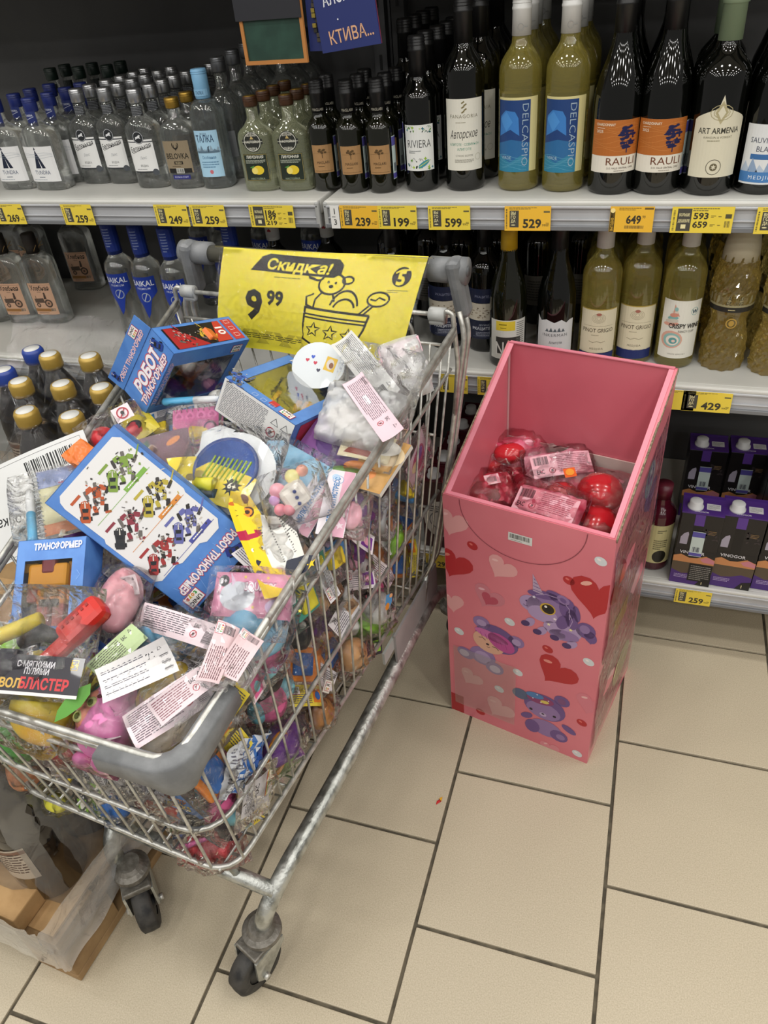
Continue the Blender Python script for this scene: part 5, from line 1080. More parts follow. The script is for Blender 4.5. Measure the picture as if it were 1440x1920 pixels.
# the upper pack's film hugs each bottle neck, with the caps poking through
CP = [onz(x, y, ZT) for x, y, b, l in capspx]
def tent(x, y):
    d = min(math.hypot(x - c.x, y - c.y) for c in CP)
    return ZT - .025 - min(.075, max(0, d - .022) * 1.35)
m = MB().grid(lambda a, b: (-1.36 + a * .545, .80 + b * .52, tent(-1.36 + a * .545, .80 + b * .52)), 70, 66, SHRINK)
for (xa, ya, xb, yb) in ((-1.36, .80, -.815, .80), (-.815, .80, -.815, 1.32)):
    m.grid(lambda a, b: (xa + (xb - xa) * a + .004 * math.sin(a * 40 + b * 9), ya + (yb - ya) * a, .50 + b * (tent(xa + (xb - xa) * a, ya + (yb - ya) * a) - .50)), 40, 8, SHRINK)
m.build('shrink_wrap', None, 'milky shrink film pulled over the gold capped bottle pack', 'plastic wrap')
MB().grid(lambda a, b: (-1.42 + a * .5, 1.27 + b * .10 + .02 * math.sin(a * 5), .70 + .10 * b + .02 * noise.noise(Vector((a * 7, b * 4, 2)))), 40, 10, FILM_T).build('loose_film', None, 'loose crinkled clear film behind the bottle pack', 'plastic wrap')
# litter on the floor
P = onz(823, 1502, 0)
m = MB().add([(0, -.011, .0006), (.004, -.004, .002), (.002, .002, .0035), (-.003, -.003, .002), (.005, .001, .0025), (.0015, .012, .001), (-.002, .004, .003)], [(0, 1, 2, 3)], '#c22a2a').add([(.002, .002, .0035), (.005, .001, .0025), (.0015, .012, .001), (-.002, .004, .003)], [(0, 1, 2, 3)], '#e0a824').add([(0, -.011, .0004), (.005, .001, .0004), (.0015, .012, .0004), (-.003, -.003, .0004)], [(0, 1, 2, 3)], '#a82424')
m.build('candy_wrapper_scrap', None, 'tiny red and yellow scrap lying on the floor tile', 'litter', M=Matrix.Translation((P.x, P.y, .0006)) @ Matrix.Rotation(-.35, 4, 'Z'))

# ---------------------------------------------------------------- placing things on the heap
UPZ = Vector((0, 0, 1))
PN = (UPZ + CB * .24).normalized()          # the heap's upper surface
def heap(x, y, dz=0.):
    c = PN.dot(CO + UPZ * (.902 + dz)); return onplane(x, y, PN, c)
def sidep(x, y, xx=.185): return onplane(x, y, CA, CA.dot(CO) + xx)
def frontp(x, y, f=.78): return onplane(x, y, CB, CB.dot(CO) + f)
def frame(a, b, n, lift=0.):
    """matrix with its x axis from point a to b, z axis near n; origin midway"""
    u = (b - a); ln = u.length; u.normalize(); n = (n - u * n.dot(u)).normalized(); v = n.cross(u); o = (a + b) / 2 + n * lift
    return Matrix(((u.x, v.x, n.x, o.x), (u.y, v.y, n.y, o.y), (u.z, v.z, n.z, o.z), (0, 0, 0, 1))), ln
def on_heap(p1, p2, dz=0., dz2=None, tilt=0.):
    M, l = frame(heap(*p1, dz), heap(*p2, dz if dz2 is None else dz2), PN)
    return M @ Matrix.Rotation(tilt, 4, 'X'), l
def to_cam(p1, p2, dz=0., mixn=.6, dz2=None):
    """like on_heap but turned partly towards the viewer"""
    a, b = heap(*p1, dz), heap(*p2, dz if dz2 is None else dz2); n = (CAM - (a + b) / 2).normalized() * mixn + PN * (1 - mixn)
    return frame(a, b, n)
def on_side(p1, p2, xx=.185): return frame(sidep(*p1, xx), sidep(*p2, xx), CA)
def on_front(p1, p2, f=.78): return frame(frontp(*p1, f), frontp(*p2, f), CB)

def crumple(x, y, s, a): return a * (abs(noise.noise(Vector((x * 38 + s * 7.3, y * 38, s)))) + .5 * abs(noise.noise(Vector((x * 85, y * 85 + s * 3, s * 2.1)))) - .35)
def pillow(w, h, t, mat, seed=0, nx=18, ny=14, cr=.012, name='film_bag', parent=None, sharp=2.2, M=None):
    m = MB()
    def fn(sgn):
        def f(a, b):
            u, v = a * 2 - 1, b * 2 - 1
            e = max(0, (1 - abs(u) ** sharp) * (1 - abs(v) ** sharp)) ** .5
            x, y = u * w / 2, v * h / 2
            g = crumple(x, y, seed + (3 if sgn < 0 else 0), cr * 1.3)
            jx = 1 - .05 * abs(v) ** 3 * (1 + noise.noise(Vector((v * 3, seed, 1)))); jy = 1 - .05 * abs(u) ** 3
            return (x * jx, y * jy, sgn * e * t / 2 + g * (.3 + e))
        return f
    m.grid(fn(1), nx, ny, mat); m.grid(fn(-1), nx, ny, mat, flip=True)
    return m.build(name, parent, M=M)
def bend_map(w, bend, bx=0., tw=0.):
    """curl a flat sheet: bend along x (radians over its width), bx along y"""
    def f(x, y, h):
        z = h
        if abs(bend) > 1e-4:
            Rb = w / bend; a = x / Rb; x, z = (Rb + h) * math.sin(a), (Rb + h) * math.cos(a) - Rb
        z += bx * y * y * 20 + tw * x * y * 30
        return (x, y, z)
    return f
def label_print(w, h, seed, base='#e6dcdd', ink='#55505a', pink=None, eac=True, no3=True, unic=False, bars=True, gap=0):
    p = Pr(); r = random.Random(seed); p.rect(0, 0, w, h, base, 0)
    if pink: p.rect(0, 0, w * .97, h * .94, pink, 1)
    L0 = 2
    p.fine(-w * .16, h * .02, w * .58, h * .82, max(7, int(h / .0031)), ink, L0, seed, 0, .42)
    x = w * .2
    if eac: p.eac(w * .22, h * .22, h * .16, '#23222a', L0)
    if no3: p.no03(w * .22, -h * .12, h * .13, L0)
    if bars: p.bars(w * .39, -h * .1, h * .5, w * .13, '#2a2930', L0, 20, seed, math.pi / 2)
    if unic: p.unic(w * .39, h * .3, w * .16, L0)
    else: p.line([(w * .34, h * .26), (w * .40, h * .26), (w * .37, h * .38)], .0012, '#44424a', L0, True)
    return p
def paper_label(name, M, w, h, seed, label, bend=.6, bx=0., tw=0., parent=None, cat='label', group=None, **kw):
    p = label_print(w, h, seed, **kw)
    return p.build(bend_map(w, bend, bx, tw), name, parent, {'x': span(-w / 2, w / 2, 14), 'y': span(-h / 2, h / 2, 4)}, .0001, 0, label, cat if label else None, group, M, rough=.4, coat=.3)
T = Matrix.Translation
def RX(a): return Matrix.Rotation(a, 4, 'X')
def RY(a): return Matrix.Rotation(a, 4, 'Y')
def RZ(a): return Matrix.Rotation(a, 4, 'Z')
def thing(name, label, cat, M, group=None): return empty(name, label, cat, M, group)

# ---------------------------------------------------------------- heap filling: bagged toys, individually
def toy_proto(i):
    rt = empty('bagged_toy', 'x', 'toy'); c1, c2, c3 = FILLC[i % len(FILLC)]
    m = MB(); k = i % 5
    if k == 0: m.ball((0, 0, 0), (.035, .028, .026), flat(c1, .4), amp=.3, seed=i); m.ball((.02, .012, .018), .006, '#f0efe8', n=8, m=6); m.ball((-.004, .014, .022), .006, '#f0efe8', n=8, m=6)
    elif k == 1: m.box((0, 0, 0), (.075, .034, .022), flat(c1, .35), bev=.006).box((-.005, 0, .016), (.036, .03, .016), flat(c2, .35), bev=.005); [m.tube([(x, -.019, -.009), (x, .019, -.009)], .0095, '#1c1c1e', 10) for x in (-.024, .024)]
    elif k == 2: m.ball((0, 0, 0), (.03, .03, .026), flat(c1, .4)); m.ball((.034, 0, .004), (.02, .018, .018), flat(c2, .4), n=10, m=8); m.ball((-.03, .006, 0), (.014, .02, .012), flat(c2, .4), n=10, m=8)
    elif k == 3: m.box((0, 0, 0), (.08, .055, .010), flat(c1, .35), bev=.003).box((.01, 0, .008), (.045, .036, .008), flat(c2, .35), bev=.003)
    else: m.tube([(-.04, -.01, 0), (-.01, .01, .006), (.02, -.006, .01), (.045, .008, 0)], [.008, .015, .014, .006], flat(c1, .4), 10).ball((.0, .02, .0), (.018, .014, .014), flat(c2, .4), n=10, m=8)
    m.build('toy_body', rt)
    p = Pr().rect(0, 0, .082, .034, c3, 0).rect(-.024, .0, .026, .022, c1, 1).ell(-.024, 0, .008, .007, c2, 2, 10).fine(.016, .003, .044, .02, 6, '#5a5560', 1, i)
    if k in (0, 3): p.unic(.028, -.008, .016, 2)
    if k == 1: p.eac(.024, -.010, .007, '#2a2830', 2)
    if k == 2: p.bars(.024, -.009, .02, .01, '#2a2830', 2, 14, i)
    if k == 4: p.no03(.028, -.007, .006, 2)
    p.build(bend_map(.082, .5 if i % 2 else -.4), 'header_card', rt, {'x': span(-.041, .041, 6)}, .0002, 0, M=T((0, .048, .014)) @ RX(.3 - .2 * (i % 3)))
    pillow(.11, .095, .052, (FILM, FILM_T)[i % 2], i * 1.7 + 1, 14, 12, .012, 'film_bag', rt)
    return rt
FILLC = [('#1f1f22', '#d83a3a', '#e6dcdd'), ('#3f8fd0', '#f0d23c', '#f2ecec'), ('#8ac23a', '#f4f2ec', '#2a2a30'), ('#f08a2a', '#2a6ab8', '#f0d84a'), ('#7a3a9c', '#f2a8c4', '#f0e6ea'), ('#d8344a', '#f6f0ee', '#f4c43c'), ('#c9a078', '#8a5a34', '#e8e2e4'), ('#e86aa0', '#7fd0e0', '#f6dfe8'), ('#4ab0a0', '#f2e43c', '#e9e9ee'), ('#c9cdd2', '#3a3a90', '#3a62b8')]
KINDS = ('black squishy', 'blue toy car', 'green bead toy', 'orange flat toy', 'purple worm toy', 'red squishy', 'tan toy car', 'pink bead toy', 'teal flat toy', 'silver worm toy')
PROTO = [toy_proto(i) for i in range(10)]
pu = set()
def drop(i, M, label, group=None):
    o = PROTO[i] if i not in pu else copy_tree(PROTO[i]); pu.add(i); o.matrix_world = M; o['label'] = label
    if group: o['group'] = group
    return o
# ---------------------------------------------------------------- robot boxes
BLUE = mixed('box_blue', '#4f80c8', '#5a8cd2', 30, .35); BLUEH = '#5a8cd2'
def robot_art(p, x, y, s, c, seed, lay=2, rot=.6):
    """small printed robot: limbs and armour plates in its colour"""
    r = random.Random(seed); ca, sa = math.cos(rot), math.sin(rot); dk = ('#2a2626', '#3c3838', '#6a6460')
    Q = lambda u, v: (x + (u * ca - v * sa) * s, y + (u * sa + v * ca) * s)
    def plate(u, v, a, b, t, cl, L_):
        k = r.uniform(.15, .4); pts = [(-a, -b), (a * (1 - k), -b), (a, -b * .3), (a * .8, b), (-a * (1 - k), b), (-a, b * .4)]; ct, st = math.cos(t), math.sin(t)
        p.poly([Q(u + i * ct - j * st, v + i * st + j * ct) for i, j in pts], cl, L_)
    for (u, v, a, b, t, q) in ((0, .05, .2, .26, 0, 1), (0, .42, .09, .11, 0, 0), (-.3, .22, .17, .12, .5, 1), (.3, .24, .17, .12, -.4, 1), (-.48, .0, .08, .2, .3, 0), (.5, .1, .08, .2, -.6, 0), (-.15, -.38, .09, .2, .15, 0), (.16, -.38, .09, .2, -.2, 1), (-.22, -.72, .1, .18, .2, 1), (.26, -.72, .1, .18, -.25, 0), (-.26, -.92, .15, .06, 0, 0), (.32, -.92, .15, .06, 0, 1), (.66, .42, .035, .34, -.4, 1)):
        plate(u, v, a, b, t, c if q else r.choice(dk), lay)
    for _ in range(38):
        plate(r.gauss(0, .26), r.gauss(-.1, .4), r.uniform(.02, .09), r.uniform(.015, .05), r.uniform(0, 3), r.choice(dk + (c, '#c8c2b8', '#a8a29a', '#4a4444')), lay + 1)
def car_art(p, x, y, s, c, lay=2, rot=0):
    """small printed sports car seen from above the bonnet"""
    ca, sa = math.cos(rot), math.sin(rot); Q = lambda u, v: (x + (u * ca - v * sa) * s, y + (u * sa + v * ca) * s)
    P = lambda pts, cl, L_: p.poly([Q(u, v) for u, v in pts], cl, L_)
    for u, v in ((-.2, .3), (-.2, -.3), (.22, .26), (.22, -.32)): P([(u - .06, v - .1), (u + .06, v - .1), (u + .06, v + .1), (u - .06, v + .1)], '#17171a', lay)
    P([(-.2, -.5), (.16, -.52), (.22, -.4), (.2, -.1), (.24, .2), (.17, .46), (0, .54), (-.17, .46), (-.24, .2), (-.2, -.1), (-.24, -.4)], c, lay + 1)
    P([(-.15, .16), (.14, .16), (.11, -.02), (-.12, -.02)], '#1c2026', lay + 2); P([(-.12, -.2), (.11, -.2), (.13, -.34), (-.14, -.34)], '#23272d', lay + 2); P([(-.17, .1), (-.19, -.26), (-.15, -.22), (-.14, -.02)], '#2c3036', lay + 2)
    P([(-.14, .42), (-.06, .48), (-.08, .4)], '#f2f0e8', lay + 2); P([(.14, .42), (.06, .48), (.08, .4)], '#f2f0e8', lay + 2); P([(-.03, .18), (.03, .18), (.02, .48), (-.02, .48)], '#d8d4cc', lay + 2)
def toy_robot(parent, M, c1, c2, c3, s=1.):
    m = MB()
    for c, d, cl in (((0, .0, 0), (.05, .045, .022), c1), ((0, .034, .004), (.02, .018, .018), c2), ((-.036, .008, 0), (.018, .05, .018), c2), ((.036, .008, 0), (.018, .05, .018), c1), ((-.014, -.045, 0), (.02, .05, .02), c2), ((.014, -.045, 0), (.02, .05, .02), c2), ((-.014, -.072, .004), (.024, .014, .026), c1), ((.014, -.072, .004), (.024, .014, .026), c1), ((0, .004, .013), (.03, .028, .008), c3), ((-.04, .04, 0), (.026, .016, .022), c3), ((.04, .04, 0), (.026, .016, .022), c3), ((0, -.02, .01), (.034, .012, .012), '#1c1c1e')):
        m.box(tuple(v * s for v in c), tuple(v * s for v in d), flat(cl, .3), bev=.003 * s)
    for x in (-.048, .048): m.tube([(x * s, -.01 * s, 0), ((x + math.copysign(.012, x)) * s, -.01 * s, 0)], .013 * s, '#151516', 12)
    return m.build('toy_robot', parent, M=M)
def box_frame(P0, P1, P2, P3):
    """corner and its three neighbours -> matrix with unit axes and edge lengths"""
    P0 = Vector(P0); e = [Vector(p) - P0 for p in (P1, P2, P3)]; l = [v.length for v in e]
    a = e[0].normalized(); b = (e[1] - a * a.dot(e[1])).normalized(); c = a.cross(b)
    if c.dot(e[2]) < 0: c = -c
    return Matrix(((a.x, b.x, c.x, P0.x), (a.y, b.y, c.y, P0.y), (a.z, b.z, c.z, P0.z), (0, 0, 0, 1))), l
BOXES = []
def carton_box(root, l, holes, name='box_panel', mat=BLUE):
    """thin-walled carton spanning 0..l; holes: face -> margins (u0,v0,u1,v1)"""
    t = .0008; BOXES.append((root.matrix_world.copy(), tuple(l)))
    for ax in range(3):
        u, v = [i for i in range(3) if i != ax]
        for sd in (0, 1):
            m = MB(); key = (ax, sd)
            def rec(a0, b0, a1, b1):
                c = [0, 0, 0]; d = [0, 0, 0]; c[ax] = l[ax] * sd + (-t / 2 if sd else t / 2); d[ax] = t; c[u] = (a0 + a1) / 2; d[u] = a1 - a0; c[v] = (b0 + b1) / 2; d[v] = b1 - b0
                m.box(tuple(c), tuple(d), mat)
            if key in holes:
                q0, r0, q1, r1 = holes[key]; U0, V0 = l[u], l[v]
                rec(0, 0, q0, V0); rec(U0 - q1, 0, U0, V0); rec(q0, 0, U0 - q1, r0); rec(q0, V0 - r1, U0 - q1, V0)
            else: rec(0, 0, l[u], l[v])
            o = m.build(name, root)
            if key in holes:
                q0, r0, q1, r1 = holes[key]; c = [0, 0, 0]; d = [0, 0, 0]; c[ax] = l[ax] * sd - (.001 if sd else -.001); d[ax] = .0004; c[u] = (q0 + l[u] - q1) / 2; d[u] = l[u] - q0 - q1; c[v] = (r0 + l[v] - r1) / 2; d[v] = l[v] - r0 - r1
                MB().box(tuple(c), tuple(d), WINDOW).build('clear_window', o)
# box leaning at the back left, end flap open
M, l = box_frame((-.692, .944, .95), (-.647, 1.108, .902), (-.738, .965, .982), (-.775, .934, .838))   # axes: length, thickness, height(down)
rb = thing('robot_box', 'blue robot toy box with open end flap at the back of the heap', 'toy box', M, 'blue robot toy boxes')
flip = M.to_3x3().determinant() < 0
carton_box(rb, l, {(1, 0): (.014, .03, .02, .014)})
a_, b_, c_ = l
# narrow top face (axis c = 0): action print
p = Pr().rect(a_ * .44, b_ / 2, a_ * .72, b_ * .78, '#1c1718', 1).poly([(a_ * .1, b_ * .1), (a_ * .5, b_ * .1), (a_ * .2, b_ * .88), (a_ * .1, b_ * .88)], '#a82a2a', 2).poly([(a_ * .6, b_ * .12), (a_ * .8, b_ * .12), (a_ * .8, b_ * .88), (a_ * .72, b_ * .88)], '#c23a2e', 2)
robot_art(p, a_ * .24, b_ * .5, .026, '#c23030', 3, 3, .9); robot_art(p, a_ * .52, b_ * .5, .024, '#d0b23a', 5, 3, .9)
p.text('10', a_ * .74, b_ * .5, .016, '#f2ece6', 4, .03, None, -math.pi / 2).rect(a_ * .9, b_ * .5, a_ * .13, b_ * .8, '#c23a3a', 1)
for k in range(3): p.line([(a_ * .87, b_ * (.22 + k * .26)), (a_ * .93, b_ * (.22 + k * .26)), (a_ * .93, b_ * (.34 + k * .26)), (a_ * .87, b_ * (.34 + k * .26))], .001, '#f2dede', 2, True)
p.build(lambda x, y, h: (x, y, -h), 'top_print', rb)
# end face (axis a = 0): big lettering reading up along the height
p = Pr().text('РОБОТ', c_ * .52, b_ * .56, b_ * .4, '#c25a6a', 1, .09, c_ * .66, 0, .1).text('РОБОТ', c_ * .52, b_ * .56, b_ * .37, '#f2eef2', 2, .05, c_ * .65, 0, .1).text('ТРАНСФОРМЕР', c_ * .5, b_ * .2, b_ * .21, '#c25a6a', 1, .08, c_ * .79, 0, .1).text('ТРАНСФОРМЕР', c_ * .5, b_ * .2, b_ * .2, '#f2e6ea', 2, .04, c_ * .78, 0, .1)
car_art(p, c_ * .9, b_ * .62, .03, '#24408f', 3, .4)
p.build(lambda x, y, h: (-h, y, c_ - x), 'end_print', rb)
# open flap beyond the end face, hinged on the far long edge
fl = MB().box((-.001, 0, 0), (.001, .034, c_), BLUE); fo = fl.build('end_flap', rb, M=T((0, b_, c_ / 2)) @ RZ(math.radians(14)) @ T((0, .017, 0)))
q = Pr().text('РОБОТ ТРАНСФОРМЕР', 0, -.006, .008, '#f0c8cc', 1, .04, c_ * .8).unic(c_ * .3, .007, .02, 1); car_art(q, -c_ * .4, .004, .02, '#24408f', 1)
q.build(lambda x, y, h: (-.0016 - h, y, -x), 'flap_print', fo)
q = Pr().text('ТРАНСФОРМЕР', .0075, c_ * .5, .008, '#d8bcd0', 1, .03, c_ * .7, math.pi / 2); q.build(lambda x, y, h: (x, -h, c_ - y), 'side_lettering', rb)
Pr().unic(a_ * .86, c_ - .016, .022, 1).build(lambda x, y, h: (x, -h, c_ - y), 'logo_print', rb)
MB().box((a_ / 2, b_ * .93, c_ / 2), (a_ * .97, .002, c_ * .97), flat('#1c1a1c', .5)).build('inner_tray', rb)
toy_robot(rb, T((a_ * .5, b_ * .5, c_ * .5)) @ RX(math.pi / 2) @ RZ(.4), '#e0702a', '#2a2624', '#8a2a22', .95)
# window box lying face up in the middle
M, l = box_frame((-.604, .937, .92), (-.478, .903, .864), (-.632, .927, .864), (-.578, 1.111, .876))   # length, thickness, width
rb = thing('robot_box', 'blue robot window box with white back side showing fine print', 'toy box', M, 'blue robot toy boxes')
a_, b_, c_ = l; carton_box(rb, l, {(1, 0): (.018, .022, .022, .02)})
WHITEP = '#e4e3e0'
p = Pr().rect(a_ / 2, b_ / 2, a_ * .99, b_ * .98, WHITEP, 0).fine(a_ * .34, b_ * .5, a_ * .6, b_ * .84, 20, '#6a6a70', 1, 4)
for k in range(2): p.line([(a_ * (.76 + k * .14) - .007, b_ * .66), (a_ * (.76 + k * .14) + .007, b_ * .66), (a_ * (.76 + k * .14), b_ * .84)], .0016, '#2a2a2e', 1, True)
p.no03(a_ * .75, b_ * .42, .008, 1).eac(a_ * .89, b_ * .42, .012, '#1c1c20', 1).bars(a_ * .82, b_ * .16, a_ * .2, b_ * .2, '#1c1c20', 1, 22, 3)
p.build(lambda x, y, h: (x, b_ - y, -h), 'back_print', rb)
p = Pr().text('РОБОТ ТРАНСФОРМЕР', a_ * .5, c_ * .93, .009, '#f2eef2', 2, .04, a_ * .8)
fm = lambda x, y, h: (x, -h, y)
p.build(fm, 'face_lettering', rb); Pr().unic(a_ * .82, c_ * .065, .022, 3).build(fm, 'logo_print', rb)
p = Pr(); robot_art(p, a_ * .07, c_ * .12, .03, '#3a5aa8', 8, 1, .4); p.build(fm, 'robot_print', rb); p = Pr()
for k in range(3): p.line([(a_ * (.36 + k * .12), .004), (a_ * (.36 + k * .12) + .008, .004), (a_ * (.36 + k * .12) + .008, .012), (a_ * (.36 + k * .12), .012)], .001, '#c9d6ea', 1, True)
p.build(fm, 'icon_print', rb); Pr().rect(a_ * .62, c_ * .09, a_ * .1, .014, '#c23a3a', 1).build(fm, 'red_corner_print', rb)
p = Pr().rect(b_ * .5, c_ * .4, b_ * .8, c_ * .6, '#b02a3a', 1); robot_art(p, b_ * .5, c_ * .4, .02, '#d0b23a', 9, 2); p.build(lambda x, y, h: (a_ + h, x, y), 'end_print', rb)
MB().box((a_ / 2, b_ * .93, c_ / 2), (a_ * .97, .002, c_ * .97), flat('#4a4a38', .5)).build('inner_tray', rb)
toy_robot(rb, T((a_ * .5, b_ * .55, c_ * .5)) @ RX(math.pi / 2) @ RZ(.3), '#d08a2a', '#2c2a2c', '#5a5a30', .95)
# big box seen from the back panel
Pc = [Vector(v) for v in ((-.739, .637, .873), (-.667, .733, .949), (-.491, .741, .764), (-.563, .645, .689))]
nrm = (Pc[3] - Pc[0]).cross(Pc[1] - Pc[0]).normalized(); nrm = nrm if nrm.dot(CAM - Pc[0]) > 0 else -nrm
M, l = box_frame(Pc[0], Pc[3], Pc[1], Pc[0] - nrm * .055)     # x: long edge, y: short edge, z: depth away from viewer
rb = thing('robot_box', 'large blue robot box lying back side up with robot chart', 'toy box', M, 'blue robot toy boxes')
a_, b_, c_ = l; carton_box(rb, l, {})
p = Pr().poly([(a_ * .035, b_ * .14), (a_ * .06, b_ * .09), (a_ * .1, b_ * .07), (a_ * .36, b_ * .07), (a_ * .38, b_ * .045), (a_ * .72, b_ * .045), (a_ * .745, b_ * .09), (a_ * .745, b_ * .3), (a_ * .765, b_ * .36), (a_ * .765, b_ * .62), (a_ * .79, b_ * .68), (a_ * .79, b_ * .86), (a_ * .75, b_ * .93), (a_ * .52, b_ * .93), (a_ * .5, b_ * .95), (a_ * .07, b_ * .95), (a_ * .035, b_ * .9)], '#e3e2e2', 1)
rt_ = -.15
for i, (x, y, c) in enumerate(((.17, .34, '#b8552c'), (.17, .74, '#7f9c40'), (.40, .34, '#8a3442'), (.40, .76, '#b8a840'), (.63, .34, '#a03434'), (.62, .74, '#6468a8'))):
    robot_art(p, a_ * (x + .0), b_ * (y + .04), .03, c, 20 + i, 2, .9); car_art(p, a_ * (x + .02), b_ * (y - .17), .03, c if i != 2 else '#2c2c30', 2, .75); p.rect(a_ * (x - .06), b_ * (y - .14), .004, .018, c, 2, 0)
for x, c in ((.285, '#7fb04a'), (.52, '#d88a3a'), (.735, '#4a50a0')): p.line([(a_ * x, b_ * .14), (a_ * x, b_ * .9)], .0007, c, 2); p.rect(a_ * x - .003, b_ * .72, .007, b_ * .3, c, 2); p.fine(a_ * x - .003, b_ * .72, b_ * .22, .004, 1, '#f0f0e8', 3, 3, math.pi / 2)
p.text('РОБОТ ТРАНСФОРМЕР', a_ * .87, b_ * .52, .0125, '#c2405a', 2, .08, b_ * .84, -math.pi / 2).text('РОБОТ ТРАНСФОРМЕР', a_ * .87, b_ * .52, .0115, '#f2eef2', 3, .04, b_ * .83, -math.pi / 2).unic(a_ * .945, b_ * .15, .026, 2, -math.pi / 2)
car_art(p, a_ * .945, b_ * .8, .03, '#1f2f86', 2, -.5)
for k in range(5): p.line([(a_ * .82, b_ * (.1 + k * .2)), (a_ * .9, b_ * (.14 + k * .2)), (a_ * .97, b_ * (.12 + k * .18))], .0006, '#7fa8e0', 1)
p.build(lambda x, y, h: (x, y, -h), 'back_print', rb)
Pr().fine(a_ * .5, c_ * .5, a_ * .9, c_ * .3, 3, '#7fa8e0', 1).build(lambda x, y, h: (x, b_ + h, y), 'edge_print', rb)
# box standing at the left with an orange and red robot behind its window
M, ln = to_cam((20, 1168), (150, 1160), .02, .75)
rb = thing('robot_box', 'blue robot window box with orange and red figure, under the notebook', 'toy box', M, 'blue robot toy boxes'); a_, b_, c_ = .104, .135, .045
rb.matrix_world = M @ T((-a_ / 2, -.02, -c_))
carton_box(rb, (a_, b_, c_), {(2, 1): (.013, .012, .019, .03)})
p = Pr().text('ТРАНСФОРМЕР', a_ * .6, b_ * .92, .009, '#f2eef2', 2, .04, a_ * .7)
fm = lambda x, y, h: (x, y, c_ + .0005 + h)
p.build(fm, 'face_lettering', rb); p = Pr(); robot_art(p, .008, .02, .022, '#4a7ac0', 31, 2); p.build(fm, 'robot_print', rb); p = Pr()
for k in range(4): p.line([(a_ * .9, b_ * (.1 + k * .15)), (a_ * .95, b_ * (.15 + k * .15)), (a_ * .9, b_ * (.2 + k * .15))], .0006, '#8ab2e6', 1)
p.build(fm, 'line_print', rb)
MB().box((a_ / 2, b_ / 2, c_ * .12), (a_ * .97, b_ * .97, .002), flat('#3a1c1c', .5)).build('inner_tray', rb)
toy_robot(rb, T((a_ * .47, b_ * .47, c_ * .55)), '#e08a1e', '#b02a22', '#b8862a', .85)
MB().box((a_ * .45, b_ * .62, c_ * .82), (.06, .035, .012), flat('#e09a24', .25), bev=.005).box((a_ * .46, b_ * .72, c_ * .84), (.022, .024, .012), flat('#7a2a34', .3), bev=.004).box((a_ * .3, b_ * .6, c_ * .88), (.02, .004, .004), '#2a5a8a').box((a_ * .6, b_ * .6, c_ * .88), (.02, .004, .004), '#2a5a8a').build('robot_chest', rb)

# ---------------------------------------------------------------- the many small bagged toys under and between them
def in_box(P, m=.035):
    for Mb, lb in BOXES:
        q = Mb.inverted() @ P
        if all(-m < q[i] < lb[i] + m for i in range(3)): return True
    return False
k = 0
for lz in range(4):
    for fi in range(7):
        for xi in range(4):
            f = .12 + fi * .097; z = .445 + lz * .088; top = .925 - .24 * f - .05
            xw = .2 if lz < 2 else .215
            x = (-.5 + xi / 3) * 2 * (xw - .075)
            if z > top: continue
            if in_box(cw(x, f, z)): continue
            rot = RZ(R.uniform(0, 6.28)) @ RX(R.uniform(-.6, .6)) @ RY(R.uniform(-.5, .5))
            side = xi == 3; frnt = fi == 6
            if side: x = .16 + .01 * lz
            if frnt: f = .752
            Mx = T(cw(x + R.uniform(-.01, .01), f + R.uniform(-.012, .012), z + R.uniform(-.01, .01))) @ RZ(TH)
            if side: Mx = Mx @ RY(math.pi / 2 - .35) @ RZ(R.uniform(0, 6.28))
            elif frnt: Mx = Mx @ RX(math.pi / 2 - .35) @ RZ(R.uniform(0, 6.28))
            else: Mx = Mx @ rot
            pi_ = k % 10 if k < 10 else R.randrange(10)
            place = 'behind the right wires' if side else 'behind the front wires' if frnt else 'inside the heap'
            drop(pi_, Mx, f'bagged {KINDS[pi_]} {("lowest", "low", "halfway up", "high")[lz]} {place}, {ORD[fi]} from the handle' + ('' if side else (' far left', ' left', ' right', '')[xi]), 'bagged toys at the right wires' if side else 'bagged toys at the front wires' if frnt else 'bagged toys buried in the heap'); k += 1
# a shallow top layer under the hand-placed things
for fi in range(8):
    for xi in range(5):
        f = .13 + fi * .088; x = -.16 + xi * .08
        if in_box(cw(x, f, .867 - .24 * f)): continue
        pi_ = R.randrange(10); drop(pi_, T(cw(x + R.uniform(-.012, .012), f + R.uniform(-.012, .012), .925 - .24 * f - .058 + R.uniform(-.008, .008))) @ RZ(TH) @ RX(.23) @ RZ(R.uniform(0, 6.28)) @ RX(R.uniform(-.3, .3)), f'bagged {KINDS[pi_]} among the larger packs, {ORD[fi]} from handle, {("far left", "left", "centre", "right", "far right")[xi]}', 'bagged toys on top of the heap')


# ---------------------------------------------------------------- hand-placed toys on the heap
def cam_item(name, label, cat, p1, p2, dz=0., mixn=.6, group=None, dz2=None):
    M, ln = to_cam(p1, p2, dz, mixn, dz2); return thing(name, label, cat, M, group), ln
def sheet(root, pr, w, h, bend=0., bx=0., tw=0., name='printed_card', M=None, thick=0.):
    return pr.build(bend_map(w, bend, bx, tw), name, root, {'x': span(-w / 2, w / 2, 10), 'y': span(-h / 2, h / 2, 4)}, .00015, 0, M=M, coat=.3)
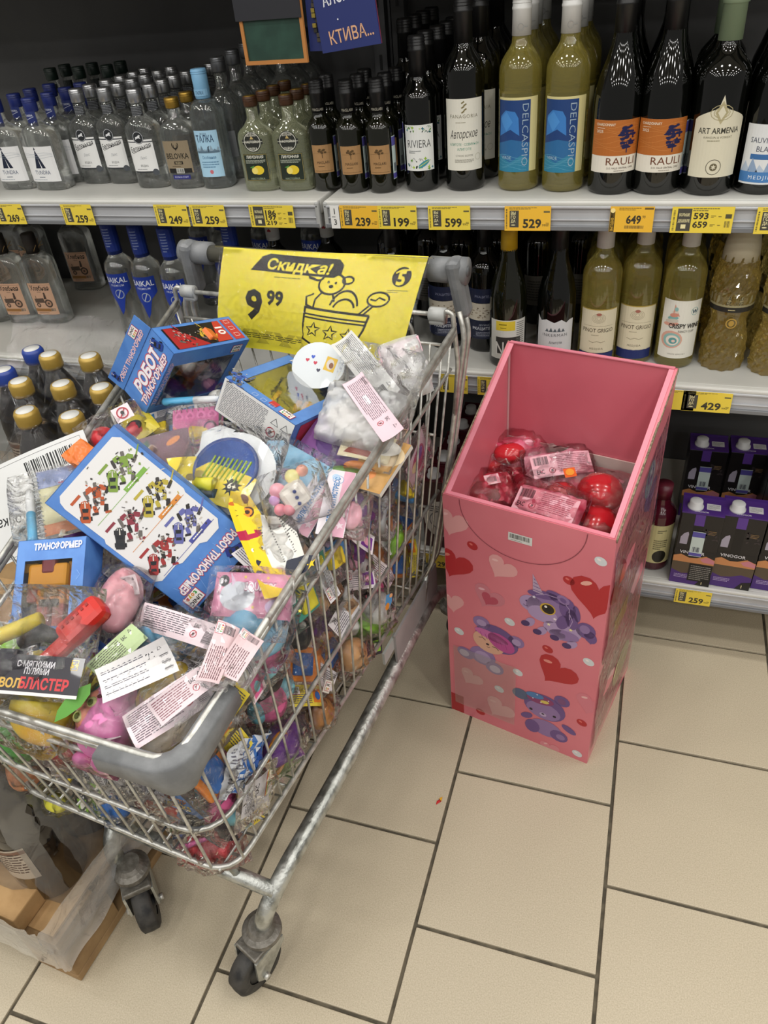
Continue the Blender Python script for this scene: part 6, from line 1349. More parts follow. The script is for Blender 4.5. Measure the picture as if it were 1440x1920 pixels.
# pink spiral notebook and its marker
rt, ln = cam_item('pink_notebook', 'pink spiral notebook with hearts in a clear bag', 'notebook', (324, 770), (410, 761), .012)
MB().box((0, -.04, -.003), (ln, .08, .005), flat('#efe6ea', .5)).build('pages', rt)
p = Pr().rect(0, -.04, ln, .08, '#cc5a94', 0)
for i in range(4): p.heart(-ln * .36 + i * ln * .24, -.012, .009, '#dd7ab0', 1, math.pi); p.heart(-ln * .36 + i * ln * .24, -.012, .005, '#b8427f', 2, math.pi)
p.ring(.002, -.052, .014, .004, '#4a2a5c', 2).ring(.026, -.036, .010, .003, '#4a2a5c', 2).ring(.002, -.052, .009, .003, '#d8b04a', 3).star(-ln * .35, -.04, .005, .001, 4, '#f0d060', 2).star(-ln * .3, -.055, .003, .001, 4, '#f0d060', 2).line([(-ln * .48, -.03), (-ln * .2, -.05)], .002, '#e8a860', 1)
p.build(XY, 'cover_print', rt)
for i in range(8):
    x = -ln * .42 + i * ln * .12; MB().tube([(x, .004 * math.cos(t) - .001, .004 * math.sin(t)) for t in [k * math.pi / 4 for k in range(8)]], .0007, ZINC, 5, True).build('spiral_ring', rt)
pillow(ln * 1.25, .12, .02, FILM_T, 11, 16, 14, .009, 'film_bag', rt, M=T((0, -.04, .004)))
def marker(label, p1, p2, dz, c1='#5fb4e0', c2='#e9ebec', txt=None):
    rt, ln = cam_item('marker_pen', label, 'pen', p1, p2, dz)
    MB().tube([(-ln / 2, 0, 0), (-ln / 2 + .004, 0, 0), (.006, 0, 0)], [.004, .0068, .0068], flat(c1, .3), 14).build('cap', rt)
    MB().tube([(.006, 0, 0), (ln / 2 - .01, 0, 0), (ln / 2, 0, 0)], [.0066, .0066, .005], flat(c2, .3), 14).build('barrel', rt)
    if txt: Pr().text(txt, ln * .27, 0, .005, '#3a3a40', 1, .02, ln * .36).build(lambda x, y, h: (x, y * .9, math.sqrt(max(.0066 ** 2 - y * y, 0)) + h), 'lettering', rt)
marker('light blue marker pen lying above the pink notebook', (305, 754), (412, 748), .022)
marker('light blue and white marker pen beside the left notebook', (62, 1020), (55, 922), .05, txt=None)
# brownish picture card
rt, ln = cam_item('picture_card', 'glossy brown picture card beside the large robot box', 'card', (262, 862), (358, 838), .015)
p = Pr().rect(0, 0, ln, .07, '#6e5560', 0).poly([(-ln * .5, -.035), (-ln * .1, -.035), (-ln * .3, .03), (-ln * .5, .02)], '#3c5a48', 1).ell(.008, .004, .028, .024, '#7a5c66', 2).ell(.016, .018, .013, .005, '#d08a5a', 3, 12, .4).ell(.022, -.02, .014, .008, '#e0a870', 3).ell(-.02, .0, .01, .02, '#8a6a50', 2)
sheet(rt, p, ln, .07, .3); pillow(ln * 1.2, .09, .022, FILM, 13, 14, 12, .01, 'film_bag', rt)
# yellow card with a black splat
rt, ln = cam_item('yellow_toy_card', 'yellow header card with black splat reading 6+', 'card', (300, 868), (465, 930), .022)
p = Pr().poly([(-ln * .5, .012), (-ln * .2, .03), (ln * .48, .03), (ln * .5, -.026), (ln * .2, -.03), (-ln * .3, -.012)], '#f0d83c', 0)
p.star(ln * .3, .006, .017, .009, 11, '#23211c', 1).ell(ln * .3, .006, .011, .011, '#23211c', 1).text('6+', ln * .3, .006, .010, '#f0ead0', 2, .03).ell(-ln * .05, .004, .012, .008, '#b9a64a', 1).ell(-ln * .12, -.004, .010, .006, '#8a7a3a', 1)
for i in range(5): p.star(-.02 + i * .012, -.022, .005, .002, 7, '#23211c', 1)
sheet(rt, p, ln, .06, .25)
# round blue paddle toy on a white card
rt, ln = cam_item('paddle_toy', 'round blue paddle toy with green stripes on white card', 'toy', (352, 872), (512, 902), .018)
p = Pr().ell(0, 0, ln * .5, .068, '#e3e6e8', 0, 28).poly([(-ln * .5, .06), (-ln * .44, .02), (-ln * .2, .05), (-ln * .1, .07), (-ln * .3, .075)], '#e3e6e8', 1)
sheet(rt, p, ln, .13, .25)
MB().loft([(0, .056, .05, 2), (.004, .056, .05, 2), (.006, .054, .048, 2), (.003, .05, .045, 2)], flat('#1f3f86', .25), 28, M=T((-.004, .004, .006))).build('paddle_rim', rt)
MB().loft([(0, .0505, .0455, 2), (.0035, .0505, .0455, 2)], flat('#2c55a4', .3), 28, M=T((-.004, .004, .006))).build('paddle_face', rt)
for i in range(9): MB().tube([(-.036 + i * .008, -.018, .0112), (-.026 + i * .008, .02, .0112)], .0016, flat('#a4c43a', .35), 6).build('stripe', rt)
MB().tube([(-.036, -.03, .016), (-.006, -.028, .018)], [.0105, .0115], flat('#d8d03a', .3), 16).build('yellow_peg', rt)
MB().tube([(-.04, -.043, .012), (.0, -.04, .012)], .008, flat('#2a3a30', .4), 12).build('handle_stub', rt)
pillow(ln * 1.15, .16, .045, FILM_T, 17, 20, 18, .012, 'film_bag', rt, M=T((0, 0, .006)))
# pale blue pad, violet spiral pad
rt, ln = cam_item('drawing_pad', 'pale blue drawing pad in clear film beside the paddle toy', 'notebook', (478, 852), (585, 915), .004)
p = Pr().rect(0, 0, ln, .085, '#8cc0e0', 0).poly([(-.01, .0), (.02, .014), (.03, -.004), (.012, -.012)], '#b8a0c4', 1).rect(-ln * .3, .02, .03, .02, '#a8d4ec', 1).line([(-.04, -.02), (0, -.03), (.04, -.018)], .0015, '#5a92c0', 1)
sheet(rt, p, ln, .085, .2); pillow(ln * 1.15, .11, .02, FILM_T, 19, 18, 14, .011, 'film_bag', rt)
rt, ln = cam_item('violet_notebook', 'violet spiral notebook under the white sided robot box', 'notebook', (478, 826), (606, 880), .006)
MB().box((0, -.022, -.003), (ln, .045, .006), flat('#7a3f72', .4)).build('pages', rt)
for i in range(16): MB().tube([(-ln * .46 + i * ln * .061, .004 * math.cos(t), .004 * math.sin(t)) for t in [k * math.pi / 3 for k in range(6)]], .0007, flat('#c86a9c', .3, .5), 5, True).build('spiral_ring', rt)
# soft dice with beads
rt, ln = cam_item('squishy_dice', 'soft cream dice toy with pastel beads in a bag', 'toy', (530, 935), (576, 920), .03)
MB().box((0, 0, 0), (.038, .036, .036), mixed('cream_foam', '#e8e0d6', '#efe8de', 20, .5), RX(.5) @ RZ(.3), bev=.008).build('dice_body', rt)
m = MB()
for x, y in ((.004, .008), (.002, -.001), (0, -.010)): m.ball((x, y - .001, .0185), (.0028, .0028, .0012), '#3a4a90', RX(.5) @ RZ(.3), 8, 6)
m.build('dice_dots', rt)
for x, y, r_, c in ((-.022, .012, .012, '#f0a8b8'), (-.026, -.016, .009, '#f090a0'), (-.014, -.02, .009, '#f4a0ac'), (.004, .026, .011, '#efe9a0'), (.02, .03, .009, '#f4b09c'), (-.03, 0, .008, '#d8a8e0')): MB().ball((x, y, .004), r_, flat(c, .4), n=14, m=8).build('bead', rt)
pillow(.1, .09, .05, FILM_T, 23, 14, 12, .01, 'film_bag', rt)
# two pink header cards
for i, (a, b, lab, rz_) in enumerate((((556, 992), (622, 886), 'white and pink header card leaning left among the toys', .0), ((618, 1000), (643, 884), 'white and pink header card with punched hole, right of its twin', .005))):
    rt, ln = cam_item('carded_toy', lab, 'toy pack', a, b, rz_, .8, 'pink header card packs')
    p = Pr().rect(0, 0, ln * 1.05, .04, '#ece4ea', 0).rect(-.0, -.011, ln * 1.05, .016, '#e6b0c4', 1).text('МЯЛКА АНТИСТРЕСС', 0, .005, .0075, '#5f8fc4', 2, .04, ln * .8).star(-ln * .36, -.011, .007, .003, 5, '#f6e0ea', 2).star(.0, -.012, .006, .0025, 5, '#f4a0b8', 2).ell(ln * .4, .008, .006, .006, '#bcd4ec', 2).ell(ln * .2, -.014, .0022, .0016, '#3a3a44', 3).ring(ln * .36, .004, .008, .0008, '#9ab8e0', 3)
    sheet(rt, p, ln * 1.05, .04, .15)
    pillow(.09, .05, .03, FILM_T, 27 + i, 12, 10, .008, 'film_bag', rt, M=T((-.01, -.028, -.012)))
    MB().ball((-.01, -.024, -.014), (.025, .016, .012), flat('#f0b0c0' if i else '#c8b0e0', .4)).build('toy_body', rt)
# yellow giraffe packet
rt, ln = cam_item('yellow_toy_packet', 'yellow packet with giraffe pattern and white text back', 'toy pack', (462, 918), (548, 1116), .012, .7)
h2 = .04
p = Pr().poly([(-ln * .5, -.022), (-ln * .44, .0), (-ln * .2, .006), (ln * .2, -.008), (ln * .36, .012), (ln * .5, -.004), (ln * .5, -.034), (ln * .2, -.034), (-ln * .1, -.036), (-ln * .35, -.034)], '#eccb1f', 0)
p.poly([(-ln * .22, .004), (-ln * .12, .026), (ln * .1, .04), (ln * .3, .036), (ln * .34, .012), (ln * .24, -.012), (ln * .0, -.008)], '#dedcd6', 1).fine(ln * .02, .016, .045, ln * .3, 12, '#5a5856', 2, 3, math.pi / 2).fine(ln * .2, .018, .035, ln * .1, 5, '#5a5856', 2, 5, math.pi / 2)
p.ell(-ln * .28, -.012, .011, .012, '#e08a1e', 2).ring(-ln * .28, -.012, .009, .0026, '#3a1c10', 3).ell(-ln * .28, -.012, .004, .004, '#3a1c10', 4)
for k in range(9): a = k * .7; p.line([(-ln * .28 + .013 * math.cos(a), -.012 + .013 * math.sin(a)), (-ln * .28 + .017 * math.cos(a), -.012 + .017 * math.sin(a))], .001, '#3a1c10', 2)
p.poly([(-ln * .12, -.036), (-ln * .13, -.018), (-ln * .1, -.006), (-ln * .06, -.004), (-ln * .03, -.018), (-ln * .04, -.036)], '#b01c44', 2).ell(ln * .06, -.022, .005, .005, '#f4f0e6', 2).ell(ln * .06, -.013, .005, .005, '#f4f0e6', 2).ell(ln * .06, -.022, .002, .002, '#1c1c1c', 3).ell(ln * .06, -.013, .002, .002, '#1c1c1c', 3).ell(ln * .18, -.02, .010, .007, '#23263c', 2).ell(-ln * .4, -.008, .010, .006, '#6a3a14', 2).ell(ln * .28, -.028, .007, .005, '#4a2a5c', 2).ell(-ln * .38, -.026, .004, .006, '#c8641c', 2)
p.poly([(ln * .24, .012), (ln * .3, .036), (ln * .36, .046), (ln * .42, .03), (ln * .4, .008), (ln * .33, .002)], '#1f2438', 3)
for k in range(6): p.star(ln * (.3 + .02 * k), .014 + .005 * k, .008, .003, 5, '#eccb1f' if k % 2 else '#1f2438', 4)
p.ell(ln * .35, .022, .004, .004, '#f4f0e6', 5).ell(ln * .36, .03, .004, .004, '#f4f0e6', 5)
sheet(rt, p, ln, .09, -.25, .4)
pillow(ln * .8, .07, .022, FILM_T, 29, 16, 10, .008, 'film_bag', rt, M=T((ln * .05, .01, -.006)))
# white oval card with hearts
rt, ln = cam_item('oval_card', 'white rounded card with little hearts below the sale sign', 'card', (550, 680), (640, 690), .02, .75)
p = Pr().ell(0, 0, .05, .04, '#d9dfe2', 0, 24)
for x, y, c in ((-.02, .008, '#c23a50'), (-.004, .004, '#c23a50'), (-.01, .014, '#3a5ac0'), (.004, -.008, '#3a3a50')): p.heart(x, y, .004, c, 1)
p.rect(.024, .004, .02, .024, '#e0b83c', 1, -.2).ell(.024, .004, .007, .009, '#d8d0c8', 2).ell(.026, .002, .004, .005, '#8a5a3a', 3)
sheet(rt, p, .1, .08, .3)
# large frosted pouch with labels
rt, ln = cam_item('frosted_pouch', 'large frosted white pouch with pink text label', 'toy pack', (604, 766), (748, 800), .02, .7)
pillow(ln, .105, .05, FILM_W, 31, 22, 18, .016, 'frosted_bag', rt, sharp=5)
MB().ball((0, -.005, -.004), (ln * .42, .042, .016), mixed('white_slime', '#d8cfc6', '#e6ded6', 14, .35), amp=.15, seed=4).build('white_filling', rt)
M, l_ = to_cam((636, 628), (728, 742), .07, .8, .05); paper_label('pouch_label', M, l_, .042, 41, 'crumpled white label with barcode rising from the frosted pouch', .5, .5, base='#dcdcda', ink='#6a6a6c', unic=False, eac=False, no3=False)
M, l_ = to_cam((664, 716), (742, 824), .062, .8, .055); paper_label('pouch_label', M, l_, .036, 43, 'pale pink text label with EAC mark on the frosted pouch', -.4, .4, base='#e3c6d0', ink='#6e5a66', unic=False, bars=False)
pillow(.15, .12, .03, FILM_T, 33, 22, 18, .02, 'clear_overbag', rt, M=T((.015, .055, .012)) @ RX(.25))
# small pack at the right rim
rt, ln = cam_item('pink_toy_pack', 'clear pack with pink label at the right rear rim', 'toy pack', (726, 702), (796, 680), .03, .8)
pillow(ln * 1.1, .1, .045, FILM_W, 37, 14, 14, .014, 'frosted_bag', rt)
p = Pr().rect(0, .032, .07, .026, '#e0b4c0', 0).unic(.02, .032, .024, 1, .1).bars(-.016, .03, .022, .014, '#3a2a34', 1, 14, 4)
sheet(rt, p, .09, .09, -.4); 
p = Pr().rect(-.03, -.012, .018, .075, '#dfc0cc', 0).fine(-.03, -.004, .05, .012, 4, '#5a4450', 1, 4, math.pi / 2).no03(-.03, -.03, .006, 1).eac(-.03, -.044, .007, '#2a2226', 1, math.pi / 2); sheet(rt, p, .09, .09, .3, M=T((0, 0, .004)))
MB().ball((.008, -.012, 0), (.03, .034, .016), flat('#d8d4d2', .35), amp=.2, seed=5).build('toy_body', rt)
# flat picture book sticking out to the right rim
rt, ln = cam_item('picture_book', 'flat white edged picture book with purple and orange art', 'book', (558, 836), (728, 902), -.012, .35)
MB().box((0, .022, -.005), (ln, .095, .008), flat('#dedad2', .5)).build('pages', rt)
p = Pr().rect(0, .022, ln, .095, '#6a4a7c', 0).poly([(-ln * .5, .069), (-ln * .1, .069), (ln * .1, .03), (-ln * .2, -.03), (-ln * .5, -.03)], '#8a5a9a', 1).ell(-ln * .15, .03, .04, .03, '#5a3a78', 2).poly([(ln * .05, .069), (ln * .5, .069), (ln * .5, -.025), (ln * .2, -.03)], '#c89a5a', 1).ell(ln * .2, .0, .03, .014, '#d8884a', 2).ell(.02, -.012, .035, .012, '#7aa05a', 2, 16, .2).ell(ln * .35, .04, .03, .02, '#e6d0a8', 2)
p.build(XY, 'cover_print', rt, None, .00015)
rt, ln = cam_item('picture_card', 'small red and cream card lying on the picture book', 'card', (640, 828), (735, 846), .004, .4)
p = Pr().rect(0, 0, ln, .045, '#d8cca8', 0).poly([(-ln * .4, -.015), (-ln * .1, .02), (ln * .2, .01), (ln * .3, -.018)], '#8a3a24', 1).ell(ln * .3, .004, .03, .014, '#e8e4da', 1).ell(ln * .22, .006, .008, .006, '#b83a34', 2)
sheet(rt, p, ln, .045, .2); pillow(ln * 1.3, .08, .03, FILM_T, 39, 16, 12, .012, 'film_bag', rt)
rt = thing('pastel_board', 'thin pastel edged board lying across the heap by right wires', 'card', on_side((648, 1014), (792, 886), .15)[0])
MB().box((0, 0, 0), (.17, .003, .05), flat('#c8b8c0', .5)).box((0, -.004, .0), (.17, .004, .05), flat('#8ab4b0', .5)).box((.0, -.008, 0), (.165, .003, .045), flat('#c86a80', .5)).build('board_layers', rt)
# foil bag with red ball at the left back
rt, ln = cam_item('foil_toy_pack', 'crinkled clear pack with red ball beside cola bottles', 'toy pack', (168, 838), (262, 790), .02, .6)
MB().ball((-.02, .0, .0), .022, flat('#c23038', .3)).ball((.028, -.012, .004), (.016, .012, .012), flat('#c2303a', .3)).build('red_ball', rt)
pillow(.115, .09, .05, FILM_T, 47, 18, 16, .018, 'film_bag', rt)
p = Pr().rect(0, 0, .03, .026, '#e6d4d8', 0).no03(0, 0, .009, 1); p.build(bend_map(.03, .3), 'warning_sticker', rt, None, .0002, 0, M=T((.028, .018, .022)))
rt, ln = cam_item('toy_wrapper', 'small orange twisted wrapper at the left of robot chart', 'toy pack', (134, 868), (168, 836), .045, .6)
pillow(.045, .04, .012, flat('#e0742a', .3), 51, 10, 8, .012, 'wrapper', rt)
rt, ln = cam_item('toy_wrapper', 'yellow and black wrapper peeking out under the flap box', 'toy pack', (236, 765), (290, 830), .01, .6)
pillow(.07, .05, .02, flat('#c9b83a', .35), 53, 10, 8, .01, 'wrapper', rt); m = MB().ball((.01, -.01, .012), (.014, .014, .005), '#1c1a1a').ball((.01, -.01, .016), (.006, .006, .003), '#c23040'); m.build('badge', rt)
# left notebook in its bag
rt, ln = cam_item('spiral_notebook', 'spiral notebook with blue and cream cover in clear bag', 'notebook', (64, 888), (82, 1008), .045, .65)
MB().box((0, .04, -.003), (ln, .075, .005), flat('#e6e2da', .5)).build('pages', rt)
p = Pr().rect(0, .04, ln, .075, '#d3cfa8', 0).rect(-ln * .36, .04, ln * .28, .075, '#8f9cc4', 1).rect(ln * .42, .04, ln * .16, .075, '#d0855a', 1)
for i in range(7): p.poly([(-ln * .22, .008 + i * .011), (-ln * .34, .0135 + i * .011), (-ln * .22, .019 + i * .011)], '#a8b4d8', 2)
p.fine(-ln * .25, .05, .035, .008, 1, '#a84a6a', 3, 3, math.pi / 2)
p.build(XY, 'cover_print', rt)
for i in range(15): MB().tube([(-ln * .46 + i * ln * .066, .0045 * math.cos(t), .0045 * math.sin(t)) for t in [k * math.pi / 4 for k in range(8)]], .0008, flat('#cdd2d6', .3, .3), 5, True).build('spiral_ring', rt)
pillow(ln * 1.1, .135, .026, FILM_T, 57, 20, 20, .012, 'film_bag', rt, M=T((0.005, .026, .006)))
# white delivery sheet
a, b = onz(-70, 905, .80), onz(150, 806, .865)
M, ln = frame(a, b, (CAM - a).normalized() * .75 + UPZ * .25)
rt = thing('delivery_sheet', 'white paper sheet with large barcode leaning on the bottle pack', 'paper', M)
p = Pr().rect(0, -.075, ln, .155, '#d8d9d8', 0).line([(-ln * .48, -.148), (ln * .46, -.148), (ln * .46, -.004), (-ln * .48, -.004)], .0008, '#3a3a3c', 1, True).bars(ln * .2, -.026, ln * .4, .028, '#1c1c1e', 1, 26, 6)
p.line([(-ln * .0, -.048), (ln * .46, -.048)], .0007, '#3a3a3c').line([(-ln * .0, -.085), (ln * .46, -.085)], .0007, '#3a3a3c')
for i in range(6): x = ln * (.02 + .075 * i); p.line([(x, -.048), (x, -.085)], .0007, '#3a3a3c'); p.text(('1.4', '30/16/03', '22222', 'ЕП-ОВ', '1-3947', 'нетто')[i], x + .011, -.066, .005, '#2c2c2e', 1, 0, .026, math.pi / 2)
p.text('карточка', -ln * .16, -.095, .017, '#1c1c1e', 1, .01, ln * .42, math.pi - .15).fine(ln * .2, -.115, ln * .3, .03, 4, '#5a5a5c', 1, 3)
p.build(bend_map(ln, .45, .03), 'paper_sheet', rt, {'x': span(-ln / 2, ln / 2, 14), 'y': span(-.155, 0, 5)}, .0001, 0, rough=.7)
# toy blaster pack
rt, ln = cam_item('toy_blaster_pack', 'red and yellow toy blaster in bag with black header', 'toy pack', (-40, 1248), (172, 1262), .03, .75)
p = Pr().rect(0, -.012, ln, .046, '#23202a', 0).rect(0, -.036, ln, .004, '#d8d4d4', 1).text('С МЯГКИМИ', ln * .12, .0, .0075, '#d8d6da', 1, .02, .052).text('ПУЛЯМИ', ln * .14, -.0085, .0075, '#d8d6da', 1, .02, .034).text('НЕВОЛ', -ln * .12, -.024, .011, '#c8a24a', 1, .04, .05).text('БЛАСТЕР', ln * .22, -.023, .013, '#c2343a', 1, .04, .066).text('5+', ln * .43, .002, .007, '#d8b83c', 1, .03).line([(ln * .405, .008), (ln * .455, .008), (ln * .455, -.004), (ln * .405, -.004)], .0008, '#d8b83c', 1, True)
sheet(rt, p, ln, .05, .25, name='header_card', M=T((.006, .002, .033)))
MB().box((0, 0, 0), (.068, .036, .03), flat('#c22a22', .28), T((.062, .062, .01)) @ RZ(.85), bev=.010).box((-.045, -.006, 0), (.05, .022, .02), flat('#c22a22', .28), T((.062, .062, .01)) @ RZ(.85), bev=.006).build('blaster_body', rt)
m = MB()
for i in range(6): m.box((.0 + i * .008 - .02, .006, .0155), (.004, .004, .001), flat('#8a1a16', .4), T((.062, .062, .01)) @ RZ(.85))
m.build('blaster_vents', rt)
MB().tube([(-.07, .03, .012), (.0, .062, .012)], .0105, flat('#dcc83a', .35), 14).tube([(-.07, .03, .012), (-.055, .037, .012)], .0112, flat('#d8702a', .35), 14).build('soft_dart', rt)
MB().tube([(-.02, .03, .012), (.01, .045, .014), (.03, .04, .012), (.04, .05, .01)], [.008, .012, .010, .006], flat('#23211f', .4), 10).box((-.06, .012, .012), (.09, .02, .016), flat('#2c2f38', .35), bev=.005).build('trigger_frame', rt)
pillow(ln * 1.05, .15, .06, FILM_T, 61, 22, 18, .014, 'film_bag', rt, M=T((.0, .035, .008)))
# yellow ball with leaf
c = heap(92, 1330, -.026); rt = thing('yellow_fruit_ball', 'big yellow squishy ball at the front rim', 'toy', T(c) @ RZ(TH))
MB().ball((0, 0, 0), (.048, .046, .044), mixed('yellow_foam', '#dcc83a', '#e0a838', 9, .4, lo=.45, hi=.7), n=24, m=16, amp=.05).build('ball_body', rt)
M, l_ = to_cam((98, 1352), (172, 1290), .04, .7); p = Pr().poly([(-l_ / 2, -.002), (-l_ * .3, .006), (0, .011), (l_ * .35, .010), (l_ * .55, .006), (l_ * .4, -.004), (l_ * .1, -.009), (-l_ * .25, -.007)], '#4f8f28', 0)
p.build(bend_map(l_, .5), 'green_leaf', rt, {'x': span(-l_ / 2, l_ / 2, 8)}, .0002, 0, M=rt.matrix_world.inverted() @ M)
pillow(.125, .11, .09, FILM_T, 63, 20, 18, .014, 'film_bag', rt, M=T((0, -.01, .006)))
# pink monkey squishy
c = heap(205, 1350, -.02); n_ = (CAM - c).normalized(); M, _ = frame(c - CA * .03, c + CA * .03, n_)
rt = thing('pink_monkey_toy', 'pink squishy monkey with round green ringed eyes', 'toy', M)
MB().ball((0, 0, 0), (.038, .05, .034), mixed('pink_foam', '#e07ab4', '#e88cc0', 12, .35), n=22, m=14, amp=.06).build('body', rt)
MB().ball((-.014, .002, .016), (.021, .03, .018), flat('#e8937c', .4), n=16, m=10).build('face_patch', rt)
for x, y in ((-.012, .012), (-.022, -.008)): MB().ball((x, y, .031), (.0075, .008, .0035), flat('#d6d88a', .35), n=12, m=8).ball((x, y, .0335), (.004, .0045, .0022), '#5a6a1c', n=10, m=6).build('eye', rt)
MB().ball((-.006, .022, .03), (.004, .003, .002), '#6a2a34', n=8, m=6).build('nose', rt)
MB().ball((.02, -.05, .0), (.018, .012, .014), flat('#e07ab4', .4), n=12, m=8).ball((-.012, -.054, .0), (.014, .010, .012), flat('#e07ab4', .4), n=12, m=8).build('feet', rt)
pillow(.1, .13, .075, FILM_T, 67, 16, 18, .012, 'film_bag', rt)
# beige, cream, yellow squishies near the right front corner
def capsule_toy(name, label, p1, p2, dz, r, col, seed, film_=FILM_T):
    rt, ln = cam_item(name, label, 'toy', p1, p2, dz)
    m = MB().ball((0, 0, 0), (ln * .5, r, r * .85), mixed(f'foam{seed}', col[0], col[1], 10, .45), n=20, m=14, amp=.12, seed=seed); m.build('body', rt)
    pillow(ln * 1.15, r * 2.6, r * 2, film_, seed, 18, 16, .012, 'film_bag', rt); return rt
capsule_toy('beige_bread_toy', 'beige squishy under the large pink label by grey bumper', (262, 1400), (388, 1318), -.03, .03, ('#c9b28a', '#d8c49c'), 71)
capsule_toy('cream_foam_toy', 'cream oval squishy against the right front rim', (392, 1335), (452, 1240), -.035, .03, ('#d9cbb6', '#e3d7c4'), 73)
capsule_toy('yellow_foam_toy', 'yellow oval squishy beneath the white text label', (262, 1335), (350, 1245), -.015, .024, ('#dcb62c', '#e6c640'), 75)
capsule_toy('pink_foam_toy', 'pink plush toy in bag under the large robot box corner', (200, 1185), (245, 1070), .005, .03, ('#e09aa6', '#eab0b8'), 77)
capsule_toy('blue_foam_toy', 'small blue squishy below the white pink label', (250, 1200), (340, 1185), .0, .02, ('#4a9cc8', '#5cacd4'), 79)
c = heap(478, 1180, -.035); rt = thing('blue_ball_toy', 'sky blue squishy ball in a clear bag near right rim', 'toy', T(c))
MB().ball((0, 0, 0), (.045, .045, .042), mixed('sky_blue_foam', '#6db4dc', '#86c4e4', 8, .35), n=24, m=16, amp=.05).build('ball_body', rt)
pillow(.12, .13, .09, FILM_T, 81, 20, 18, .014, 'film_bag', rt, M=T((0, 0, .01)) @ RX(.3))
rt, ln = cam_item('pink_squishy_card', 'pink header card with unicorn print under the giraffe packet', 'toy pack', (398, 1112), (545, 1120), .016, .7)
p = Pr().rect(0, 0, ln, .06, '#dc8cae', 0).text('SQUISHY', ln * .1, .012, .012, '#8a2a5c', 2, .06, ln * .4).text('SQUISHY', ln * .1, .012, .011, '#f4e6ee', 3, .03, ln * .39).ell(-ln * .38, .018, .008, .008, '#2a2a30', 1).text('3+', -ln * .38, .018, .007, '#e8e0e8', 2, .03).ell(-ln * .18, -.002, .026, .02, '#cfd4de', 1, 16).poly([(-ln * .26, .01), (-ln * .3, .03), (-ln * .22, .018)], '#e6c8e0', 2).ell(ln * .3, -.014, .012, .010, '#d8c0e4', 2)
for k in range(6): p.star(-ln * .1 + k * .016, .024 - (k % 2) * .04, .003, .0012, 5, '#f0d84a', 2)
sheet(rt, p, ln, .06, .3); pillow(ln * 1.1, .1, .04, FILM_T, 83, 18, 14, .012, 'film_bag', rt, M=T((0, -.012, .006)))
# the many crumpled paper labels
for i, (a, b, h_, dz, bend, lab, kw) in enumerate((
    ((254, 1148), (408, 1196), .034, .032, .7, 'white pink text label with warning sign under robot box corner', dict(base='#dcc9d0', ink='#57505a')),
    ((190, 1288), (326, 1226), .044, .04, -.5, 'white folded text label with EAC mark in the heap front', dict(base='#dfdcdc', ink='#5c5a66', no3=False)),
    ((238, 1374), (388, 1280), .046, .022, .4, 'large pale pink text label just above the grey bumper', dict(base='#e3cfd6', ink='#5c4c5a')),
    ((288, 1342), (394, 1262), .03, .038, .5, 'pale label with red print behind the large pink label', dict(base='#dfcdd2', ink='#8a5a66', bars=False)),
    ((388, 1282), (430, 1172), .028, .05, -.6, 'pink barcode label standing upright near the right rim', dict(base='#dfc0c4', ink='#6a4c54', unic=True, no3=False, eac=False)),
    ((424, 1268), (476, 1188), .03, .046, .5, 'pink logo label folded against the blue ball', dict(base='#dfc2c6', ink='#6a4c54', unic=True, no3=False, eac=False)),
    ((176, 1262), (262, 1180), .03, .028, .5, 'white and green printed label beside the toy blaster', dict(base='#b9cf9a', ink='#5a5a4c', bars=False, no3=False)),
    ((205, 1108), (258, 1095), .028, .02, .3, 'small striped text label under the robot chart box', dict(base='#d6c4c8', ink='#5c4a54', bars=False, eac=False)))):
    M, l_ = to_cam(a, b, dz, .75)
    rt = thing('label_pack', lab, 'label', M)
    label_print(l_, h_, 90 + i, **kw).build(bend_map(l_, bend, .6 if i % 2 else -.5, .25 if i % 3 else -.2), 'paper_label', rt, {'x': span(-l_ / 2, l_ / 2, 12), 'y': span(-h_ / 2, h_ / 2, 4)}, .0001, 0, rough=.35, coat=.4)
    pillow(l_ * 1.05, h_ * 1.5, .012, FILM_T, 95 + i, 16, 10, .008, 'film_sleeve', rt, M=T((0, -h_ * .15, -.010)))

# ---------------------------------------------------------------- things seen through the wires
def side_item(name, label, cat, p1, p2, xx=.16): M, ln = on_side(p1, p2, xx + .032); return thing(name, label, cat, M), ln
rt, ln = side_item('black_monster_toy', 'black squishy with big round white eyes behind right wires', 'toy', (618, 1120), (668, 1060), .145)
MB().ball((0, 0, -.01), (.055, .05, .03), flat('#1c1a1e', .4), n=18, m=12, amp=.2).build('body', rt)
for x, y in ((-.03, .004), (.032, .012)): MB().ball((x, y, .024), (.017, .017, .006), flat('#dcdcdc', .3), n=16, m=8).ball((x + .002, y, .029), (.006, .006, .003), '#101012', n=10, m=6).build('eye', rt)
MB().ball((.004, .006, .02), (.006, .004, .004), '#a82a3a').build('mouth', rt)
pillow(.15, .13, .08, FILM_T, 111, 18, 16, .014, 'film_bag', rt)
rt, ln = side_item('white_green_toy', 'white squishy animal with green edge behind right wires', 'toy', (655, 1150), (745, 1150), .15)
MB().ball((0, .006, 0), (.05, .036, .026), flat('#dfe0dc', .4), n=18, m=12, amp=.08).build('body', rt)
MB().ball((-.01, -.026, .002), (.05, .012, .022), flat('#86c02c', .4), n=16, m=8).ball((.046, -.026, .008), (.015, .022, .014), flat('#9ad03a', .35), n=14, m=10).build('green_trim', rt)
MB().ball((.02, .012, .024), (.004, .006, .003), '#77776f').ball((-.004, .014, .026), (.004, .006, .003), '#77776f').build('eye', rt)
pillow(.13, .1, .07, FILM_T, 113, 16, 14, .014, 'film_bag', rt)
rt, ln = side_item('green_caterpillar_toy', 'bright green caterpillar toy high behind the right wires', 'toy', (732, 1045), (745, 985), .15)
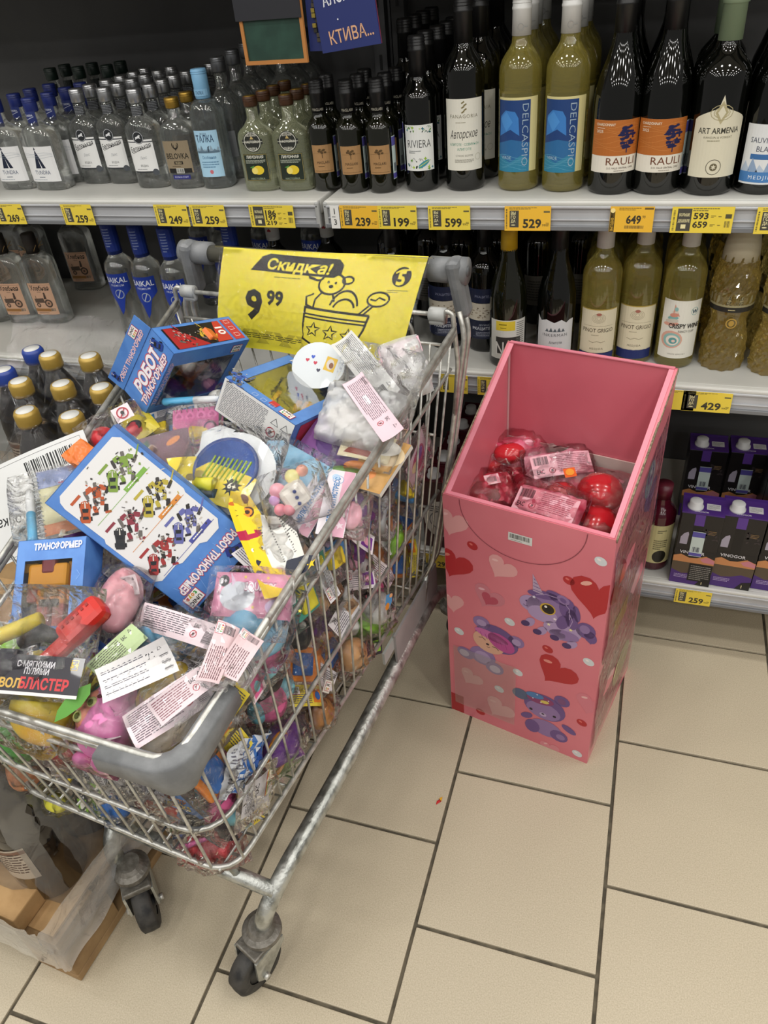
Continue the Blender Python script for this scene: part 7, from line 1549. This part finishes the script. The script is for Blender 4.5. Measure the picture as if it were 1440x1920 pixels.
MB().tube([(-ln * .5, 0, 0), (-ln * .2, .006, .006), (ln * .2, .004, .006), (ln * .5, -.004, 0)], [.008, .015, .014, .007], flat('#8fd02a', .35), 12).build('body', rt)
pillow(.09, .07, .04, FILM_T, 117, 12, 10, .012, 'film_bag', rt)
rt, ln = side_item('toy_tag', 'blue and orange paper tag at the rear right wires', 'label', (712, 1132), (742, 1126), .19)
Pr().poly([(-.016, .014), (.012, .016), (.02, .0), (.012, -.012), (-.012, -.006)], '#4a9ad4', 0).ell(.0, -.008, .01, .007, '#e0902a', 1).ell(.008, .012, .008, .004, '#e8b07a', 1).build(XY, 'tag_print', rt)
rt, ln = side_item('peach_foam_toy', 'peach coloured bagged squishy behind the right wires', 'toy', (630, 1240), (690, 1215), .155)
MB().ball((0, 0, 0), (.036, .032, .024), flat('#d9a26a', .4), n=16, m=12, amp=.15, seed=3).build('body', rt); pillow(.1, .09, .06, FILM_T, 119, 14, 14, .016, 'film_bag', rt)
rt, ln = side_item('toy_tag', 'tiny white logo tag near the lower right wires', 'label', (596, 1282), (630, 1292), .19)
Pr().rect(0, 0, .028, .02, '#dcd8d0', 0).unic(0, 0, .018, 1).build(XY, 'tag_print', rt)
rt, ln = side_item('brown_bear_toy', 'orange brown toy near the lower right wires', 'toy', (585, 1345), (622, 1330), .16)
MB().ball((0, 0, 0), (.028, .026, .02), flat('#b5762e', .4), amp=.2, seed=2).ball((-.018, .02, .004), .009, flat('#8a5420', .4), n=10, m=8).ball((.012, .024, .004), .009, flat('#8a5420', .4), n=10, m=8).build('body', rt); pillow(.08, .07, .05, FILM_T, 121, 12, 12, .012, 'film_bag', rt)
rt, ln = side_item('purple_dough_toy', 'purple squishy with orange ring low behind right wires', 'toy', (490, 1425), (560, 1365), .15)
MB().ball((0, 0, 0), (.045, .034, .026), flat('#6a2f8f', .35), n=18, m=12, amp=.1).build('body', rt)
MB().tube([(-.03 + .03 * math.cos(t), .0 + .034 * math.sin(t), .012) for t in span(0, 6.28, 18)], .0035, flat('#d0862a', .35), 8, True).build('orange_ring', rt)
pillow(.12, .1, .07, FILM_T, 123, 16, 14, .014, 'film_bag', rt)
rt, ln = side_item('striped_packet', 'blue and white striped foil packet behind right front wires', 'toy pack', (420, 1450), (500, 1415), .17)
p = Pr().rect(0, 0, .1, .075, '#d3d6dc', 0).fine(-.02, .0, .05, .06, 14, '#6a6a78', 1, 4)
for i in range(4): p.poly([(-.02 + i * .018, -.037), (-.01 + i * .018, -.037), (.0 + i * .016, .037), (-.01 + i * .016, .037)], '#2f6ab4', 1)
p.poly([(.01, .0), (.05, .02), (.04, -.02)], '#2452a0', 2)
p.build(lambda x, y, h: (x, y, h + crumple(x, y, 3, .02)), 'packet_print', rt, {'x': span(-.05, .05, 14), 'y': span(-.037, .037, 10)}, .0001, 0, coat=.4)
rt, ln = side_item('rainbow_label', 'white text label with rainbow edge near right front corner', 'label', (452, 1512), (508, 1470), .18)
p = Pr().rect(0, 0, .06, .05, '#dcd8dc', 0).eac(.0, .008, .010, '#23222a', 1, math.pi / 2).fine(-.014, 0, .04, .02, 6, '#5a5560', 1, 3, math.pi / 2)
for i, c in enumerate(('#c23a2a', '#e08a2a', '#e8d03a', '#5aa83a')): p.rect(.031 + i * .003, -.004, .003, .05, c, 1)
p.build(bend_map(.06, .4), 'paper_label', rt, {'x': span(-.03, .03, 6)}, .0001, 0); pillow(.1, .08, .02, FILM_T, 125, 14, 12, .014, 'film_sleeve', rt)
rt, ln = side_item('purple_card_toy', 'small pink backed card toy behind the upper right wires', 'toy pack', (770, 900), (800, 820), .2)
p = Pr().rect(0, 0, .09, .06, '#d8b4c0', 0).ell(0, .0, .03, .022, '#b0406a', 1).ell(.01, .004, .014, .010, '#7a4a9a', 2).ell(-.02, 0, .012, .010, '#e0c89a', 2).text('UNIC', .02, -.02, .009, '#5a2a3a', 2, .02); p.build(bend_map(.09, .3), 'printed_card', rt, {'x': span(-.045, .045, 6)}, .0001, 0); pillow(.11, .08, .03, FILM_T, 127, 14, 12, .012, 'film_bag', rt)
rt, ln = side_item('face_card', 'cream doll face card behind the upper right wires', 'card', (742, 850), (770, 800), .2)
Pr().rect(0, 0, .06, .05, '#e0b8c4', 0).ell(0, 0, .02, .018, '#ead8b4', 1).poly([(-.02, .0), (.0, .022), (.02, .004), (.008, .012)], '#6a4a2a', 2).ell(-.006, -.004, .002, .002, '#3a2a24', 2).ell(.006, -.004, .002, .002, '#3a2a24', 2).build(XY, 'printed_card', rt)
# front wires
def front_item(name, label, cat, p1, p2, f=.775): M, ln = on_front(p1, p2, f + .026); return thing(name, label, cat, M), ln
rt, ln = front_item('red_wig_toy', 'red stringy toy bag in the bottom front corner', 'toy', (345, 1592), (448, 1578), .744)
MB().ball((0, 0, 0), (.05, .03, .03), mixed('red_fibre', '#b82430', '#e0505a', 90, .4, bump=.8), n=22, m=14, amp=.25, seed=8, fr=3).build('body', rt)
MB().tube([(-.04, .024, .014), (0, .03, .022), (.045, .03, .012)], .004, flat('#d86aa0', .35), 8).build('pink_band', rt)
pillow(.13, .09, .07, FILM_T, 131, 18, 14, .016, 'film_bag', rt)
rt, ln = front_item('truck_card', 'blue card with orange yellow lettering behind front wires', 'toy pack', (255, 1475), (385, 1530), .765)
p = Pr().poly([(-ln * .5, .02), (-ln * .3, .032), (ln * .3, .03), (ln * .52, -.006), (ln * .3, -.03), (-ln * .2, -.022)], '#5a8cd0', 0).text('МОНСТР', ln * .05, .010, .010, '#e08a2a', 2, .04, .044).text('TRUCKS', ln * .08, -.003, .011, '#e6c83a', 2, .04, .046).ell(-ln * .28, .018, .018, .012, '#2f6ac0', 1).ring(-ln * .1, .016, .013, .005, '#d8702a', 2).text('Super', ln * .3, .016, .006, '#e6eaf2', 2, .02)
sheet(rt, p, ln, .07, .3, name='printed_card'); MB().box((-.02, -.026, -.006), (.08, .024, .022), flat('#b8383c', .3), bev=.007).tube([(.03, -.03, -.01), (.03, -.03, .014)], .014, '#1c1c1e', 14).build('toy_truck', rt)
pillow(ln * 1.1, .11, .05, FILM_T, 133, 18, 14, .014, 'film_bag', rt)
for i, (a, b, c, lab) in enumerate((((168, 1462), (240, 1480), '#dcdadc', 'silver white text packet behind the front wires'), ((235, 1450), (292, 1500), '#c9c6cc', 'grey striped packet behind the middle front wires'), ((68, 1400), (130, 1430), '#e0d0d6', 'white crumpled label bag behind the left front wires'))):
    rt, ln = front_item('text_packet', lab, 'toy pack', a, b, .77)
    label_print(.07, .06, 140 + i, base=c, ink='#4c4850', no3=i != 1, bars=i != 2).build(lambda x, y, h: (x, y, h + crumple(x, y, i + 5, .018)), 'packet_print', rt, {'x': span(-.035, .035, 10), 'y': span(-.03, .03, 8)}, .0001, 0, coat=.4)
    pillow(.09, .08, .03, FILM_T, 141 + i, 14, 12, .014, 'film_sleeve', rt)
for i, (p_, r_, c, lab) in enumerate((((28, 1392), .032, '#5aa84a', 'green foam toy at the far left of the front wires'), ((40, 1452), .03, '#d88a5a', 'orange foam toy low at the left front wires'), ((105, 1505), .018, '#dcd84a', 'small yellow toy low behind the front wires'), ((130, 1400), .03, '#b03038', 'dark red bag behind the middle front wires'), ((215, 1510), .024, '#2a6ab8', 'blue glossy toy low behind the front wires'))):
    c0 = frontp(*p_, .785); rt = thing('foam_toy', lab, 'toy', T(c0))
    MB().ball((0, 0, 0), (r_ * 1.2, r_ * .8, r_), flat(c, .4), n=16, m=12, amp=.15, seed=i).build('body', rt); pillow(r_ * 3, r_ * 2.4, r_ * 1.8, FILM_T, 151 + i, 14, 12, .012, 'film_bag', rt, M=RX(math.pi / 2))

# ---------------------------------------------------------------- bagged toys inside the pink bin
def bin_toy(px_, py_, z, rz, kind, label, sc=1.):
    c = onz(px_, py_, z - .03); n_ = ((CAM - c).normalized() * .5 + UPZ * .5).normalized()
    M, _ = frame(c - Vector((math.cos(rz), math.sin(rz), 0)) * .05, c + Vector((math.cos(rz), math.sin(rz), 0)) * .05, n_)
    rt = thing('heart_squishy_pack', label, 'toy pack', M @ Matrix.Scale(sc, 4), 'red and pink packs in the bin')
    WR = mixed('pink_wrapper', '#d0506e', '#e59aac', 16, .2) if 'pink_wrapper' not in MATS else MATS['pink_wrapper']
    WD = mixed('red_wrapper', '#b0243c', '#d04a62', 16, .2) if 'red_wrapper' not in MATS else MATS['red_wrapper']
    if kind != 'ball': pillow(.135, .085, .034, WD if kind == 'dark' else WR, int(px_) * .7, 22, 16, .02, 'printed_wrapper', rt, M=T((.0, .0, -.004)))
    if kind == 'ball': MB().ball((0, 0, 0), (.046, .042, .034), flat('#c8202a', .22, 0, .3), n=20, m=14, amp=.06).build('toy_body', rt)
    elif kind == 'card':
        p = Pr().rect(0, 0, .12, .05, '#eab0bc', 0).fine(.02, .002, .06, .04, 10, '#a85a6c', 1, 4).eac(-.045, -.012, .010, '#3a1c24', 1).bars(-.04, .012, .03, .018, '#2a1a20', 1, 18, 3).no03(-.022, -.012, .006, 1)
        p.build(bend_map(.12, .35), 'printed_card', rt, {'x': span(-.06, .06, 8)}, .0001, 0, M=T((0, 0, .024))); MB().ball((.01, .0, -.004), (.04, .03, .022), flat('#d8485a', .35), amp=.2).build('toy_body', rt)
    elif kind == 'dark': MB().ball((0, 0, 0), (.04, .028, .024), flat('#8a1a2c', .25), n=18, m=12, amp=.25, seed=4).build('toy_body', rt); p = Pr().rect(.02, .014, .03, .022, '#e6b8c0', 0).bars(.02, .014, .02, .012, '#3a1c24', 1, 10, 4); p.build(XY, 'sticker', rt, M=T((0, 0, .026)))
    else:
        MB().ball((0, 0, 0), (.05, .036, .026), flat('#d86a86', .35), n=18, m=12, amp=.2, seed=7).ball((-.012, -.008, .016), (.034, .024, .02), flat('#c8242e', .2, 0, .4), n=14, m=10).ball((.026, .012, .016), (.014, .01, .01), flat('#f0b4c4', .35), n=10, m=8).build('toy_body', rt)
    pillow(.15, .115, .06, FILM_P if int(px_) % 2 else FILM_T, 160 + int(px_), 18, 16, .016, 'film_bag', rt)
BIN = [(965, 850, .60, .3, 'mix', 'pink and red bagged toy at the back left of the bin'), (1125, 925, .585, -.2, 'ball', 'glossy red ball in bag at the right of the bin'), (1025, 955, .59, -.25, 'card', 'pink barcode label pack at the front of the bin'), (905, 925, .575, .5, 'dark', 'dark red bagged toy at the front left of the bin'), (1050, 880, .60, .4, 'card', 'pink pack with folded label in the middle of the bin'), (1135, 880, .56, -.5, 'card', 'pink label pack against the back right of the bin'), (985, 905, .575, -.6, 'dark', 'dark red pack with small barcode in the bin centre'), (1120, 985, .555, .9, 'ball', 'red bagged toy tucked in the front right bin corner'), (925, 880, .565, 1.0, 'mix', 'pink bagged toy along the left wall of the bin'), (1065, 925, .57, .1, 'mix', 'red and pink bagged toy beside the red ball')]
for b_ in BIN: bin_toy(*b_)
for i in range(6):
    q = bin_.matrix_world @ Vector((.06 + (i % 3) * .1, .08 + (i // 3) * .13, .528)); rt = thing('heart_squishy_pack', f'red bagged toy at the bin bottom, {("front", "back")[i // 3]} {("left", "middle", "right")[i % 3]}', 'toy pack', T(q) @ RZ(i), 'red packs at the bottom of the bin')
    MB().ball((0, 0, 0), (.045, .035, .02), flat('#b8283a', .35), n=14, m=10, amp=.2, seed=i).build('toy_body', rt); pillow(.12, .1, .05, FILM_P, 180 + i, 12, 12, .012, 'film_bag', rt)
Pr().rect(0, 0, .022, .03, '#e8642a', 0).ell(0, 0, .008, .011, '#f0a03a', 1).build(bend_map(.022, .4), 'orange_tag', None, None, .0002, 0, 'small orange tag on a pack in the pink bin', 'label', None, frame(onz(1052, 888, .61), onz(1085, 882, .615), UPZ)[0])

for j in range(3):
    for i in range(5):
        pi_ = (i * 3 + j * 4) % 10
        drop(pi_, T(cw(-.15 + i * .068, .75, .466 + j * .075)) @ RZ(TH) @ RX(math.pi / 2 - .1) @ RZ(i * 1.3 + j), f'bagged {KINDS[pi_]} flat against the front wires, {ORD[j]} layer, {ORD[i]} from left', 'bagged toys at the front wires')
